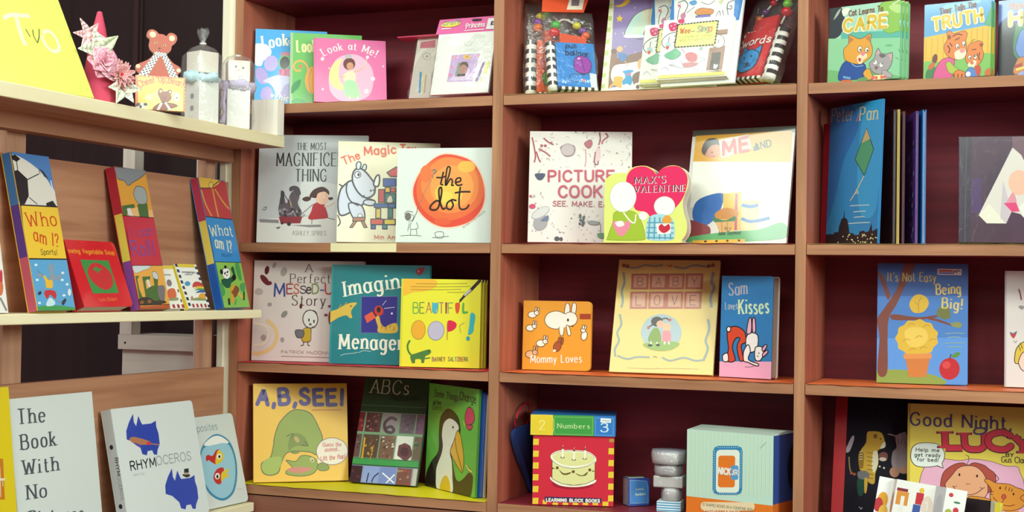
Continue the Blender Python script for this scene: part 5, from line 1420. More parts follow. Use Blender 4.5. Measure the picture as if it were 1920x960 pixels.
  ('b','a8d4e8','1209 1347 1206 1339 1197 1336 1189 1338 1186 1345 1189 1353 1198 1356 1206 1354'),
  ('b','a8d4e8','629 1256 626 1248 618 1245 609 1247 606 1254 609 1262 618 1265 626 1263'),
  ('b','a8d4e8','1209 1305 1205 1298 1197 1294 1189 1297 1186 1304 1189 1311 1197 1315 1205 1312'),
  ('b','a8d4e8','629 1210 626 1202 618 1199 609 1201 606 1208 609 1216 618 1220 626 1217'),
  ('b','a8d4e8','1209 1264 1205 1256 1197 1253 1189 1255 1186 1262 1189 1270 1197 1273 1205 1271'),
  ('b','a8d4e8','629 1164 626 1156 618 1153 609 1155 606 1162 609 1170 618 1174 626 1171'),
  ('b','a8d4e8','1208 1222 1205 1215 1197 1211 1189 1214 1186 1221 1189 1228 1197 1232 1205 1229'),
  ('b','a8d4e8','629 1118 626 1111 618 1107 609 1109 606 1116 609 1124 618 1128 626 1125'),
  ('b','a8d4e8','1208 1181 1205 1173 1197 1170 1189 1172 1185 1179 1189 1187 1197 1190 1205 1188'),
  ('b','a8d4e8','629 1072 626 1065 618 1061 609 1063 606 1070 609 1078 618 1082 626 1079'),
  ('b','a8d4e8','1208 1139 1205 1132 1197 1128 1189 1131 1185 1138 1189 1145 1197 1149 1205 1147'),
  ('b','a8d4e8','629 1026 626 1019 618 1015 609 1018 606 1025 609 1032 618 1036 626 1034'),
  ('b','a8d4e8','1208 1098 1205 1090 1197 1087 1189 1089 1185 1096 1189 1104 1197 1108 1205 1105'),
  ('b','a8d4e8','629 981 626 973 618 969 609 972 606 979 609 986 618 990 626 988'),
  ('b','a8d4e8','1208 1057 1205 1049 1196 1045 1188 1048 1185 1055 1188 1062 1197 1066 1205 1064'),
  ('b','a8d4e8','629 935 626 927 618 924 609 926 606 933 609 941 618 944 626 942'),
  ('b','a8d4e8','1208 1015 1204 1008 1196 1004 1188 1006 1185 1013 1188 1021 1196 1025 1204 1022'),
  ('b','a8d4e8','629 889 626 881 618 878 610 880 606 887 609 895 618 899 626 896'),
  ('b','a8d4e8','1208 974 1204 966 1196 963 1188 965 1185 972 1188 980 1196 983 1204 981'),
  ('b','a8d4e8','629 843 626 836 618 832 610 834 606 841 610 849 618 853 626 850'),
  ('b','a8d4e8','1207 933 1204 925 1196 921 1188 924 1185 931 1188 938 1196 942 1204 940'),
  ('b','a8d4e8','629 798 626 790 618 786 610 789 606 796 610 803 618 807 626 805'),
  ('b','a8d4e8','1207 891 1204 884 1196 880 1188 882 1184 889 1188 897 1196 901 1204 898'),
  ('b','a8d4e8','629 752 626 744 618 741 610 743 606 750 610 758 618 761 626 759'),
  ('b','a8d4e8','1207 850 1204 842 1196 839 1188 841 1184 848 1188 856 1196 859 1204 857'),
  ('b','a8d4e8','629 706 626 699 618 695 610 697 606 704 610 712 618 716 626 713'),
  ('b','a8d4e8','1207 809 1204 801 1196 797 1188 800 1184 807 1188 814 1196 818 1204 816'),
  ('b','a8d4e8','629 661 626 653 618 649 610 652 606 659 610 666 618 670 626 668'),
  ('b','a8d4e8','1207 767 1203 760 1195 756 1187 759 1184 766 1187 773 1195 777 1204 774'),
  ('b','a8d4e8','629 615 626 608 618 604 610 606 606 613 610 621 618 625 626 622'),
  ('b','a8d4e8','1207 726 1203 719 1195 715 1187 717 1184 724 1187 732 1195 736 1203 733'),
  ('b','a8d4e8','629 570 626 562 618 558 610 561 606 568 610 575 618 579 626 577'),
  ('b','a8d4e8','1207 685 1203 677 1195 674 1187 676 1184 683 1187 691 1195 694 1203 692'),
  ('b','a8d4e8','629 524 626 516 618 513 610 515 606 522 610 530 618 533 626 531'),
  ('b','a8d4e8','1206 644 1203 636 1195 633 1187 635 1184 642 1187 649 1195 653 1203 651'),
  ('b','a8d4e8','706 1373 702 1365 694 1361 686 1364 682 1371 686 1378 694 1382 702 1380'),
  ('b','a8d4e8','705 467 702 459 694 455 686 458 682 465 686 472 694 476 702 474'),
  ('b','a8d4e8','754 1376 751 1369 743 1365 734 1367 731 1375 734 1382 743 1386 751 1383'),
  ('b','a8d4e8','751 471 748 463 740 459 732 462 728 469 732 476 740 480 748 478'),
  ('b','a8d4e8','803 1380 799 1372 791 1369 783 1371 780 1378 783 1386 791 1390 799 1387'),
  ('b','a8d4e8','797 475 794 467 786 463 777 466 774 473 777 480 786 484 794 482'),
  ('b','a8d4e8','851 1384 848 1376 839 1372 831 1375 828 1382 831 1390 840 1393 848 1391'),
  ('b','a8d4e8','843 479 840 471 831 467 823 470 820 477 823 484 831 488 840 486'),
  ('b','a8d4e8','899 1388 896 1380 888 1376 880 1379 876 1386 880 1393 888 1397 896 1395'),
  ('b','a8d4e8','889 483 885 475 877 471 869 474 866 481 869 488 877 492 885 490'),
  ('b','a8d4e8','948 1391 944 1384 936 1380 928 1382 925 1389 928 1397 936 1401 944 1398'),
  ('b','a8d4e8','935 487 931 479 923 475 915 478 912 485 915 492 923 496 931 494'),
  ('b','a8d4e8','996 1395 993 1387 985 1384 976 1386 973 1393 976 1401 985 1405 993 1402'),
  ('b','a8d4e8','980 491 977 483 969 479 961 482 957 489 961 496 969 500 977 498'),
  ('b','a8d4e8','1044 1399 1041 1391 1033 1387 1025 1390 1021 1397 1025 1405 1033 1408 1041 1406'),
  ('b','a8d4e8','1026 495 1023 487 1014 483 1006 486 1003 493 1006 500 1015 504 1023 501'),
  ('b','a8d4e8','1092 1402 1089 1395 1081 1391 1073 1394 1069 1401 1073 1408 1081 1412 1089 1409'),
  ('b','a8d4e8','1072 498 1068 491 1060 487 1052 490 1049 496 1052 504 1060 508 1068 505'),
  ('b','a8d4e8','1141 1406 1137 1398 1129 1395 1121 1397 1118 1404 1121 1412 1129 1416 1137 1413'),
  ('b','a8d4e8','1117 502 1114 495 1106 491 1098 493 1094 500 1098 508 1106 512 1114 509'),
  ('t','NICK','f4f0e8',710,860,963,857,121,{'W':0.24,'sl':0.15}),
  ('t','JR','f4f0e8',1004,864,1127,870,95,{'W':0.22}),
  ('p','f0d8b0','1434 366 1482 353 1501 311 1501 270 1481 225 1433 203 394 108 345 122 325 164 325 205 345 251 394 274'),
  ('t','12 SHAPED BOOKS IN A COUNTING BOX','6a7a6a',371,199,1456,205,50,{'W':0.16}),
  ('t','COLORS,COUNTING,','f4e0c0',394,98,1207,90,74,{'W':0.2}),
  ('L','a8c0b0',7,'1598 1429 1689 1519 1735 1563')]),
 'cube': (0.047, 0.0571, [
  ('p','3f7cc0','31 533 403 504 435 375 442 52 47 56'),
  ('L','8ab0dc',10,'31 533 403 504 435 375 442 52 47 56 31 533'),
  ('t','Learn','c8dcb0',167,325,334,323,40,{'W':0.15}),
  ('t','Numbers','c8dcb0',158,209,376,220,49,{'W':0.15})]),
 'cat': (0.1484, 0.1485, [
  ('p','a8d8c0','-6 1542 1491 1512 1487 736 -3 854'),
  ('b','22303a','-6 1517 223 1513 332 1275 292 1005 169 891 -3 905'),
  ('p','8fcfa0','-3 892 1487 770 1484 -11 0 0'),
  ('b','74b878','-1 272 545 154 997 163 1484 34 1484 -29 0 -5'),
  ('p','58b4a4','265 982 1488 906 1487 763 265 863'),
  ('b','e8ecdc','277 1431 412 1452 439 1387 332 1300 291 1329'),
  ('b','a8b8a8','99 1250 168 1394 250 1459 196 1340'),
  ('b','8cc04c','1048 1408 1145 1490 1311 1491 1484 1501 1498 1213 1482 1124 1448 1082 1481 918 1378 882 1285 867 1167 913 1144 973 1239 1057 1216 1200 1096 1284'),
  ('O','5a9a3c',10,'1048 1408 1145 1490 1311 1491 1484 1501 1498 1213 1482 1124 1448 1082 1481 918 1378 882 1285 867 1167 913 1144 973 1239 1057 1216 1200 1096 1284'),
  ('b','b8d884','1240 1383 1357 1415 1472 1377 1460 1241 1333 1279'),
  ('l','e8f0d8',16,'1310 1421 1403 1455 1472 1503'),
  ('l','4a8a50',11,'1399 400 1467 351'),
  ('l','4a8a50',11,'1457 556 1486 486'),
  ('b','6ab878','1340 632 1317 618 1261 615 1204 626 1181 644 1204 658 1261 661 1317 650'),
  ('b','1f4f9c','240 65 280 311 413 428 648 391 800 289 750 76 493 46'),
  ('O','142a5a',10,'240 65 280 311 413 428 648 391 800 289 750 76 493 46'),
  ('p','6aa8d0','334 136 493 95 493 58 334 92'),
  ('b','d86a3a','307 51 493 46 493 -15 307 -11'),
  ('l','8ab8e0',15,'493 375 597 297 750 303'),
  ('b','e5a23a','347 480 333 654 426 746 439 917 518 886 648 827 750 842 888 902 888 736 930 614 912 473 800 384 674 330 493 375 387 429'),
  ('O','5a3a1c',10,'347 480 333 654 426 746 439 917 518 886 648 827 750 842 888 902 888 736 930 614 912 473 800 384 674 330 493 375 387 429'),
  ('p','c87a3c','434 746 445 892 544 823'),
  ('p','c87a3c','780 821 875 880 880 736'),
  ('b','f6f2e8','709 617 689 580 658 570 632 593 628 636 648 673 679 683 705 660'),
  ('O','5a3a1c',10,'709 617 689 580 658 570 632 593 628 636 648 673 679 683 705 660'),
  ('b','f6f2e8','855 589 836 555 806 547 781 568 776 607 794 641 825 649 850 627'),
  ('O','5a3a1c',10,'855 589 836 555 806 547 781 568 776 607 794 641 825 649 850 627'),
  ('b','2a1c14','694 611 690 596 679 590 668 597 663 613 668 628 679 633 690 626'),
  ('b','2a1c14','840 582 836 567 825 561 815 568 810 584 815 599 825 604 836 597'),
  ('b','f2dcb8','610 466 674 523 800 527 825 454 750 410 712 340 648 355'),
  ('b','e08a9a','686 553 737 567 788 540 750 487 712 496'),
  ('b','c83a44','648 452 699 437 686 378 648 403'),
  ('b','a8a0a4','899 237 875 333 973 422 998 515 1047 606 1107 509 1213 479 1330 495 1341 380 1318 267 1236 155 1118 101 973 140'),
  ('O','4a4448',10,'899 237 875 333 973 422 998 515 1047 606 1107 509 1213 479 1330 495 1341 380 1318 267 1236 155 1118 101 973 140'),
  ('p','d8a8b0','998 492 1051 578 1090 498'),
  ('p','d8a8b0','1256 465 1330 472 1320 335'),
  ('b','f2f2ee','1036 337 1024 305 993 292 962 307 949 341 962 374 993 386 1024 371'),
  ('O','4a4448',7,'1036 337 1024 305 993 292 962 307 949 341 962 374 993 386 1024 371'),
  ('b','f2f2ee','1161 278 1148 246 1118 233 1087 248 1075 282 1088 314 1118 326 1148 311'),
  ('O','4a4448',7,'1161 278 1148 246 1118 233 1087 248 1075 282 1088 314 1118 326 1148 311'),
  ('b','2a2428','993 356 988 346 978 342 968 347 964 357 968 367 978 370 989 366'),
  ('b','2a2428','1147 297 1142 287 1132 284 1122 288 1118 298 1122 308 1132 312 1143 307'),
  ('b','8a5a60','985 257 1046 259 1051 220 1010 198'),
  ('b','6a6468','1071 488 1118 415 1213 444 1142 483'),
  ('b','b0a8ac','1142 181 1236 155 1329 83 1329 15 1236 40 1141 112'),
  ('O','4a4448',7,'1142 181 1236 155 1329 83 1329 15 1236 40 1141 112'),
  ('b','e4a83c','750 147 850 239 924 142 948 47 850 14'),
  ('O','5a3a1c',10,'750 147 850 239 924 142 948 47 850 14'),
  ('b','f0e0a0','948 82 1189 87 1212 6 973 0'),
  ('p','e06a50','997 69 1046 73 1050 10 1007 6'),
  ('p','e06a50','1106 76 1153 77 1160 14 1113 10'),
  ('b','e06a78','1000 46 988 20 960 9 933 21 921 48 933 74 961 84 988 73'),
  ('b','e06a78','1229 45 1218 21 1193 11 1168 22 1158 46 1168 71 1193 80 1218 69'),
  ('b','6a9a64','648 54 800 74 850 14 750 -8 648 -6'),
  ('t','Cat Learns To','7a3a24',425,1289,1125,1313,109,{'W':0.16,'jit':0.04}),
  ('t','CARE','f6ecd8',332,996,1203,1010,239,{'W':0.4,'jit':0.04}),
  ('t','CARE','d8b82c',332,996,1203,1010,234,{'W':0.25,'jit':0.04})]),
 'tiger': (0.1243, 0.1428, [
  ('p','5a9fd0','-25 1504 1254 1484 1254 911 -7 794'),
  ('b','84c0e0','347 1368 693 1405 917 1428 1049 1391 693 1263 418 1194'),
  ('p','e6b53a','-7 806 1247 946 1247 389 -2 285'),
  ('l','b8862a',7,'42 785 41 307'),
  ('l','b8862a',7,'152 797 151 316'),
  ('l','b8862a',7,'261 809 260 326'),
  ('l','b8862a',7,'369 820 367 335'),
  ('l','b8862a',7,'476 831 474 344'),
  ('l','b8862a',7,'581 843 579 353'),
  ('l','b8862a',7,'686 854 683 362'),
  ('l','b8862a',7,'789 865 786 371'),
  ('l','b8862a',7,'891 875 888 380'),
  ('l','b8862a',7,'992 886 989 388'),
  ('l','b8862a',7,'1093 897 1089 397'),
  ('l','b8862a',7,'1192 907 1188 405'),
  ('b','7ab858','-3 333 469 311 1247 411 1253 -41 0 -29'),
  ('b','54a07a','1136 1013 1254 1277 1254 934 1136 944'),
  ('b','3a7a44','71 185 237 226 308 81 191 -10 48 18'),
  ('b','6a3018','259 372 234 309 196 289 168 324 165 393 190 456 228 476 256 441'),
  ('b','c8602c','94 256 189 324 213 251 118 183'),
  ('b','d8508c','191 14 237 203 353 364 515 380 584 306 562 166 517 -20 332 -38'),
  ('O','6a2444',10,'191 14 237 203 353 364 515 380 584 306 562 166 517 -20 332 -38'),
  ('b','a8bc3c','423 266 492 310 584 212 698 114 653 70 493 98'),
  ('O','5a6a24',9,'423 266 492 310 584 212 698 114 653 70 493 98'),
  ('b','e07a2c','562 73 652 139 787 88 809 7 608 -22'),
  ('O','5a3a1c',9,'562 73 652 139 787 88 809 7 608 -22'),
  ('b','e07a2c','386 624 444 739 432 858 489 890 558 837 695 862 762 869 812 807 785 692 808 551 786 436 697 347 606 340 469 406 399 504'),
  ('O','5a3a1c',9,'386 624 444 739 432 858 489 890 558 837 695 862 762 869 812 807 785 692 808 551 786 436 697 347 606 340 469 406 399 504'),
  ('b','f0dcc0','583 470 662 524 763 530 797 435 719 346 606 352'),
  ('b','f4f0e4','664 593 661 556 641 538 617 550 601 586 604 623 624 641 648 629'),
  ('O','5a3a1c',9,'664 593 661 556 641 538 617 550 601 586 604 623 624 641 648 629'),
  ('b','f4f0e4','780 633 777 596 758 578 734 590 719 625 721 663 741 680 765 668'),
  ('O','5a3a1c',9,'780 633 777 596 758 578 734 590 719 625 721 663 741 680 765 668'),
  ('b','2a1c14','655 569 651 556 642 551 632 557 628 571 632 584 641 589 651 583'),
  ('b','2a1c14','772 609 768 596 759 591 749 597 745 611 749 624 758 628 768 622'),
  ('b','e08a8a','673 512 741 532 775 495 719 451'),
  ('l','5a2a10',21,'536 780 627 820 718 790'),
  ('l','5a2a10',21,'582 706 673 747'),
  ('l','5a2a10',23,'444 620 491 546 468 476'),
  ('l','5a2a10',21,'490 664 537 591'),
  ('b','8a3a1c','511 770 500 740 474 729 448 744 437 775 447 804 473 815 500 801'),
  ('l','5a2a10',18,'585 72 574 -3'),
  ('l','5a2a10',18,'657 69 646 -5'),
  ('l','5a2a10',18,'729 67 718 -7'),
  ('b','e07a2c','786 366 830 526 852 606 962 646 1039 657 1104 602 1082 512 1115 418 1093 305 1007 195 897 188 809 272'),
  ('O','5a3a1c',9,'786 366 830 526 852 606 962 646 1039 657 1104 602 1082 512 1115 418 1093 305 1007 195 897 188 809 272'),
  ('b','f0dcc0','831 225 897 292 985 287 963 197 897 153'),
  ('b','f4f0e4','895 361 886 332 864 321 842 334 833 364 842 393 864 404 886 391'),
  ('O','5a3a1c',9,'895 361 886 332 864 321 842 334 833 364 842 393 864 404 886 391'),
  ('b','f4f0e4','998 360 989 332 967 320 946 334 936 363 945 392 967 403 989 390'),
  ('O','5a3a1c',9,'998 360 989 332 967 320 946 334 936 363 945 392 967 403 989 390'),
  ('b','2a1c14','884 352 880 339 871 334 861 340 857 353 861 366 870 371 880 365'),
  ('b','2a1c14','971 375 968 363 958 358 949 364 945 377 949 390 958 394 968 389'),
  ('b','c86a50','871 281 919 290 937 244 897 222'),
  ('l','5a2a10',16,'897 499 984 506'),
  ('l','5a2a10',18,'1050 445 1028 354 1050 296'),
  ('l','5a2a10',16,'1006 424 996 367'),
  ('b','8a3a1c','1093 580 1085 558 1067 549 1049 560 1041 583 1048 605 1067 613 1085 603'),
  ('b','4a80c8','787 65 875 177 963 128 1050 11 920 -8 809 -5'),
  ('O','1a3a6a',9,'787 65 875 177 963 128 1050 11 920 -8 809 -5'),
  ('b','c8402c','963 174 1050 193 1072 78 1007 0'),
  ('b','f4f0ea','887 50 874 18 843 5 811 20 798 53 811 85 842 98 874 83'),
  ('b','c8642c','1147 76 1222 141 1247 49 1222 -6 1158 7'),
  ('l','8a6a2a',9,'874 640 918 683 962 692'),
  ('t','Tiger Tells The','7a3a24',301,1219,972,1301,111,{'W':0.16,'jit':0.04}),
  ('t','TRUTH','f6ecd8',184,930,1082,1027,222,{'W':0.4,'jit':0.03}),
  ('t','TRUTH','d8b82c',184,930,1082,1027,218,{'W':0.25,'jit':0.03})]),
 'hippo': (0.1215, 0.1431, [
  ('p','6a88c8','-37 1472 1215 1465 1215 982 12 928'),
  ('b','3a3080','11 976 114 1088 298 1167 658 1177 1215 1142 1215 643 29 733'),
  ('b','28202e','23 951 325 948 362 102 23 11'),
  ('b','3a7a54','325 925 438 938 1215 914 1215 198 359 310'),
  ('b','6a8ad0','333 475 353 638 440 843 640 827 773 608 796 400 625 273 426 330'),
  ('O','2a3a7a',12,'333 475 353 638 440 843 640 827 773 608 796 400 625 273 426 330'),
  ('b','c87a3a','296 59 338 242 425 341 647 272 800 16 453 7'),
  ('O','5a2a18',9,'296 59 338 242 425 341 647 272 800 16 453 7'),
  ('p','a83a34','316 196 449 236 462 167 328 131'),
  ('p','e8c860','339 138 495 170 506 123 345 89'),
  ('b','8aa0d8','386 9 452 75 584 47 628 -11'),
  ('t','Hippo','c86a2c',209,1249,512,1269,122,{'W':0.16,'jit':0.04}),
  ('t','HI','f0e0c0',224,953,572,959,232,{'W':0.42}),
  ('t','HI','d0b83c',224,953,572,959,227,{'W':0.26})]),
 'peter': (0.1706, 0.2735, [
  ('b','1c6fb8','-46 2832 668 2758 968 2300 501 1651 261 947 -25 590'),  # darker upper left, the shelf's shadow painted into the cover
  ('b','2f9fdc','1189 2745 1732 2724 1709 1207 1560 540 1110 624 979 1607'),
  ('t','Peter','a89c78',41,2458,762,2424,268,{'W':0.1,'k':0.5,'serif':0.8}),
  ('t','Pan','d4d0a0',995,2392,1558,2362,254,{'W':0.15,'k':0.5,'serif':0.8}),
  ('l','c87a5a',28,'880 2380 936 2476 994 2502'),
  ('p','4aa07a','1226 2215 1482 1797 1212 1311 891 1650'),
  ('L','1c3c34',18,'1226 2215 1482 1797 1212 1311 891 1650 1226 2215'),
  ('p','c8b080','1226 2215 1357 2006 1077 1943'),
  ('l','e0d0a8',23,'1212 1311 1044 1115 930 982 784 849'),
  ('l','e0d0a8',19,'958 1051 1046 993 918 983'),
  ('l','b8d4e0',19,'785 749 1108 746 1418 736'),
  ('l','b8d4e0',19,'906 624 1109 628 1309 624'),
  ('l','b8d4e0',19,'937 517 1111 523 1282 521'),
  ('l','b8d4e0',19,'760 405 1113 407 1452 403'),
  ('p','141c24','0 -7 -2 217 281 214 281 250 426 248 443 357 515 501 583 528 599 696 619 527 711 488 773 315 793 226 941 206 953 177 1117 176 1127 239 1287 254 1299 219 1427 235 1508 388 1532 233 1700 282 1706 0'),
  ('p','e8e4b0','718 111 748 111 749 85 718 86'),
  ('p','e8e4b0','892 99 922 99 922 74 892 74'),
  ('p','e8e4b0','1218 191 1246 191 1247 167 1218 167'),
  ('p','e8e4b0','415 59 446 59 446 33 415 33'),
  ('p','e8e4b0','746 166 776 166 776 141 746 141'),
  ('p','e8e4b0','1671 117 1698 117 1699 93 1672 94'),
  ('p','e8e4b0','1480 118 1507 118 1508 93 1480 94'),
  ('p','e8e4b0','1235 176 1263 176 1264 152 1235 152'),
  ('p','e8e4b0','1232 51 1260 51 1260 27 1232 27'),
  ('p','e8e4b0','1090 74 1119 74 1119 49 1090 49'),
  ('p','e8e4b0','1275 191 1303 191 1304 166 1275 166'),
  ('p','e8e4b0','1384 99 1412 98 1412 74 1384 74'),
  ('p','e8e4b0','801 202 830 202 831 177 801 177'),
  ('p','e8e4b0','1515 118 1542 118 1543 94 1515 94'),
  ('p','e8e4b0','1336 49 1364 49 1365 24 1337 25'),
  ('p','e8e4b0','1331 42 1359 41 1359 17 1331 17'),
  ('p','e8e4b0','925 64 955 64 955 39 925 39'),
  ('p','e8e4b0','990 40 1019 40 1019 15 990 15'),
  ('p','e8e4b0','1530 182 1557 182 1558 158 1530 158'),
  ('p','e8e4b0','581 171 611 171 612 145 581 146'),
  ('p','e8e4b0','1635 123 1662 123 1663 99 1636 100'),
  ('p','e8e4b0','1220 150 1248 150 1248 125 1220 126'),
  ('p','e8e4b0','1069 136 1098 136 1098 112 1069 112'),
  ('p','e8e4b0','867 103 897 102 897 77 867 78'),
  ('p','e8e4b0','1168 45 1197 45 1197 20 1168 20'),
  ('p','e8e4b0','1291 40 1319 40 1319 16 1291 16'),
  ('p','e8e4b0','1505 29 1533 29 1533 5 1506 5'),
  ('p','e8e4b0','1275 174 1303 173 1304 149 1275 149'),
  ('p','e8e4b0','1510 34 1538 34 1538 10 1511 10'),
  ('p','e8e4b0','1563 101 1590 101 1590 77 1563 77'),
  ('p','e8e4b0','1328 165 1356 164 1357 140 1328 140'),
  ('p','e8e4b0','1474 101 1502 101 1502 77 1474 77'),
  ('p','e8e4b0','779 196 809 196 809 171 779 171'),
  ('p','e8e4b0','1502 29 1530 29 1530 5 1503 5')]),
 'abook': (0.1692, 0.1984, [
  ('p','2a1a38','-12 1989 60 2002 48 0 -12 -8'),
  ('p','241c30','60 2002 226 2006 204 0 48 0'),
  ('l','4a4454',12,'131 1992 119 1025 108 13'),
  ('b','352038','470 1018 518 1267 660 1488 847 1632 845 1260 634 865 493 867'),
  ('p','3c1c34','206 367 936 337 935 0 204 0'),
  ('p','6a4a5a','935 1980 1692 1984 1692 1485 1146 1475 1055 1650 940 1777'),
  ('p','42255c','215 1199 400 1195 397 567 212 544'),
  ('p','d6cfc8','940 1777 1089 1637 1238 1325 1556 506 1442 354 1236 355 1075 535 925 574 831 358 491 360 349 512'),
  ('p','e2dccb','349 512 491 360 831 358 539 716'),
  ('p','c4b8c0','775 1162 925 574 831 358 726 464'),
  ('p','efe9d4','491 516 562 515 515 428'),
  ('b','e8b49c','1237 1115 1183 950 1053 883 922 955 868 1123 923 1288 1054 1354 1184 1282'),
  ('b','d88a9c','891 861 960 935 1006 735 844 732'),
  ('p','d83474','786 738 1006 745 1064 580 932 572'),
  ('p','e0e0d8','1052 660 1145 758 1465 507 1328 355 1144 460')]),
 'bird': (0.1687, 0.233, [
  ('p','3f64a8','-21 2355 1701 2345 1703 1720 -17 1681'),
  ('p','4a7cc4','-17 1681 1703 1720 1695 24 -9 -31'),
  ('p','5a90d8','-13 855 1706 916 1695 24 -9 -31'),
  ('b','8a9a48','-10 213 403 263 840 222 1156 147 1299 34 985 -27 -9 -31'),
  ('b','7a4238','20 184 46 857 0 1222 103 1408 366 1842 510 2331 714 2339 512 1875 367 1537 222 1259 200 862 197 192'),
  ('b','7a4238','-5 2140 99 2081 219 1778 249 1687 190 1624 100 1867'),
  ('b','7a4238','251 1321 398 1331 632 1296 835 1289 1094 1330 1109 1291 835 1241 515 1219 281 1231'),
  ('b','7a4238','979 1282 1152 1251 1380 1159 1366 1137 1123 1211 965 1245'),
  ('b','6f7440','1108 1376 1179 1498 1294 1501 1365 1413 1351 1278 1237 1259 1151 1302'),
  ('b','8a8f54','1366 1173 1494 1207 1573 1174 1551 1105 1437 1110'),
  ('b','d6ae3c','1119 895 1136 793 1061 711 1015 614 905 581 809 520 698 545 583 540 507 617 409 669 392 773 343 868 391 965 407 1070 505 1130 580 1212 695 1215 806 1249 902 1195 1012 1169 1060 1075 1135 999'),
  ('b','e2c058','516 995 691 1092 894 1053 952 889 837 734 605 726'),
  ('l','b88e2c',15,'574 1118 638 1163 702 1140'),
  ('l','b88e2c',15,'865 1097 928 1141 991 1119'),
  ('l','b88e2c',15,'488 812 552 857 616 835'),
  ('l','b88e2c',15,'721 881 784 926 848 904'),
  ('l','b88e2c',15,'981 830 1044 875 1107 853'),
  ('l','b88e2c',15,'809 673 872 718 936 696'),
  ('l','b88e2c',15,'606 635 669 680 733 658'),
  ('b','d6ae3c','601 1543 688 1697 804 1730 920 1672 964 1552 892 1415 777 1366 660 1393'),
  ('l','b88e2c',15,'777 1381 776 1578 833 1670'),
  ('l','b88e2c',12,'776 1517 689 1591'),
  ('p','c8783c','533 511 997 530 927 136 608 121'),
  ('p','d88c4c','504 570 1025 591 1026 495 504 473'),
  ('b','b8242c','1542 314 1488 164 1356 97 1223 152 1167 297 1222 448 1354 515 1487 459'),
  ('b','d0444a','1372 381 1350 330 1298 306 1246 325 1224 375 1245 426 1298 450 1350 431'),
  ('l','5a3a24',20,'1360 491 1382 591'),
  ('b','5a8a3c','1388 540 1482 625 1552 613 1482 526'),
  ('p','d8c8cc','1119 2233 1569 2230 1564 2111 1119 2115'),
  ('p','b8484c','1142 2212 1405 2210 1405 2174 1142 2176'),
  ('p','5a6ab0','1142 2164 1405 2162 1405 2132 1142 2134'),
  ('l','3a2a3a',15,'1422 2132 1427 2198 1476 2163 1484 2205 1547 2179'),
  ('t',"It's Not Easy",'c0a868',188,1984,1091,1977,171,{'W':0.13,'k':0.7,'serif':0.4,'jit':0.05}),
  ('t','Being','d8c078',1107,1730,1548,1752,198,{'W':0.16,'k':0.6,'serif':0.7,'jit':0.05}),
  ('t','Big!','d8c078',1214,1475,1572,1448,198,{'W':0.17,'k':0.6,'serif':0.7,'jit':0.05}),
  ('l','8aa8a0',15,'1273 976 1448 994 1622 988'),
  ('l','8aa8a0',15,'1310 902 1438 919 1565 911'),
  ('l','8aa8a0',15,'1268 787 1453 806 1636 801'),
  ('l','8aa8a0',15,'1311 717 1446 734 1580 727')]),
 'white': (0.1155, 0.2209, [
  ('p','b8aeae','0 0 34 0 34 2208 0 2208'),
  ('l','8a2434',26,'252 1863 281 1759 298 1655'),
  ('b','8a8888','247 1521 295 1551 351 1522 309 1469'),
  ('b','5a6470','98 1042 155 1020 220 1060 197 970 158 925 112 977'),
  ('b','c03038','118 998 197 1009 163 919'),
  ('l','6a5a5c',9,'163 880 198 837 220 882'),
  ('b','d2b238','198 451 187 599 226 749 339 857 506 878 671 738 699 477 562 441 339 459'),
  ('O','2a1c14',14,'198 451 187 599 226 749 339 857 506 878 671 738 699 477 562 441 339 459'),
  ('b','f0c4b8','260 514 339 665 534 703 617 502 534 322 340 311 261 425'),
  ('O','2a1c14',14,'260 514 339 665 534 703 617 502 534 322 340 311 261 425'),
  ('l','2a1c14',12,'282 840 325 723'),
  ('l','2a1c14',12,'249 794 288 686')]),
 'lucy': (0.2483, 0.231, [
  ('p','c8ae38','0 0 54 0 54 2310 0 2310'),
  ('b','eab0cc','223 684 290 1006 413 1184 637 1260 974 1245 1199 1284 1537 1258 1829 1179 2032 1180 2088 1049 2145 906 2212 422 2167 -44 191 -73'),
  ('O','4a2434',9,'223 684 290 1006 413 1184 637 1260 974 1245 1199 1284 1537 1258 1829 1179 2032 1180 2088 1049 2145 906 2212 422 2167 -44 191 -73'),
  ('b','b04a3c','649 663 638 857 705 1033 885 1166 1042 1201 1132 1163 1244 1214 1424 1177 1514 1110 1627 1019 1638 825 1582 674 863 579'),
  ('O','4a1c18',12,'649 663 638 857 705 1033 885 1166 1042 1201 1132 1163 1244 1214 1424 1177 1514 1110 1627 1019 1638 825 1582 674 863 579'),
  ('b','e8a880','728 814 829 943 952 1097 1109 1152 1289 1132 1424 1006 1492 815 1481 619 1312 486 908 509 773 647 717 741'),
  ('O','4a1c18',12,'728 814 829 943 952 1097 1109 1152 1289 1132 1424 1006 1492 815 1481 619 1312 486 908 509 773 647 717 741'),
  ('b','e8a880','582 659 773 695 930 632 863 506 594 562'),
  ('O','4a1c18',9,'582 659 773 695 930 632 863 506 594 562'),
  ('b','2a1810','993 973 988 952 975 943 962 950 957 971 962 992 975 1001 987 994'),
  ('b','2a1810','1319 965 1313 944 1301 935 1288 942 1283 963 1288 984 1301 993 1313 985'),
  ('l','4a1c18',9,'1096 814 1132 797 1173 809'),
  ('l','4a1c18',12,'851 754 953 646 1133 597 1290 636 1413 742'),
  ('l','4a1c18',9,'874 731 930 759'),
  ('l','4a1c18',9,'1346 745 1413 737 1443 758'),
  ('l','4a1c18',9,'1087 1350 1143 1330 1145 1256 1109 1169'),
  ('l','4a1c18',12,'1627 1019 1694 926 1627 873'),
  ('b','e09030','1436 885 1514 914 1649 850 1875 840 2032 777 2145 735 2190 567 2122 416 1942 344 1740 343 1605 407 1537 574 1560 722'),
  ('O','4a2a10',12,'1436 885 1514 914 1649 850 1875 840 2032 777 2145 735 2190 567 2122 416 1942 344 1740 343 1605 407 1537 574 1560 722'),
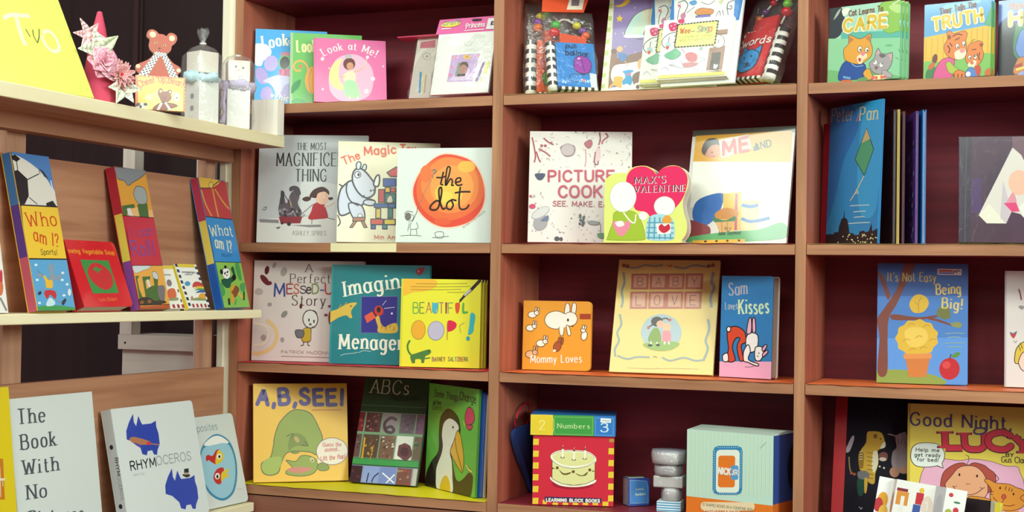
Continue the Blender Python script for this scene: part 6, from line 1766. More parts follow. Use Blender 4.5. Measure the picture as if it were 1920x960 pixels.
  ('b','e09030','1133 523 1200 572 1492 547 1560 478 1537 379 1155 427'),
  ('O','4a2a10',12,'1133 523 1200 572 1492 547 1560 478 1537 379 1155 427'),
  ('b','e09030','2088 585 2167 663 2235 619 2190 518'),
  ('O','4a2a10',12,'2088 585 2167 663 2235 619 2190 518'),
  ('p','e09030','1807 323 2055 351 2212 -17 1762 -46'),
  ('b','c85040','1832 598 1819 564 1789 549 1759 560 1746 592 1759 626 1789 641 1819 630'),
  ('O','4a1c18',7,'1832 598 1819 564 1789 549 1759 560 1746 592 1759 626 1789 641 1819 630'),
  ('b','2a1810','1737 758 1733 740 1722 732 1710 739 1706 756 1710 773 1722 781 1733 775'),
  ('b','2a1810','1980 656 1976 639 1965 631 1953 637 1949 654 1953 672 1965 680 1976 673'),
  ('l','4a2a10',12,'1789 541 1751 466'),
  ('l','4a2a10',12,'1593 578 1717 463 1875 425 1987 456'),
  ('l','4a2a10',12,'1830 800 1818 726'),
  ('l','4a2a10',12,'1897 780 1875 705'),
  ('l','4a2a10',12,'1942 759 1931 697'),
  ('l','4a2a10',12,'1537 696 1605 676'),
  ('l','4a2a10',12,'1526 634 1593 626'),
  ('l','4a2a10',12,'1222 529 1290 485'),
  ('l','4a2a10',12,'1312 530 1380 478'),
  ('b','e4ece4','65 1308 98 1457 210 1537 390 1559 570 1536 682 1422 694 1276 615 1149 413 1092 189 1097 87 1188'),
  ('O','2a2430',12,'65 1308 98 1457 210 1537 390 1559 570 1536 682 1422 694 1276 615 1149 413 1092 189 1097 87 1188'),
  ('p','e4ece4','566 1133 649 1200 678 1085'),
  ('L','2a2430',12,'570 1117 674 1084 647 1180'),
  ('t','Help me','3a3a40',166,1383,597,1387,66,{'W':0.2}),
  ('t','get ready','3a3a40',139,1284,619,1291,66,{'W':0.2}),
  ('t','for bed!','3a3a40',188,1194,581,1200,66,{'W':0.2}),
  ('t','Good Night,','43366e',57,1889,1919,1879,244,{'W':0.15,'k':0.75,'serif':0.35}),
  ('t','L','3a1020',716,1468,1030,1483,327,{'W':0.43,'serif':0.25}),
  ('t','L','d42c44',716,1473,1030,1488,322,{'W':0.35,'serif':0.25}),
  ('t','U','3a1020',1075,1457,1447,1476,327,{'W':0.43,'serif':0.25}),
  ('t','U','d42c44',1075,1462,1447,1481,322,{'W':0.35,'serif':0.25}),
  ('t','C','3a1020',1503,1475,1919,1497,328,{'W':0.43}),
  ('t','C','d42c44',1503,1480,1919,1502,323,{'W':0.35}),
  ('t','Y','3a1020',1987,1429,2302,1444,328,{'W':0.43,'serif':0.25}),
  ('t','Y','d42c44',1987,1433,2302,1449,323,{'W':0.35,'serif':0.25}),
  ('b','d0c048','1460 1834 1427 1787 1347 1763 1268 1777 1235 1819 1268 1866 1347 1890 1427 1877'),
  ('l','43366e',33,'1239 1820 1277 1871 1347 1885 1424 1876 1455 1829 1401 1781 1323 1766 1255 1782 1239 1820'),
  ('t','BY','3a3020',1829,1360,1964,1359,68,{'W':0.2}),
  ('t','Gus Clarke','3a3020',1750,1247,2302,1253,112,{'W':0.1})]),
 'navy': (0.1433, 0.237, [
  ('b','a8a0a8','-24 1268 29 1415 93 1564 139 1601 147 1528 112 1393 59 1269'),
  ('l','8a7a4a',24,'63 1172 83 977 123 855 195 832'),
  ('b','9a4a3a','152 851 144 830 125 821 104 829 95 850 103 871 122 880 143 872'),
  ('b','9a4a3a','211 833 204 812 184 803 164 811 155 832 162 852 182 861 202 853'),
  ('b','c09a3a','271 980 270 1274 380 1472 395 1669 464 1707 654 1699 729 1603 760 1432 668 1356 623 1306 644 1086 594 865 579 669 460 691 406 861 309 908'),
  ('O','4a3a1a',10,'271 980 270 1274 380 1472 395 1669 464 1707 654 1699 729 1603 760 1432 668 1356 623 1306 644 1086 594 865 579 669 460 691 406 861 309 908'),
  ('b','d8d0b0','530 1280 611 1306 637 1086 569 889 518 986'),
  ('b','e0dcc0','710 1480 757 1505 761 1407 668 1368'),
  ('b','8a6a24','249 1225 341 1275 349 982 271 980'),
  ('b','7a5a20','601 1612 591 1577 565 1562 538 1576 525 1610 535 1645 561 1660 588 1646'),
  ('b','2a1c10','678 1565 675 1554 665 1550 655 1554 650 1564 654 1575 664 1579 674 1575'),
  ('l','4a3a1a',10,'412 1277 530 1265'),
  ('l','4a3a1a',10,'415 1194 534 1182'),
  ('l','4a3a1a',10,'419 1111 537 1099'),
  ('l','4a3a1a',10,'422 1028 541 1015'),
  ('l','4a3a1a',10,'426 945 544 932'),
  ('l','4a3a1a',10,'429 861 547 849'),
  ('l','4a3a1a',10,'433 778 551 766'),
  ('l','e0d8c0',10,'259 1274 329 1290'),
  ('l','e0d8c0',10,'261 1225 331 1241'),
  ('l','e0d8c0',10,'263 1176 333 1192'),
  ('l','e0d8c0',10,'265 1127 335 1143'),
  ('b','8c8084','892 1091 906 1312 973 1412 942 1608 798 1653 844 1679 963 1657 1056 1704 1177 1662 1215 1000 1160 901 969 946'),
  ('O','3a3438',10,'892 1091 906 1312 973 1412 942 1608 798 1653 844 1679 963 1657 1056 1704 1177 1662 1215 1000 1160 901 969 946'),
  ('b','a09498','964 1633 1070 1660 1138 1440 1045 1389 970 1486'),
  ('l','4a4448',10,'1002 1584 1018 1487'),
  ('l','4a4448',10,'1084 1599 1077 1488'),
  ('b','a87a64','1053 923 1028 850 962 818 894 847 863 919 888 992 954 1024 1022 995'),
  ('b','a87a64','1204 975 1186 923 1136 900 1085 921 1062 972 1081 1025 1130 1047 1182 1027'),
  ('b','7a4a44','649 1258 741 1309 814 1261 795 1138 676 1160'),
  ('b','c8b8b0','794 1163 775 1135 725 1122 674 1133 653 1160 672 1188 722 1200 772 1190'),
  ('b','1c4438','246 736 362 787 405 592 353 420 270 443'),
  ('b','6a6a6c','252 882 403 910 477 838 434 739 268 761'),
  ('b','c09a3a','386 763 446 740 433 495 393 494'),
  ('b','c8c8c0','689 1014 684 1000 671 994 658 999 652 1013 657 1027 670 1033 683 1027'),
  ('b','c8c8c0','773 991 768 977 755 971 741 976 735 990 740 1004 753 1010 767 1005'),
  ('l','c8c8c8',10,'304 200 341 152 363 189')]),
 'who': (0.1017, 0.2882, [
  ('p','4a7fc4','-3 2882 1021 2885 1027 1916 8 1904'),
  ('b','e4e0d8','-17 2786 104 2832 396 2748 677 2601 853 2444 932 2327 1029 2137 1022 1940 542 1933 28 1915 -98 2164 -54 2546'),
  ('p','1c1820','10 2527 104 2558 326 2407 281 2092 135 1928 12 1921 -39 2262'),
  ('p','1c1820','-4 2811 105 2837 227 2771 112 2702 12 2741'),
  ('p','2a3448','687 2639 799 2586 908 2448 792 2488'),
  ('p','1c1820','717 1984 914 2044 1016 1915 716 1911'),
  ('l','1c1820',21,'104 2558 112 2702'),
  ('l','1c1820',18,'323 2395 658 2527'),
  ('l','1c1820',18,'275 2068 474 1947'),
  ('l','3a4a5a',19,'677 2601 695 2530'),
  ('l','d8e8f4',32,'958 2427 975 2281 1048 2138'),
  ('p','f0c63c','20 1906 1040 1941 1018 955 -52 938'),
  ('p','5aa4d8','-52 938 1018 955 1044 -12 -25 -4'),
  ('b','3f9a54','-25 64 427 94 1027 41 1041 -25 -28 -16'),
  ('L','1a1420',20,'2 2883 20 1906 -52 938 -24 0'),
  ('L','1a1420',25,'9 1909 1050 1933'),
  ('L','1a1420',25,'-54 930 1015 947'),
  ('t','Who','d0481c',132,1525,904,1582,258,{'W':0.13,'k':0.7,'serif':0.5,'jit':0.06}),
  ('t','am I?','d0481c',221,1257,856,1164,242,{'W':0.13,'k':0.7,'serif':0.5,'jit':0.06}),
  ('t','Sports!','4a4420',337,1020,777,1023,100,{'W':0.13,'jit':0.08}),
  ('b','d8ecf4','194 824 177 808 146 801 117 807 109 822 125 839 157 846 186 840'),
  ('b','d8ecf4','159 551 143 535 111 529 83 535 75 551 91 567 123 573 151 567'),
  ('b','d8ecf4','835 558 818 542 785 535 755 541 747 557 764 574 797 581 826 574'),
  ('b','d8ecf4','950 477 932 461 899 454 869 461 861 477 878 493 911 500 941 494'),
  ('b','d8ecf4','810 272 792 256 759 249 730 256 721 272 738 288 771 295 801 288'),
  ('b','d8ecf4','112 135 95 119 64 113 35 120 27 135 44 151 75 158 103 151'),
  ('b','d8ecf4','323 263 306 247 274 241 245 247 237 263 253 279 285 286 314 279'),
  ('b','d8ecf4','882 690 864 673 831 666 802 673 793 689 810 705 843 712 873 706'),
  ('b','c8e4f0','234 87 367 231 490 150 425 86'),
  ('b','8a9aac','421 554 479 668 473 781 516 855 574 848 549 750 620 840 655 833 601 718 576 669 661 622 796 672 783 623 642 548 520 547'),
  ('b','8a9aac','114 631 195 672 284 649 177 600'),
  ('l','6a7a8c',10,'166 744 201 696 305 641'),
  ('b','e8b83c','287 617 339 634 414 554 520 547 481 412 319 416 322 521'),
  ('b','c83038','249 328 318 368 520 357 560 280 505 207 393 288 315 215 252 247'),
  ('l','8a9aac',20,'505 207 656 133'),
  ('l','8a9aac',16,'285 376 208 400 130 327'),
  ('b','2a3448','672 150 775 215 803 182 706 92 669 109'),
  ('b','2a3448','67 311 148 351 169 311 94 276'),
  ('b','e0e8ee','973 330 948 283 911 264 885 283 884 329 909 376 946 395 972 376')]),
 'soup': (0.1474, 0.1336, [
  ('p','3f8f48','288 940 1129 940 1143 276 361 264'),
  ('b','cc3038','418 732 561 852 751 887 947 815 1081 677 1073 507 955 381 761 336 592 393 451 507 393 620'),
  ('p','3f8f48','600 784 689 792 677 855 727 781 875 759 742 724 700 668 657 726 586 728'),
  ('t','Growing Vegetable Soup','e8962c',-119,1071,1377,1071,84,{'W':0.24}),
  ('t','Lois Ehlert','e8884a',492,110,1022,121,66,{'W':0.15})]),
 'roll': (0.101, 0.2869, [
  ('p','e0a040','-19 2878 1043 2885 1017 1881 -28 1877'),
  ('b','8a8f98','-5 2851 260 2859 627 2890 1019 2882 967 2787 748 2675 544 2596 339 2504 231 2593 41 2615 9 2739'),
  ('O','4a5058',15,'-5 2851 260 2859 627 2890 1019 2882 967 2787 748 2675 544 2596 339 2504 231 2593 41 2615 9 2739'),
  ('b','a0a8ac','477 2361 607 2502 790 2506 891 2457 909 2286 826 2165 594 2145 489 2249'),
  ('O','4a5058',15,'477 2361 607 2502 790 2506 891 2457 909 2286 826 2165 594 2145 489 2249'),
  ('p','4a6a3c','12 2070 434 2132 432 2049 206 2025 121 1874 -7 1873'),
  ('p','4a6a3c','521 2125 874 2168 842 1883 535 1868'),
  ('p','e0d8d8','153 2021 276 2042 334 1862 183 1865'),
  ('p','e8b878','295 2032 527 2070 535 1868 343 1863'),
  ('p','e8b878','877 2027 1021 2043 1007 1881 840 1878'),
  ('L','1a1420',14,'-42 1871 1025 1879'),
  ('p','c42c44','67 1799 1040 1835 1002 897 -11 872'),
  ('p','e8a84c','4 872 1002 897 1009 -6 3 3'),
  ('b','d0d8dc','8 858 566 875 517 815 320 774 92 716 28 750'),
  ('O','6a7078',7,'8 858 566 875 517 815 320 774 92 716 28 750'),
  ('L','1a1420',12,'-12 868 1016 890'),
  ('L','1a1420',13,'16 1558 -11 872 9 3'),
  ('L','1a1420',11,'1057 1836 1002 897'),
  ('p','b85a34','17 51 1007 84 1009 -6 16 -1'),
  ('p','4a6a34','32 661 167 663 86 590 88 395 155 220 32 203'),
  ('p','4a6a34','252 646 531 659 475 577 334 566 328 396 534 469 721 470 912 471 951 397 846 126 243 114 253 396'),
  ('p','4a6a34','622 651 780 654 715 451 606 451'),
  ('b','c8ccd0','619 743 717 754 792 691 762 598 616 633'),
  ('O','3a4a34',10,'619 743 717 754 792 691 762 598 616 633'),
  ('p','d8d8d8','370 585 450 595 482 450 400 432'),
  ('b','7a7078','709 433 851 480 948 434 864 180 773 144 683 253'),
  ('b','3a3430','-70 152 160 237 395 218 531 164 842 162 840 108 51 68'),
  ('b','8a5a3a','177 132 145 101 87 88 37 102 24 134 55 165 113 178 164 164'),
  ('O','1a1410',10,'177 132 145 101 87 88 37 102 24 134 55 165 113 178 164 164'),
  ('b','8a5a3a','422 147 389 115 329 103 278 117 265 149 298 181 357 194 409 180'),
  ('O','1a1410',10,'422 147 389 115 329 103 278 117 265 149 298 181 357 194 409 180'),
  ('b','4a3a30','768 126 731 99 662 88 600 100 581 128 617 156 687 167 749 154'),
  ('O','1a1410',10,'768 126 731 99 662 88 600 100 581 128 617 156 687 167 749 154'),
  ('L','1a1420',12,'-6 74 1009 88'),
  ('t','I can','7a4a9c',153,1453,892,1518,180,{'jit':0.06}),
  ('t','Roll!','7a4a9c',87,1060,826,1100,292,{'jit':0.06})]),
 'what': (0.1017, 0.289, [
  ('p','c03038','1 2893 1020 2871 1006 2007 -22 2016'),
  ('p','e8b840','11 2893 485 2890 547 2787 383 2672 9 2647'),
  ('p','e8b840','508 2888 850 2880 746 2793 517 2703'),
  ('l','1a1420',20,'9 2647 359 2671 532 2745 825 2879'),
  ('b','e8c860','512 2745 471 2693 407 2670 359 2689 354 2740 395 2792 458 2815 507 2795'),
  ('O','1a1420',12,'512 2745 471 2693 407 2670 359 2689 354 2740 395 2792 458 2815 507 2795'),
  ('l','d89a3c',51,'18 2606 80 2301 230 2027'),
  ('l','d89a3c',52,'463 2660 464 2339 480 2026'),
  ('l','d89a3c',48,'552 2663 760 2402 964 2231'),
  ('L','1a1420',20,'-24 2010 1027 1993'),
  ('p','2f8ad0','15 1816 1006 1832 995 1018 2 1014'),
  ('p','8abf54','34 1004 1010 1008 1014 6 12 -1'),
  ('L','1a1420',15,'-1 1008 1011 1012'),
  ('L','1a1420',14,'15 1816 2 1014 12 -1'),
  ('b','4f9a54','-80 465 97 551 170 332 -9 244'),
  ('b','4f9a54','746 942 909 986 907 637 794 637'),
  ('b','4f9a54','789 505 991 549 934 371 783 372'),
  ('b','5aa860','446 152 573 195 491 61 419 73'),
  ('b','1f5a44','138 617 422 638 600 725 569 855 661 909 688 768 664 637 467 550 400 463 244 441 126 529'),
  ('O','14201c',12,'138 617 422 638 600 725 569 855 661 909 688 768 664 637 467 550 400 463 244 441 126 529'),
  ('b','eeeeea','517 774 465 678 346 629 231 655 186 741 238 836 356 885 472 860'),
  ('O','1a1a1a',12,'517 774 465 678 346 629 231 655 186 741 238 836 356 885 472 860'),
  ('b','1a1a1a','239 796 219 752 176 730 135 744 119 784 138 828 181 849 223 836'),
  ('b','1a1a1a','414 898 389 870 349 859 317 870 311 898 335 925 376 937 408 925'),
  ('b','1a1a1a','326 752 299 733 273 729 262 742 274 763 301 782 327 786 337 773'),
  ('b','1a1a1a','432 784 406 766 379 762 369 774 381 796 408 814 434 818 444 806'),
  ('b','1a1a1a','385 714 373 705 351 701 331 705 326 714 337 723 360 727 379 723'),
  ('b','1a1a1a','701 670 661 624 597 605 545 624 537 670 576 717 640 736 692 717'),
  ('b','8a4a2a','400 352 590 473 722 417 603 284 472 230'),
  ('O','2a1810',12,'400 352 590 473 722 417 603 284 472 230'),
  ('b','d8a030','385 419 571 528 594 484 419 352'),
  ('b','d8a030','381 352 472 230 431 107 318 108 344 242'),
  ('b','e0b040','693 328 849 227 815 182 644 295'),
  ('p','1a1a1a','217 198 296 209 273 64 195 53'),
  ('p','1a1a1a','870 349 930 360 857 159 796 160'),
  ('t','What','e4e4cc',59,1587,896,1612,241,{'W':0.14,'k':0.7,'serif':0.5,'jit':0.05}),
  ('t','am I?','e4e4cc',141,1332,739,1231,266,{'W':0.14,'k':0.7,'serif':0.5,'jit':0.06}),
  ('t','Music!','1c5aa0',311,1122,722,1146,81,{'W':0.13})]),
 'small2': (0.0775, 0.0988, [
  ('p','2a2c54','0 920 85 920 85 988 0 988'),
  ('p','2a2c54','697 877 774 877 774 938 697 938'),
  ('p','2a2c54','0 796 85 796 85 864 0 864'),
  ('p','2a2c54','697 753 774 753 774 815 697 815'),
  ('p','2a2c54','0 673 85 673 85 741 0 741'),
  ('p','2a2c54','697 629 774 629 774 691 697 691'),
  ('p','2a2c54','0 549 85 549 85 617 0 617'),
  ('p','2a2c54','697 506 774 506 774 568 697 568'),
  ('p','2a2c54','0 426 85 426 85 494 0 494'),
  ('p','2a2c54','697 382 774 382 774 444 697 444'),
  ('p','2a2c54','0 302 85 302 85 370 0 370'),
  ('p','2a2c54','697 259 774 259 774 321 697 321'),
  ('p','2a2c54','0 179 85 179 85 247 0 247'),
  ('p','2a2c54','697 135 774 135 774 197 697 197'),
  ('p','2a2c54','0 55 85 55 85 123 0 123'),
  ('p','2a2c54','697 12 774 12 774 74 697 74'),
  ('p','e4c83c','92 914 697 914 697 988 92 988'),
  ('p','a83038','139 19 209 19 209 98 139 98'),
  ('p','a83038','286 19 356 19 356 98 286 98'),
  ('p','a83038','433 19 503 19 503 98 433 98'),
  ('p','a83038','581 19 650 19 650 98 581 98'),
  ('p','8a8a90','154 790 604 790 604 820 154 820'),
  ('p','a0a0a4','232 741 464 741 464 760 232 760'),
  ('b','4a9ac8','324 547 273 509 192 494 129 510 119 547 169 585 250 601 315 585'),
  ('b','c8483c','366 469 459 571 597 596 724 571 761 488 568 489'),
  ('b','e8c040','387 429 568 489 767 479 754 437 541 444'),
  ('b','4a9a5a','400 393 576 444 750 430 750 396 552 404'),
  ('b','3a60b0','410 339 583 397 753 390 745 350 589 351'),
  ('b','e8a840','459 251 575 328 712 326 725 248 695 190 489 189'),
  ('b','8a9a6a','161 198 414 233 701 199 682 171 166 179'),
  ('b','c87a6a','254 235 229 211 196 202 173 212 175 236 201 260 234 270 257 259'),
  ('l','9a9aa0',18,'294 744 392 794 457 751 611 802 684 772')]),
 'small1': (0.057, 0.093, [
  ('p','e4c83c','0 860 570 860 570 930 0 930'),
  ('p','a83038','171 13 256 13 256 93 171 93'),
  ('p','a83038','330 13 416 13 416 93 330 93'),
  ('p','a83038','490 13 575 13 575 93 490 93'),
  ('p','a0a0a4','114 716 427 716 427 744 114 744'),
  ('b','8a7a78','381 568 351 511 286 479 224 492 202 542 232 599 297 630 358 617'),
  ('b','d86a44','150 379 296 438 418 418 413 280 316 221 128 212'),
  ('b','8a9a6a','128 212 426 240 412 181 124 172'),
  ('p','6a3a2a','501 353 547 353 547 418 501 418'),
  ('p','6a3a2a','501 139 547 139 547 204 501 204')]),
 'sliver': (0.0928, 0.1352, [
  ('b','c83a44','851 729 897 691 842 427 749 428'),
  ('b','d8744c','715 541 876 502 824 315 679 317'),
  ('l','8a8484',45,'773 260 891 38')]),
 'nopic': (0.22, 0.2779, [
  ('t','The','4a505c',192,2320,866,2311,266,{'W':0.185,'k':0.35,'serif':0.85}),
  ('t','Book','4a505c',227,1870,1094,1863,260,{'W':0.185,'k':0.35,'serif':0.85}),
  ('t','With','4a505c',222,1429,1108,1407,254,{'W':0.185,'k':0.35,'serif':0.85}),
  ('t','No','4a505c',277,987,744,973,249,{'W':0.185,'k':0.35,'serif':0.85}),
  ('t','Pictures','4a505c',277,538,1668,436,243,{'W':0.185,'k':0.35,'serif':0.85})]),
 'rhym': (0.2632, 0.2372, [
  ('p','2f46b0','359 1912 480 2073 644 2233 630 2061 680 1978 799 2177 851 2042 882 1996 1167 1994 1323 2038 1307 1916 1345 1780 1332 1562 1229 1441 1191 1349 1095 1367 1060 1457 917 1454 868 1373 737 1412 711 1535 524 1682 332 1743'),
  ('p','2f46b0','1296 716 1425 875 1598 1030 1582 856 1633 772 1760 968 1813 830 1845 782 2144 770 2308 809 2290 686 2329 548 2314 327 2205 209 2164 117 2064 139 2028 232 1878 234 1826 154 1689 198 1663 323 1468 478 1267 547'),
  ('b','b87a5a','412 1735 546 1775 877 1692 1045 1624 921 1584 580 1625'),
  ('b','d83a3c','1046 1598 1021 1576 974 1570 933 1584 920 1610 945 1632 991 1638 1033 1624'),
  ('l','b87a5a',23,'1037 1590 1307 1547'),
  ('b','5a4ab0','519 1661 682 1616 766 1530 637 1577'),
  ('p','2a2a30','1994 973 2145 970 2121 825 1959 844'),
  ('b','2a2a30','1903 859 2057 868 2166 820 2036 791'),
  ('p','b8a08a','1973 896 2138 886 2126 843 1962 853'),
  ('t','RHYM','26262c',321,1132,1107,1132,170,{'W':0.17}),
  ('t','OCEROS','a4a8ac',1139,1145,2282,1134,175,{'W':0.13}),
  ('t','Janik Coat','a0a4a8',348,1020,708,1013,38,{})]),
 'opp': (0.19, 0.1991, [
  ('t','O','7a98a0',198,1649,388,1662,157,{'W':0.09}),
  ('t','pposites','7a98a0',420,1669,1266,1674,159,{'W':0.09}),
  ('b','3a8ab4','446 1091 617 1354 959 1534 1281 1557 1611 1365 1725 1009 1657 608 1438 270 1122 131 837 159 545 346 403 665'),
  ('b','f2f4f2','694 1357 946 1503 1268 1525 1567 1359 1393 1335'),
  ('b','9ccbe0','487 1063 649 1305 1037 1346 1512 1325 1659 1016 1590 617 1379 299 1100 182 857 208 599 379 458 667'),
  ('b','c82c34','669 1116 762 1154 903 1116 1064 1220 1180 1210 1028 933 846 977 752 1036 668 1020'),
  ('b','e4c83c','1126 1215 1285 1127 1261 1007 1062 920 960 965'),
  ('b','f4f0e8','1221 1070 1178 1029 1110 1018 1057 1042 1050 1087 1092 1127 1160 1139 1213 1115'),
  ('b','1a1418','1180 1069 1159 1047 1128 1040 1104 1053 1102 1077 1123 1099 1154 1106 1178 1093'),
  ('b','c82c34','797 664 980 816 1221 803 1036 507 858 516'),
  ('b','e4c83c','1123 724 1422 780 1297 678 1383 616 1178 591 1045 531'),
  ('b','f4f0e8','1029 655 985 611 916 599 864 626 858 676 902 720 970 732 1023 706'),
  ('b','1a1418','978 651 956 626 924 618 901 633 900 661 923 687 955 694 978 680'),
  ('l','e0c0c0',14,'1541 308 1714 295')]),
 'yellow': (0.1772, 0.3007, [
  ('p','c8781c','1220 1808 1525 1775 1501 1077 1223 1116'),
  ('p','e8dcc0','1260 1468 1537 1438 1537 1399 1263 1426'),
  ('p','e8dcc0','1429 1649 1444 1647 1414 1131 1399 1133'),
  ('p','e8dcc0','1468 1436 1483 1433 1485 1302 1470 1305')]),
 'sign': (0.2866, 0.238, [
  ('l','f0f4c4',81,'1229 1323 1432 1434 1649 1472 1923 1509'),
  ('l','f0f4c4',96,'1568 1450 1548 1251 1526 1049 1540 838'),
  ('l','f0f4c4',77,'2121 1187 2206 1263 2354 1248 2423 1079 2392 926 2264 853 2115 890 2053 1033 2068 1148'),
  ('l','6a7040',24,'1695 1202 1744 1059'),
  ('l','6a7040',23,'1873 1223 1840 1087 1873 961'),
  ('l','6a7040',23,'1871 955 1975 1104 2049 1277')]),
 'bear': (0.0937, 0.0665, [
  ('p','d86a24','-3 678 941 665 941 -87 -3 -194'),
  ('b','e8b45c','62 649 57 638 46 632 34 636 30 647 34 659 46 664 57 660'),
  ('b','e8b45c','143 648 139 637 128 632 117 636 112 647 117 658 128 663 139 659'),
  ('b','e8b45c','221 648 217 637 207 632 196 636 192 646 196 657 207 662 217 658'),
  ('b','e8b45c','296 647 292 636 282 631 272 635 268 645 272 656 282 661 292 657'),
  ('b','e8b45c','368 646 364 636 354 631 345 635 341 645 345 655 354 660 364 656'),
  ('b','e8b45c','437 646 433 635 424 631 415 634 411 644 415 654 424 659 433 655'),
  ('b','e8b45c','503 645 500 635 491 630 482 634 478 644 482 654 491 658 500 655'),
  ('b','e8b45c','567 644 564 635 555 630 547 634 543 643 546 653 555 657 564 654'),
  ('b','e8b45c','629 644 625 634 617 630 609 633 605 642 609 652 617 657 625 653'),
  ('b','e8b45c','688 643 685 634 677 630 669 633 665 642 669 652 677 656 684 652'),
  ('b','e8b45c','745 643 742 634 734 629 726 633 723 641 726 651 734 655 742 652'),
  ('b','e8b45c','800 642 797 633 790 629 782 632 779 641 782 650 789 654 797 651'),
  ('b','e8b45c','853 642 850 633 843 629 836 632 833 641 836 650 843 654 850 651'),
  ('b','e8b45c','904 641 902 633 895 629 888 632 885 640 888 649 895 653 902 650'),
  ('b','e8b45c','936 592 933 584 926 579 919 582 916 591 919 600 926 604 933 601'),
  ('b','e8b45c','936 520 933 511 926 507 920 509 917 518 920 527 926 531 933 528'),
  ('b','e8b45c','936 447 934 438 927 434 920 436 917 445 920 454 927 458 934 455'),
  ('b','e8b45c','937 375 934 366 927 361 920 363 918 371 920 381 927 385 934 383'),
  ('b','e8b45c','937 302 934 293 928 288 921 290 918 298 921 307 928 312 934 310'),
  ('b','e8b45c','938 229 935 220 928 215 921 217 918 225 921 234 928 239 935 237'),
  ('b','e8b45c','938 156 935 147 929 142 922 144 919 152 922 161 928 166 935 164'),
  ('b','e8b45c','938 83 936 74 929 69 922 70 919 78 922 88 929 93 936 91'),
  ('b','e8b45c','939 10 936 1 929 -5 923 -3 920 5 922 14 929 20 936 18'),
  ('p','f0c43c','46 626 899 628 903 -99 46 -212'),
  ('b','f2d87a','201 166 371 371 735 394 861 238 843 -68 231 -161'),
  ('t','Cheer Up,Bear!','c8482c',78,409,876,469,125,{'W':0.17,'arc':108,'jit':0.03}),
  ('b','8a4024','425 321 445 403 489 420 527 364 599 375 634 406 680 386 658 317 669 239 600 172 502 166 464 228'),
  ('O','3a1c14',11,'425 321 445 403 489 420 527 364 599 375 634 406 680 386 658 317 669 239 600 172 502 166 464 228'),
  ('b','e8b48c','502 374 494 354 476 343 458 348 451 367 458 388 476 399 494 393'),
  ('b','e8b48c','671 372 665 354 651 345 636 349 630 366 636 383 650 393 665 388'),
  ('b','8a4024','345 46 477 146 624 150 758 127 780 88 624 29 478 -37 345 -1'),
  ('O','3a1c14',11,'345 46 477 146 624 150 758 127 780 88 624 29 478 -37 345 -1'),
  ('p','c8c8c4','464 144 515 140 439 -18 399 1'),
  ('p','c8c8c4','540 151 576 167 681 16 636 -1'),
  ('b','2a1810','529 276 526 268 519 263 512 265 509 273 512 281 519 285 526 283'),
  ('b','2a1810','590 281 587 273 580 268 574 270 571 278 574 286 580 290 587 288'),
  ('b','2a1410','564 238 559 228 547 221 535 223 530 232 535 243 547 249 559 247'),
  ('b','c8c0bc','829 282 813 214 775 179 735 198 718 261 735 330 774 364 813 343'),
  ('b','a89c9c','757 333 751 310 736 298 720 305 714 326 720 349 735 360 751 354'),
  ('b','6a6464','791 262 787 247 775 238 763 242 757 256 762 271 774 279 786 276'),
  ('b','d8d0cc','207 60 181 -6 116 -46 48 -36 20 20 48 89 116 128 181 115'),
  ('b','2a2424','88 106 83 80 57 55 23 46 3 59 8 86 35 111 68 119'),
  ('b','2a2424','223 91 207 73 180 69 159 81 155 102 172 120 199 124 220 112'),
  ('b','2a2424','119 51 113 27 97 15 81 21 75 42 81 65 97 77 113 72'),
  ('b','e8e0a0','314 251 294 206 245 180 195 188 174 228 195 274 245 300 294 290')]),
}
HEART = (0, 107, 0, 1180, 51, 1314, 187, 1398, 391, 1415, 442, 1398, 527, 1499, 697, 1549, 867, 1542, 1003, 1465, 1071, 1375, 1156, 1482, 1326, 1549, 1513, 1532, 1649, 1415, 1700, 1247, 1683, 1080, 1632, 945, 1598, 778, 1632, 577, 1683, 409, 1677, 208, 1581, 57, 1479, 0, 85, 0)
# ================================================================ setting
m = MB(); m.box(-3, 3, -5, .3, -.05, 0); struct(m, 'floor', wood('floor_boards', '5a4030', '7a5a44', 'Y', .5, .5))
m = MB(); m.box(-3, 2.2, .246, .32, 0, 3.0); struct(m, 'wall_back', BLACKW)
m = MB(); m.box(-1.148, -1.134, .228, .246, 0, 3.0); m.box(-1.134, -1.128, .238, .246, 0, 3.0); struct(m, 'trim_1', wood('dark_door_stile', '241416', '3a2524', 'Z', .5, .5))
m = MB(); m.box(-.7275, -.7125, -.004, .02, 0, 3.0); m.box(-.7125, -.6975, .002, .02, 0, 3.0); struct(m, 'trim_2', wood('cream_painted_trim', 'e4dcc4', 'f0ead6', 'Z', .5, .5))
# ================================================================ bookcase: three columns of cells
UX = [(-.6965, -.6752), (-.0608, -.038), (.5756, .5958), (1.19, 1.21)]
S1, S2, S3, S4 = 1.8996, 1.5901, 1.3220, 1.0500; DEP = .225
bc = thing('bookcase', 'large dark red-brown wooden bookcase of square cells with tan front edges', 'bookcase', Matrix.Translation((.26, .11, 0)))
def part(mb, name, mats, par):
    o = mb.build(name, mats, par)
    o.matrix_parent_inverse = par.matrix_world.inverted(); return o
for i, (a, b) in enumerate(UX):
    m = MB(); m.box(a, b, 0, DEP, 0, 2.5, fmi=1); part(m, 'upright', [UW, EW['Z']], bc)
RW = wood('stained_rail_wood', '7c4a3a', '9a6450', 'X')
for i in range(3):
    a, b = UX[i][1], UX[i + 1][0]
    for z in (.22, .5, .78, S4, S3, S2, S1, 2.160, 2.5):
        m = MB(); m.box(a + .0012, b - .0012, .001, DEP, z - .0203, z, fmi=1); part(m, 'shelf', [DW['X'], EW['X']], bc)
    m = MB(); m.box(a, b, .004, .022, .958, 1.0265); part(m, 'rail', RW, bc)
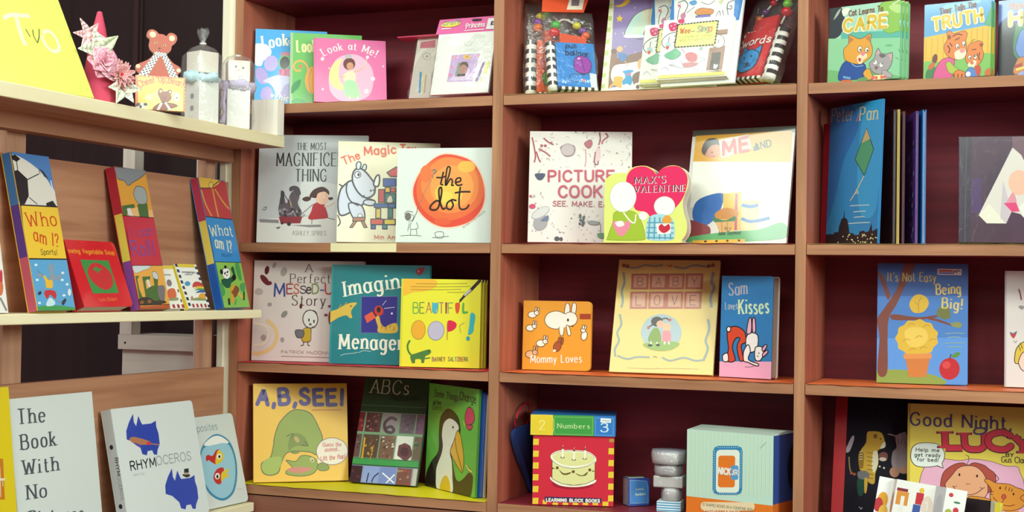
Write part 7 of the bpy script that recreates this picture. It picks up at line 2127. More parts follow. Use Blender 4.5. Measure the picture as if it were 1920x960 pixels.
m = MB(); m.box(UX[0][0], UX[3][1], DEP, DEP + .02, 0, 2.5); part(m, 'back_panel', DW['X'], bc)
def liner(i, z, col, label, y1=.2, dip=0, x0=None, x1=None, over=.002):
    a, b = (x0 if x0 is not None else UX[i][1] + .004), (x1 if x1 is not None else UX[i + 1][0] - .004); rnd = random.Random(int(z * 1000) + i); m = MB(); n = 24; rows = []
    for j, y in enumerate((-over, .02, .1, y1)):
        rows.append([(a + (b - a) * k / n, y + (rnd.uniform(-.0015, .0015) if j == 0 else 0), z + .0004 + rnd.uniform(0, .0012) * (1 if j < 2 else .3)) for k in range(n + 1)])
    for j in range(3):
        for k in range(n): m.face([rows[j][k], rows[j][k + 1], rows[j + 1][k + 1], rows[j + 1][k]], col)
    o = m.build('shelf_liner', PAPER); s = o.modifiers.new('paper', 'SOLIDIFY'); s.thickness = .0003; tag(o, label, 'paper', 'coloured paper liners on the shelves')
liner(0, S3, 'd8203c', 'bright red paper liner under the teal and spattered books')
liner(0, S4, 'f0e018', 'bright yellow paper liner under the crocodile and penguin books')
liner(1, S2, 'c82a3c', 'dark red paper liner under the pink heart-shaped book')
liner(1, S3, 'f07038', 'orange paper liner under the orange rabbit book and cream ribbon-framed book')
liner(2, S3, 'f07840', 'orange paper liner under the blue tree-cover book')
liner(2, S2, 'd8c070', 'thin straw-yellow paper liner under the dark purple letter book', over=.001)
liner(1, S1, 'e0d080', 'pale yellow paper liner under the bagged cloth books and song packs', over=.0005)
liner(0, S1, 'c8384a', 'crimson paper liner under the pink moon book', over=-.002)
m = MB(); m.box(-.4412, -.2809, -.0006, .0008, S2 - .0195, S2 - .0005, 'e6dcb0'); tag(m.build('paper_strip', PAPER), 'blank cream paper strip taped along the shelf edge below the white dot book', 'label')
# ================================================================ pine display rack at right angles to the bookcase
rk = thing('display_rack', 'pale raw pine display rack with slanted book ledges standing left of the bookcase', 'display rack', Matrix.Translation((-.66, -.8, 0)))
YE, YS = -.006, -1.7
def rp(name, mat, *b, fm=None, group=None):
    m = MB(); m.box(*b); return part(m, name, mat, rk)
def ledge(name, x0, x1, z0, z1):
    m = MB(); m.box(x0, x1, YS, YE, z0, z1)
    m.m = [0, 0, 0, 1, 0, 1]; o = part(m, name, [PW['Y'], PINE_EDGE], rk); b = o.modifiers.new('bevel', 'BEVEL'); b.width = .002; b.segments = 2; return o
ledge('shelf', -.728, -.5585, 1.8005, 1.8265)
ledge('shelf', -.728, -.6095, 1.4215, 1.4405)
ledge('shelf', -.728, -.6200, .9920, 1.0120)
rp('beam', PW['Y'], -.7275, -.690, YS, YE, 1.770, 1.8003)
m = MB()
for z0, z1, x0, x1 in ((1.4407, 1.7262, -.6935, -.7035),):
    m.ring([[(x, y, z) for x, z in ((x0, z0), (x1, z1), (x1 - .016, z1), (x0 - .016, z0))] for y in (YS, YE)])
part(m, 'back_board', PW['Y'], rk)
rp('back_board', PW['Y'], -.7215, -.7055, YS, YE, 1.0125, 1.3098)
for y0, y1 in ((-.058, -.022), (-.690, -.640), (-1.32, -1.27)):
    rp('post', PW['Z'], -.7500, -.7285, y0, y1, 0, 1.80)
m = MB(); m.box(-.626, -.5590, -.036, -.010, 1.8267, 1.906); part(m, 'end_stop', wood('white_striped_block', 'eee8da', 'fffaf0', 'Z', .5, 2.2), rk)
# pale cabinet seen through the gap of the rack
cb = thing('cabinet', 'whitewashed wooden cabinet standing behind the gap in the pine rack', 'cabinet', Matrix.Translation((-.96, .14, 0)))
m = MB(); m.box(-1.064, -.856, .10, .225, 0, 1.336); part(m, 'body', PALE, cb)
m = MB(); m.box(-1.066, -.852, .085, .225, 1.3365, 1.3715); part(m, 'top_board', PALE, cb)
for x in (-1.062, -.8515): 
    m = MB(); m.box(x, x + .034, .085, .12, 1.372 if x < -1 else 0, 1.90); part(m, 'post', wood('whitewashed_post', 'cfc4ba', 'e8ded2', 'Z'), cb)
m = MB(); m.ring([[(-1.045 + .012 * math.cos(a) * .2, y, 1.352 + .0025 * math.sin(a)) for a in [math.pi / 3 * q for q in range(6)]] for y in (.083, .087)]); o = part(m, 'nail', BLACKW, cb)
# ================================================================ first column
book('pink', 'picture_book', 'pink picture book with a moon and fairy girl, on the top shelf', 'e272a6', .013, 'd8709c', mat=GLOSS)
book('green', 'picture_book', 'green picture book with orange curl, half hidden behind the pink moon book', '63b553', .013, 'a8c89a', mat=GLOSS)
book('blue', 'picture_book', 'sky blue picture book with lilac elephant and round hole in its cover', '2f9fe2', .013, 'c8d8e8', mat=GLOSS)
def bag(m, w, h, d0, d1, wob=.004, seed=1, top=None, pinch=.3):
    """a loose film pouch: rings of a rounded rectangle, flatter towards the top"""
    rnd = random.Random(seed); n = 28; rings = []
    for j in range(9):
        t = j / 8; ww = w * (1 if top is None else 1 + (top - 1) * t) / 2; dd = (d1 - d0) / 2 * (1 - (1 - pinch) * t ** 2); r = []
        for k in range(n):
            a = 2 * math.pi * k / n; ca, sa = math.cos(a), math.sin(a)
            q = (abs(ca) ** 6 + abs(sa) ** 6) ** (-1 / 6)
            e = rnd.uniform(-wob, wob) if 0 < j < 8 else 0
            r.append((w / 2 + ww * q * ca + e * ca, (d0 + d1) / 2 + dd * q * sa + e * sa, h * t))
        rings.append(r)
    m.ring(rings, cap=True)
def kit(key, label, base, header):
    p = POSE[key]; w, h = p[6:8]; o = thing('craft_kit', label, 'craft kit', pose(*p[:6]), 'bagged craft kits')
    m = MB(); m.box(.004, w - .004, 0, .006, .003, h * (.8 if header == 'card' else .96), base); print_art(m, key, noclip=False) if header != 'card' else print_art(m, key, y=-.0002)
    if header == 'card': m.f, m.k, m.m = m.f, m.k, m.m
    m.build('picture_card', SATIN, o)
    m = MB(); bag(m, w, h * (.8 if header == 'card' else 1), -.006, .022, seed=len(label), pinch=.5); m.build('film_bag', FILM, o, True)
    m = MB()
    if header == 'card': m.prism([(-.005, .1455), (w, .1438), (w, h), (0, h)], .0015, .0032, 'e86aa8'); o2 = m.build('header_card', SATIN, o)
    else:
        m.ring([[(x, y, z) for y, z in ((-.016, .146), (.014, .150), (.014, .1525), (-.016, .1485))] for x in (-.040, .085)], 'd84a68'); m.build('header_card', SATIN, o)
    return o
ART['kitfront_head'] = (ART['kitfront'][0], ART['kitfront'][1], [])
kit('kitback', 'smaller bagged craft kit with crimson header tipped forward, beside the white picture-frame kit', 'd9d4c6', 'flap')
kit('kitfront', 'white bagged craft kit with pink header and lilac photo frame, leaning by the upright', 'f2f5ee', 'card')
book('magnif', 'picture_book', 'grey picture book with a pigtailed girl pulling a cart of junk', 'c4c6c8', .011, 'a8a8a8')
book('magic', 'picture_book', 'cream picture book of a rhino stacking coloured blocks', 'eee6c6', .011, 'c8c0a8')
book('dot', 'picture_book', 'square white picture book with one big orange-red painted dot', 'dfeae2', .010, 'e0e4e0', mat=GLOSS)
book('messed', 'picture_book', 'spattered grey-pink picture book with a small white-headed figure reading', 'd8cac6', .012, 'c0b0ac')
book('imagine', 'picture_book', 'teal picture book with yellow giraffe and purple square', '1f7f88', .012, '186a72', mat=GLOSS)
b = book('oops', 'picture_book', 'bright yellow picture book with paintbrush and small green crocodile', 'e6de3a', .011, 'c8c030', mat=GLOSS)
p = POSE['oops']; Mx = pose(*p[:6])
g = 'yellow picture books stacked one behind the other'
b['group'] = g
c = copy_thing(b, Mx @ Matrix.Translation((.004, .0128, 0)), 'yellow picture book directly behind the front yellow paintbrush book, only its page edge showing', g)
c = copy_thing(b, Mx @ Matrix.Translation((.007, .0256, 0)), 'rearmost yellow picture book behind the paintbrush book, only an edge showing', g)
book('absee', 'picture_book', 'golden yellow picture book with a big green crocodile curled over', 'e8b438', .011, 'c89830')
book('abcs', 'picture_book', 'dark green picture book with a grid of small nature photos', '2e4a30', .012, '243c28', mat=GLOSS)
b = book('penguin', 'picture_book', 'green picture book with a tall toucan-billed black and white bird', '63b84a', .006, '4a9a3a', mat=GLOSS)
p = POSE['penguin']; Mx = pose(*p[:6])
for k, (dx, dy, col, t, lab) in enumerate(((.002, .0065, '1f5a8a', .004, 'dark teal-blue book edge just behind the black and white bird book'), (.006, .011, '2a62c8', .007, 'bright blue book edge standing second behind the bird book'), (.010, .0185, 'c8b494', .004, 'thin beige book edge rearmost behind the bird book'))):
    o = book('penguin', 'picture_book', lab, col, t, col, P=list(POSE['penguin'][:6]) + [.211, .226 - .004 * k], art=False); o.matrix_world = Mx @ Matrix.Translation((dx, dy, 0))
# ================================================================ second column, top shelf
def soft_book(key, label, cover, flap, xs, side, beads, strip_side, hdr=None, bagtop=None):
    p = POSE[key]; w, h = p[6:8]; o = thing('cloth_book', label, 'cloth book', pose(*p[:6]), 'cloth books in clear bags')
    x0, x1 = (xs, w) if side == 'l' else (0, xs)
    puff = lambda x, z: -.006 * max(0, math.sin(math.pi * min(max((x - x0) / (x1 - x0), 0), 1))) ** .6 * max(0, math.sin(math.pi * min(max(z / h, 0), 1))) ** .6
    m = MB(); n = 10
    for i in range(n):
        for j in range(n):
            q = [(x0 + (x1 - x0) * (i + a) / n, z) for a, z in ((0, h * j / n), (1, h * j / n), (1, h * (j + 1) / n), (0, h * (j + 1) / n))]
            m.face([(x, puff(x, z), z) for x, z in q], cover)
    m.box(x0, x1, .0002, .02, .002, h - .002, cover)
    print_art(m, key, y=-.0018, yf=puff); m.build('cover', CLOTH, o)
    m = MB(); a, b = (0, xs) if side == 'l' else (xs, w); rows = 12; k = 8; rg = []
    for i in range(rows * 1 + 1): rg.append([(a + (b - a) * (.5 - .5 * math.cos(math.pi * q / k)), .008 - .014 * math.sin(math.pi * q / k), h * i / rows) for q in range(k + 1)] + [((a + b) / 2, .022, h * i / rows)])
    m.ring(rg, inks=lambda i, q: ('f2eee4' if (i % 2 == 0 or q in (3,)) else '2a2426') if q < k else '2a2426'); m.build('checked_spine', CLOTH, o, True)
    m = MB(); ns = 12
    for i in range(ns): m.box(a if i == -1 else x0 + (x1 - x0) * i / ns, x0 + (x1 - x0) * (i + 1) / ns, -.004, .012, -.0, .006, '2a2426' if i % 2 == 0 else 'f0ece0')
    m.build('striped_hem', CLOTH, o)
    m = MB(); m.prism([(flap[0], h - .004), (flap[2], h - .004), (flap[2], flap[3]), (flap[0], flap[1])], .004, .012, flap[4]); m.build('flap', CLOTH, o)
    m = MB(); m.tube(catmull([(q[0], .008, q[1]) for q in beads], False, 4), .0022, 'd8c8c0'); ring = m.build('handle', PLASTIC, o, True)
    for bx, bz, r, col in [q for q in beads if q[2]]:
        m = MB(); m.ball((bx, .008, bz), r, col, sq=(1, 1, .86)); m.build('bead', PLASTIC, ring, True)
    bw = max(w, .1); m = MB(); bag(m, w + .006, (bagtop or h * 1.7), -.014, .03, seed=int(w * 1e4), pinch=.25); bo = m.build('film_bag', FILM, o, True); bo.location.x = -.003
    if hdr:
        m = MB(); m.prism(hdr[0], -.001, .0015, hdr[1])
        for pl, c in hdr[2]: m.face([(x, -.0013 - .0001 * (c != 'e8d8c8'), z) for x, z in pl], c)
        m.build('header_card', SATIN, o)
    return o
soft_book('hide', 'bagged cloth book with orange cover and checked spine, behind the blue balloon cloth book', 'e2582c', (.036, .147, .056, .1459, 'e0522c'), .024, 'l', [(.023, .1407, 0, ''), (.0261, .1528, .0112, 'ee7424'), (.0253, .1664, .011, '8a50a0'), (.0318, .1775, .0115, 'd8c83c'), (.0462, .1839, .0115, '5a9a3c'), (.066, .172, 0, ''), (.072, .15, 0, '')], 'l')
soft_book('balloon', 'bagged blue cloth book with a purple balloon under an orange card header', '2f86d4', (.032, .133, .0893, .1267, 'e0522c'), .0203, 'l', [(.0205, .1229, 0, ''), (.0216, .1359, .0118, 'd82c34'), (.0255, .1528, .0112, '4fae48'), (.045, .168, 0, ''), (.072, .1543, .0095, 'd8cc3c'), (.0841, .1424, .0095, '7a4a98'), (.0902, .1319, .0095, 'e8682c')], 'l',
          ([(-.0046, .1791), (.0869, .1827), (.104, .2264), (.0, .2264)], 'e0522c', [([(.0497, .187), (.084, .189), (.092, .2215), (.0655, .2235), (.058, .214)], 'e8d8c8'), ([(.060, .1965), (.077, .1975), (.080, .2115), (.0625, .2115)], '7a6a70')]), .184)
def song_pack(label, M, src=None):
    p = POSE['wee']; w, h = p[6:8]; o = thing('song_pack', label, 'song book pack', M, 'song packs with a clear case')
    m = MB(); m.box(0, w, .0, .006, .002, h, 'eef2ea'); print_art(m, 'wee'); m.build('song_book', SATIN, o)
    m = MB(); m.box(-.004, .1445, -.016, -.0012, .010, .1417, 'f2f5ec'); q = ART['weecase']; m2 = MB(); print_art(m2, 'weecase')
    k = (.1485 / q[0], .1317 / q[1])
    for f, c in zip(m2.f, m2.k): m.face([(-.004 + m2.v[i][0] * k[0], -.0162 + m2.v[i][1], .010 + m2.v[i][2] * k[1]) for i in f], c)
    m.build('disc_case', SATIN, o)
    m = MB(); bag(m, w + .004, h + .002, -.0185, .010, .0012, 5, pinch=.9); bo = m.build('film_bag', FLAT, o, True); bo.location.x = -.002
    return o
p = POSE['wee']; w1 = song_pack('front song pack with yellow title panel and grandfather clock drawing', pose(*p[:6]))
p = POSE['weeback']; copy_thing(w1, pose(*p[:6]), 'second song pack tucked behind the front song pack, beside the purple bedtime book')
book('bed', 'picture_book', 'lilac bedtime picture book with a disc window and toys on a bed', '9683ba', .010, 'c8c890', mat=GLOSS)
soft_book('words', 'bagged red cloth book with a blue cat face, by the right upright', 'd8262c', (.012, .145, .068, .151, 'd8262c'), .0738, 'r', [(.076, .130, 0, ''), (.0809, .1570, .0115, 'd83038'), (.0777, .1755, .0105, '7cc84c'), (.0738, .1915, .0105, 'd8c840'), (.055, .195, 0, ''), (.0399, .1832, .008, 'c82a3a'), (.026, .163, .008, '6a3a78'), (.017, .147, .0085, 'e06a34')], 'r')
# second column, second shelf
book('cook', 'cookbook', 'off-white cookbook with dark red lettering and scattered small food sketches', 'dcd2cd', .014, 'cfc4c0')
p = POSE['heart']; w, h = p[6:8]; HO = [(-.0005 + a * 1e-4, b * 1e-4) for a, b in catmull(list(zip(HEART[::2], HEART[1::2])), True, 4)]
HO = [(a, max(b, 0)) for a, b in HO]
o = thing('shaped_book', 'thick heart-topped board book in hot pink and lime', 'book', pose(*p[:6]))
m = MB(); m.prism(HO, 0, .0025, 'dfe57c'); print_art(m, 'heart'); m.build('front_cover', GLOSS, o)
cx = .085; ins = lambda k: [(cx + (a - cx) * k, .07 + (b - .07) * k if b > .002 else .0) for a, b in HO]
m = MB(); m.prism(ins(.985), .0026, .0415); m.build('page_block', PAGES, o)
m = MB(); m.prism(HO, .042, .0445, 'e8e0d0'); m.build('back_cover', GLOSS, o)
book('poster', 'picture_book', 'large glossy picture book in clear plastic sleeve with baskets on its cover', 'd8d4cc', .008, 'b0a8a0', mat=ink_mat('sleeved_cover', .6, .9, .012, 45))
# second column, third shelf
book('mommy', 'board_book', 'small square orange board book with white rabbits', 'e89a2c', .014, rc=.009)
book('baby', 'picture_book', 'tall cream-yellow picture book with ribbon border and pink letter tiles', 'e8cc7c', .010, 'c8b070', mat=ink_mat('soft_sheen_cover', .5, .14))
book('sam', 'board_book', 'blue and pink board book with a bending rabbit in red trousers', '2b7fc2', .030, rc=.005, back='f0f0ec')
# second column, bottom shelf
p = POSE['numbers']; w, h = p[6:8]
o = thing('block_book_box', 'red cardboard box with a cake picture and yellow, green and blue lid', 'box', pose(*p[:6]))
m = MB(); m.box(0, w, 0, .125, 0, .143, 'd0283c'); print_art(m, 'numbers'); m.build('body', SATIN, o)
m = MB(); m.box(-.0055, w + .0025, -.004, .129, .1435, .1855, '2f78c8'); q = ART['numberslid']; m2 = MB(); print_art(m2, 'numberslid'); kx, kz = (w + .008) / q[0], .042 / q[1]
for f, c in zip(m2.f, m2.k): m.face([(-.0055 + m2.v[i][0] * kx, -.0042 + m2.v[i][1], .1435 + m2.v[i][2] * kz) for i in f], c)
m.build('lid', SATIN, o)
o = thing('pouch', 'dark blue cloth pouch with thin red ring handle, left of the red cake box', 'pouch', pose(-.0295, .05, S4 + .0008, 90))
m = MB(); po = catmull([(.008, .140), (.070, .150), (.145, .143), (.145, .07), (.145, .0), (.125, .0), (.092, .035), (.038, .087)], True, 4); po = [(a, max(c, 0)) for a, c in po]; n_ = len(po)
m.ring([[((a - .1) * k + .1, y, (c - .09) * k + .09 if c > .002 else 0) for a, c in po] for k, y in ((.93, -.0035), (1, .0), (1, .003), (.94, .006))], '2a468a'); m.build('bag', CLOTH, o, True)
m = MB(); m.tube([(.072 + .050 * math.cos(a) - .006 * math.sin(a), -.001 - .004 * math.sin(a), .171 + .012 * math.cos(a) + .026 * math.sin(a)) for a in [2 * math.pi * q / 30 for q in range(30)]], .0018, 'd8244a', 8, True); m.build('ring_handle', PLASTIC, o, True)
p = POSE['cube']; w, h = p[6:8]
o = thing('mini_block_book', 'tiny thick blue block book lying open-edged beside the striped packet', 'book', pose(*p[:6]))
m = MB(); m.prism(rrect(w, h, .004), 0, .0015, '2a4a9a'); print_art(m, 'cube'); m.build('front_cover', SATIN, o)
m = MB(); m.prism(rrect(w - .001, h - .002, .003, z0=.001), .0015, .0285); m.build('page_block', PAGES, o)
m = MB(); m.prism(rrect(w, h, .004), .0285, .030, '3a5a3a'); m.build('back_cover', SATIN, o)
m = MB(); m.box(0, .0012, .0015, .0285, 0, h, '2a4a9a'); m.build('spine', SATIN, o)
o = thing('striped_packet', 'small blue and white striped packet under the film-wrapped stack', 'packet', pose(.2905, .052, S4 + .0004, 6))
m = MB()
m.box(0, .049, 0, .045, 0, .0200, 'e8f0f4')
for k in range(4): m.face([(0.0, -.0002, .001 + k * .005), (.049, -.0002, .001 + k * .005), (.049, -.0002, .0035 + k * .005), (0, -.0002, .0035 + k * .005)], '4a9ac8')
m.build('carton', SATIN, o); 
def rounds(name, label, x, y, z, prof, ink, mat, cat, wob=.02):
    o = thing(name, label, cat, Matrix.Translation((x, y, z))); return o
o = rounds('wrapped_jar', 'squat film-wrapped jar between the striped packet and the grey carton', .3155, .076, S4 + .0208, 0, 0, 0, 'jar')
m = MB(); m.lathe([(.015, 0), (.0185, .003), (.019, .020), (.016, .0255), (.0155, .027)], ink='b0a8ae', wob=.03); m.build('jar', SATIN, o, True)
m = MB(); m.lathe([(.0175, .0004), (.0212, .005), (.0215, .020), (.019, .0268)], n=18, wob=.08); m.build('film_wrap', HAZE, o, True)
o = thing('wrapped_carton', 'film-wrapped grey carton in the middle of the small stack', 'carton', pose(.2815, .054, S4 + .0482, 4))
m = MB(); m.box(.001, .060, .001, .044, 0, .0225, 'b8b2b0'); m.build('carton', SATIN, o, bev=.001)
m = MB(); m.box(0, .0612, -.0003, .0455, 0.0001, .0235); m.build('film_wrap', HAZE, o, bev=.003)
o = rounds('wrapped_tin', 'lower film-wrapped grey tin of the small stack', .307, .078, S4 + .0722, 0, 0, 0, 'tin')
m = MB(); m.lathe([(.026, 0), (.0275, .001), (.0275, .0215), (.026, .0225)], ink='8a7f88'); m.build('tin', SATIN, o, True)
m = MB(); m.lathe([(.0282, 0), (.0295, .006), (.030, .014), (.0285, .0228)], n=20, wob=.05); m.build('film_wrap', HAZE, o, True)
o = rounds('wrapped_tin', 'topmost film-wrapped tin of the small stack, with a violet-grey lid', .3075, .078, S4 + .0956, 0, 0, 0, 'tin')
m = MB(); m.lathe([(.032, 0), (.0335, .001), (.0335, .0235), (.032, .0245)], ink='b4acb0'); m.build('tin', SATIN, o, True)
m = MB(); m.lathe([(.0318, .0246), (.0318, .0262), (.0, .0264)], ink='5a4a88'); m.build('lid', SATIN, o)
m = MB(); m.lathe([(.034, 0), (.0352, .008), (.0355, .018), (.0342, .0272), (.0, .0275)], n=24, wob=.02); m.build('film_wrap', HAZE, o, True)
p = POSE['nick']; w, h = p[6:8]
o = thing('carry_box', 'mint and orange cardboard carry box with a blue side and rounded door logo', 'box', pose(*p[:6]))
m = MB(); m.box(0, w, 0, .118, 0, h, 'c2e2d4'); print_art(m, 'nick')
s = [(w + .0002, y, z) for y, z in ((.0, .036), (.118, .036), (.118, h), (0, h))]; m.face(s, '33509a'); m.face([(w + .0002, y, z) for y, z in ((0, 0), (.118, 0), (.118, .036), (0, .036))], 'e07028')
m.face([(w + .0004, .095 + .03 * math.cos(a), .10 + .045 * math.sin(a)) for a in [2 * math.pi * q / 24 for q in range(24)] if .095 + .03 * math.cos(a) < .1175], '1c1420')
m.build('carton', SATIN, o)
m = MB(); m.ring([[(x, y, z) for y, z in ((.001, h + .0005), (.060, h + .006), (.117, h + .001), (.117, h + .0002), (.001, h + .0001))] for x in (.001, w - .001)], 'd0e0d4'); m.build('top_flap', SATIN, o)
# ================================================================ third column
gc = 'board books about young animals on the top right shelf'
for key, nm, col, lab, bl, n in (('cat', 'board_book', '8fcfa0', 'green board book with an orange cat and a grey kitten', 'green board book behind the orange cat and grey kitten book', 2), ('tiger', 'board_book', '7ab858', 'sky blue board book with two orange tigers by a yellow fence', 'sky blue board book behind the two tigers book', 1), ('hippo', 'board_book', '6a88c8', 'violet-blue board book with a blue hippo, at the right edge', '', 0)):
    b = book(key, nm, lab, col, .008, rc=.006, mat=GLOSS, group=gc); p = POSE[key]; Mx = pose(*p[:6])
    for k in range(n):
        c = copy_thing(b, Mx @ Matrix.Translation((.003 * (k + 1), .0100 * (k + 1), 0)), ('second ' if k == 0 else 'rearmost ') + bl)
book('peter', 'picture_book', 'tall bright blue storybook with a night skyline along its foot', '2288c8', .005, '1a5a90', mat=GLOSS)
ge = 'thin books standing edge-on behind the tall blue storybook'
for k, (X, col, t, h, lab, seed) in enumerate(((.7550, '2c1a26', .0050, .254, 'thin dark book with pale page edge, first right of the blue skyline storybook', 0), (.7625, 'c0a45a', .0045, .254, 'thin speckled yellow book, second in the edge-on row', 5), (.7720, '4a2234', .0045, .250, 'thin maroon book, third in the edge-on row', 0), (.7960, '54307c', .0050, .250, 'thin purple book with lilac speckles, fourth in the edge-on row', 3), (.8085, '1f6fc0', .0065, .252, 'blue thin book at the right end of the edge-on row', 0))):
    w = .155; yw = R(72); xl, yl = X - w * math.cos(yw), .018 + w * math.sin(yw)
    o = book('peter', 'picture_book', lab, col, t, col, P=[xl, yl, S2 + .0018, -72, 0, 0, w, h], art=False, back=col, group=ge, speckle=seed)
o = book('peter', 'picture_book', 'dark red book edge standing left behind the blue skyline storybook', '8a1424', .010, '8a1424', P=[.598, .140, S2 + .0022, -30, 2, 0, .05, .245], art=False)
p = POSE['abook']
o = book('abook', 'picture_book', 'dark purple book in clear wrap with a big faceted white letter A', '40203c', .022, '2a1a38', mat=GLOSS)
m = MB(); w, h = p[6:8]; m.box(-.001, w + .001, -.0022, .0235, 0, h + .001); m.build('film_wrap', FLAT, o, bev=.001)
book('bird', 'picture_book', 'blue picture book with brown tree, potted yellow bush and red apple', '4a80c8', .010, '3a68a8', rc=.004)
book('white', 'picture_book', 'pale grey picture book with small hearts and a blond child, at the right edge', 'd6cdcc', .010, 'b8aeae')
book('lucy', 'picture_book', 'large yellow picture book with a red-haired girl and orange tiger in bed', 'e8d254', .010, 'c8ae38')
o = book('navy', 'picture_book', 'dark navy book with a tiger and sheep and a red spine', '0b081a', .014, 'b01824', mat=CLOTH)
p = POSE['navy']; h = p[7]
m = MB(); m.box(-.024, -.0005, -.002, .016, 0, h, 'ae1820'); m.build('spine_band', SATIN, o)
# folded card strip in front
p = POSE['cards']; w, h = p[6:8]
o = thing('folded_card_strip', 'white zigzag strip of picture cards tilted in front of the yellow book', 'card', pose(*p[:6]))
xs = (0, .026, .040, .118, .146, w); ys = (0, .012, 0, .012, .002, .014)
pics = {0: [('e0a020', (.012, .040, .009, .016)), ('b82c34', (.006, .030, .008, .014)), ('e0b040', (.016, .018, .008, .014))], 1: [('c87a4a', (.006, .04, .0055, .02))], 2: [('8a2434', (.014, .066, .012, .003)), ('e0963c', (.016, .05, .013, .014)), ('f0f0ec', (.017, .036, .004, .02)), ('c82c3c', (.050, .055, .008, .012)), ('3a5aa8', (.047, .033, .008, .011)), ('f0c83c', (.052, .071, .005, .005)), ('e8d8c8', (.066, .043, .011, .020)), ('e4dcc8', (.056, .012, .02, .008))], 3: [('c8ccd4', (.014, .04, .010, .03))], 4: [('c83040', (.010, .072, .004, .004)), ('3a7a60', (.022, .06, .006, .002)), ('a8b050', (.010, .04, .006, .006)), ('c83040', (.022, .045, .005, .006)), ('3a5aa8', (.014, .02, .008, .004))]}
for k in range(5):
    a, b, ya, yb = xs[k], xs[k + 1], ys[k], ys[k + 1]; f = lambda x: ya + (yb - ya) * x / (b - a)
    m = MB(); m.ring([[(a, ya, z), (b, yb, z), (b, yb + .0012, z), (a, ya + .0012, z)] for z in (0, h)], ('f2f4f2', 'e8e0d8', 'f4f6f2', 'd8dade', 'eef0ee')[k])
    for q, (c, (cx, cz, rx, rz)) in enumerate(pics[k]):
        sq = c in ('c82c3c', '3a5aa8', 'e0963c', '8a2434', 'f0f0ec'); n = 4 if sq else 14
        pts = [(cx + rx * math.cos(2 * math.pi * (i + .5 * sq) / n) * (1.3 if sq else 1), cz + rz * math.sin(2 * math.pi * (i + .5 * sq) / n) * (1.3 if sq else 1)) for i in range(n)]
        pts = clip(pts, b - a, h)
        if pts: m.face([(a + x, f(x) - .0002 - q * 2e-5, z) for x, z in pts], c)
    if k == 2:
        for g in lettering('1', 620, 350, 690, 350, 170, .14, .5, .6):
            for q in g: m.face([(a + x * 1e-4, f(x * 1e-4) - .0005, z * 1e-4) for x, z in q], 'f6f2ec')
    m.build('card_panel', SATIN, o)
p = POSE['black']; Mx = pose(*p[:6])
o = book('black', 'board_book', 'small black book right of the white zigzag cards', '1c1218', .012, '1c1218', art=False, size=(.056, .064), mat=PAPER)
o = book('black', 'board_book', 'thin grey book edge beside the small black book', 'b8b4a8', .012, 'b8b4a8', art=False, P=list(p[:6]) + [.008, .0645]); o.matrix_world = Mx @ Matrix.Translation((.0575, -.002, 0))
o = book('black', 'board_book', 'thin yellow book edge rightmost beside the small black book', 'e6d43a', .012, 'e6d43a', art=False, P=list(p[:6]) + [.010, .063]); o.matrix_world = Mx @ Matrix.Translation((.0665, -.004, 0))
# ================================================================ rack, middle ledge
B3 = lambda a, b, c: [(0, .34, c), (.34, .67, b), (.67, 1, a)]
book('who', 'board_book', 'tall narrow three-block board book with soccer ball and running hare', 'f0c63c', .022, bands=B3('3a78b8', '5a3a90', 'c85a70'))
book('soup', 'board_book', 'red board book with a tomato on a green square', 'd61c2a', .028, 'a01424', rc=.010, mat=GLOSS)
book('roll', 'board_book', 'tall narrow three-block board book with a green steam train', 'c42c44', .022, bands=B3('b82438', 'e8d254', '8a4a9a'))
book('what', 'board_book', 'tall narrow three-block board book with a red drum and a panda', '2f8ad0', .022, bands=B3('c03a5a', 'e8d060', '2458b0'))
book('small2', 'board_book', 'small white board book with chequered border and rainbow picture', 'f2f2ec', .013, 'e4cc34')
book('small1', 'board_book', 'small white board book with red-check foot between train and rainbow books', 'f2f0ea', .013, 'e4cc34')
book('sliver', 'board_book', 'white book with red scribbles cut off by the left edge of the middle ledge', 'eeece8', .010, 'e0dcd8')
# rack, bottom ledge
book('yellow', 'picture_book', 'yellow book with an orange patch at the left edge of the bottom ledge', 'e0c71c', .012, 'c8b018')
book('nopic', 'picture_book', 'plain pale book with only large dark serif words', 'd6dedd', .013, 'c0c8c8')
st = []
for c, t, z0, z1, W_ in (('2a2a30', 'RHYM', 1420, 1080, .17), ('9a9ca0', 'OCEROS', 1060, 600, .13)): st.append((c, lettering(t, z0, -38, z1, -38, 76, W_)))
st.append(('2a2a34', [[[(1640 + 50 * math.cos(a), 45 * math.sin(a)) for a in [math.pi * q / 4 for q in range(8)]]], [[(480 + 50 * math.cos(a), 45 * math.sin(a)) for a in [math.pi * q / 4 for q in range(8)]]]]))
book('rhym', 'board_book', 'square white board book with two blue rhinos', 'dde3e4', .025, 'c8cccf', rc=.008, spine_text=st)
book('opp', 'board_book', 'white board book with two goldfish in a bowl, behind the rhino book', 'd8dedd', .011, 'c8d0d0', rc=.010)
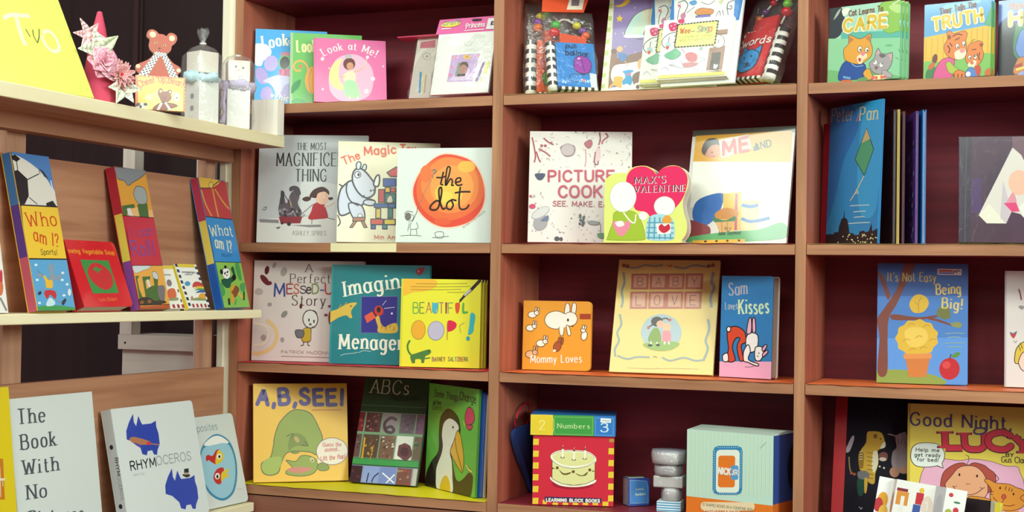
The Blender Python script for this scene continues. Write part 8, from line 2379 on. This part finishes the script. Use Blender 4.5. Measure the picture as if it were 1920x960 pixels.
# rack, top shelf
p = POSE['sign']; w, h = p[6:8]
o = thing('sign_card', 'big lemon yellow handwritten sign board on the rack top', 'sign', pose(*p[:6]))
m = MB(); m.box(0, w, 0, .003, 0, h + .03, 'e0e870'); print_art(m, 'sign'); m.build('board', PAPER, o)
m = MB(); m.ring([[(x, y, z) for x, z in ((w * .4, 0), (w * .6, 0), (w * .6, .16), (w * .4, .16))] for y in (.0032, .0044)], 'e0e050'); m.build('easel_strut', PAPER, o)
p = POSE['bear']; w, h = p[6:8]; Mx = pose(*p[:6])
o = thing('shaped_book', 'small orange-bordered book topped by a wooden brown teddy bear cutout', 'book', Mx)
m = MB(); m.prism(rrect(w, h, .003), 0, .0018, 'd86a24'); print_art(m, 'bear'); m.build('front_cover', GLOSS, o)
m = MB(); m.box(.001, w - .002, .0019, .0095, .0005, h - .001); m.build('page_block', PAGES, o)
m = MB(); m.box(0, w, .0096, .0112, 0, h, 'd86a24'); m.build('back_cover', GLOSS, o)
bo = [(a * 1e-3, c * 1e-3) for a, c in catmull([(10, 58), (9, 70), (2, 79), (1, 88), (9, 93), (24, 101), (33, 110), (34, 115), (28, 121), (25.5, 131), (27, 141), (21.5, 147), (23, 157), (31, 161.5), (40, 158), (44, 153.5), (52, 153), (59, 150), (62, 155), (69, 157), (77, 153), (79, 145), (75, 137), (69.5, 132), (67, 122), (60, 115.5), (56, 113), (62, 108), (72, 97), (84, 90), (87, 82), (81, 75), (83, 66), (82, 58)], True, 4)]
m = MB(); m.prism(bo, .0115, .0185, 'b04428', 'e8d0b0')
def lay(pts, col, k): m.face([(a * 1e-4, .0113 - k * 5e-5, b * 1e-4) for a, b in pts], col)
def ov(cx, cz, rx, rz): return [(cx + rx * math.cos(t), cz + rz * math.sin(t)) for t in [math.pi * q / 9 for q in range(18)]]
lay(ov(325, 1512, 62, 60), 'f0c8a0', 1); lay(ov(690, 1462, 56, 58), 'f0c8a0', 1)
lay(ov(388, 1345, 32, 22), 'c8a45a', 1); lay(ov(552, 1310, 32, 22), 'c8a45a', 1); lay(ov(390, 1342, 14, 18), '201410', 2); lay(ov(550, 1307, 14, 18), '201410', 2); lay(ov(455, 1245, 26, 15), '201410', 2); lay(ov(452, 1205, 4, 30), '5a2014', 2)
lay(ov(55, 865, 42, 38), 'f0c8a0', 1); lay(ov(822, 832, 42, 38), 'f0c8a0', 1)
for k, q in enumerate((((360, 1175), (590, 1160), (600, 1080), (370, 1085)), ((355, 1120), (460, 1090), (215, 640), (60, 690)), ((500, 1095), (595, 1115), (830, 660), (680, 630)))):
    lay(q, 'e8e4dc', 3 + k)
    (a, b, c, d) = q; nu, nv = (9, 4) if k == 0 else (4, 14)
    for i in range(nu):
        for j in range(nv):
            if (i + j) % 2: continue
            f = lambda u, v: tuple((a[e] * (1 - u) + b[e] * u) * (1 - v) + (d[e] * (1 - u) + c[e] * u) * v for e in (0, 1))
            lay([f((i + .1) / nu, (j + .1) / nv), f((i + .9) / nu, (j + .1) / nv), f((i + .9) / nu, (j + .9) / nv), f((i + .1) / nu, (j + .9) / nv)], '2a2c3c', 7)
m.build('bear_cutout', SATIN, o)
# felt cone with paper flowers
o = thing('flower_cone', 'deep pink felt cone decorated with pale pink and white paper flowers', 'ornament', pose(-.607, -.590, 1.8266, 60))
m = MB(); m.lathe([(.034, 0), (.0345, .003), (.024, .07), (.012, .14), (.0055, .168), (.0045, .172), (.0, .174)], ink='d04a66', wob=.01); m.build('cone', CLOTH, o, True)
def petal(m, base, dirv, up, L, W, col, curl=.3, tip=.0):
    d = Vector(dirv).normalized(); u = Vector(up).normalized(); s = d.cross(u).normalized(); u = s.cross(d); rows = []
    for i in range(6):
        t = i / 5; ww = W * math.sin(math.pi * min(t * .82 + .14, 1)) * (1 - tip * t); c = Vector(base) + d * L * t + u * (L * curl * t * t)
        rows.append([c - s * ww + u * ww * .35, c, c + s * ww + u * ww * .35])
    for i in range(5):
        for j in range(2): m.face([rows[i][j], rows[i][j + 1], rows[i + 1][j + 1], rows[i + 1][j]], col)
def flower(label, c, n, kind, col, L, W, heart):
    m = MB(); rnd = random.Random(label); f = Vector((0.15, -1, .15)).normalized(); a = f.cross(Vector((0, 0, 1))).normalized(); b = a.cross(f)
    layers = {'lily': ((n, .55, 1, .25),), 'rose': ((n, .25, 1, -.25), (n - 1, .6, .8, -.35), (n - 2, 1.3, .6, -.4), (3, 2.6, .5, -.3)), 'mum': ((n, .2, 1, -.1), (n, .6, .9, -.15), (n - 3, 1.4, .75, -.1))}[kind]
    for q, (k, fw, sc, cu) in enumerate(layers):
        for i in range(k):
            t = 2 * math.pi * (i + .5 * q) / k + rnd.uniform(-.15, .15); d = a * math.cos(t) + b * math.sin(t) + f * fw
            petal(m, c, d, f, L * sc * rnd.uniform(.9, 1.1), W * sc, col[(i + q) % len(col)], cu if kind != 'lily' else -.2, .6 if kind == 'lily' else 0)
    fo = m.build('flower', PAPER, o, True); sm = fo.modifiers.new('paper', 'SOLIDIFY'); sm.thickness = .0006
    fo['label'] = label
    if heart:
        m = MB(); m.ball(tuple(Vector(c) + f * .003), .004, heart, 10); m.build('flower_centre', CLOTH, fo, True)
flower('pale pink star-petalled paper flower near the cone tip', (-.032, -.026, .120), 6, 'lily', ['f0c0c4', 'f4ccd0'], .034, .0105, 'f6e0d8')
flower('white-green paper lily below the pink star flower', (-.014, -.030, .094), 5, 'lily', ['e4ecd0', 'eef4e0', 'd4e0bc'], .046, .017, '')
flower('large pink paper rose', (-.006, -.040, .072), 6, 'rose', ['eeaabc', 'f2bccb', 'e89cb2'], .034, .020, '')
flower('pink feathery paper flower with red centre', (.028, -.036, .054), 14, 'mum', ['e8a0a4', 'ecb4b4'], .030, .0048, 'd03a30')
flower('white paper lily at the foot of the cone', (.030, -.034, .030), 6, 'lily', ['eef0dc', 'f4f4e8', 'e0e8cc'], .036, .0145, '')
# two wooden snowman blocks in film
def snowman(label, x, y, yaw, scarf, seed, full):
    o = thing('snowman_ornament', label, 'ornament', pose(x, y, 1.8268, yaw), 'film-wrapped snowman ornaments'); rnd = random.Random(seed); s = .0245
    m = MB(); m.box(-s, s, -s, s, .0015, .086, 'f2f3ee')
    for z in (.055, .030) if full else (): m.face([(.006 * math.cos(t), -s - .0002, z + .006 * math.sin(t)) for t in [math.pi * q / 8 for q in range(16)]], '9aa0a4')
    m.build('body', SATIN, o, bev=.0015)
    m = MB(); hs = .0235; m.box(-hs, hs, -hs, hs, .103, .148, 'efe8da'); hb = m.build('head', SATIN, o, bev=.002)
    m = MB()
    for cx, cz, r in ((-.007, .134, .0022), (.0085, .132, .0022)) + tuple((-.011 + .0036 * q, .1145 + .00075 * (q - 3) ** 2 - .002, .0007) for q in range(7)): m.face([(cx + r * math.cos(t), -hs - .0003, cz + r * math.sin(t)) for t in [math.pi * q / 6 for q in range(12)]], '2a2422')
    if full: m = MB(); m.box(-.004, .004, -hs - .0012, -hs, .150 - .0285, .150 - .0265, 'efe8da')
    else: m.face([(-.009, -hs - .0004, .1225), (.001, -hs - .0004, .1285), (.0, -hs - .0004, .1262)], 'e0604a'); m.build('face', SATIN, hb)
    m = MB(); m.tube([(.027 * math.cos(t) * (1 + .12 * math.cos(4 * t)), .027 * math.sin(t) * (1 + .12 * math.cos(4 * t)), .094 + .002 * math.sin(3 * t)) for t in [2 * math.pi * q / 40 for q in range(40)]], [.0105 * rnd.uniform(.8, 1.2) for q in range(40)], scarf, 10, True, .25); sc = m.build('scarf', CLOTH, o, True)
    m = MB(); m.tube([(-.029 + .003 * math.sin(q), -.012, .09 - .007 * q) for q in range(12)], [.0066 * rnd.uniform(.8, 1.2) for q in range(12)], scarf, 9, False, .2); m.build('scarf_tail', CLOTH, sc, True)
    m = MB(); prof = [(.033, .0005), (.0365, .02), (.038, .06), (.0385, .10), (.036, .14), (.026, .156)] + ([(.008, .163), (.0045, .168), (.009, .178), (.013, .190), (.011, .196)] if full else [(.012, .160), (.005, .162)])
    rings = []
    for r, z in prof:
        rg = []
        for q in range(26):
            t = 2 * math.pi * q / 26; sqf = (abs(math.cos(t)) ** 5 + abs(math.sin(t)) ** 5) ** (-1 / 5) if z < .15 else 1; k = r * sqf * (1 + rnd.uniform(-.06, .06) * (1 if z < .16 else 4)); rg.append((k * math.cos(t) * .93, k * math.sin(t) * .93, z + (rnd.uniform(-.004, .004) if z > .19 else 0)))
        rings.append(rg)
    m.ring(rings, cap=False); fb = m.build('film_bag', CRISP, o, True)
    m = MB(); m.tube([(.0062 * math.cos(t), .0062 * math.sin(t), .1665 if full else .161) for t in [2 * math.pi * q / 14 for q in range(14)]], .0013, 'f0f0f0', 6, True); m.build('tie', PLASTIC, fb, True)
snowman('film-wrapped wooden snowman with pale blue scarf and gathered bag top, next to the bear book', -.603, -.262, -19, 'c4e4ec', 3, True)
snowman('film-wrapped wooden snowman with lilac scarf and face turned to the front, at the rack end', -.600, -.135, 40, 'd6cce8', 4, False)
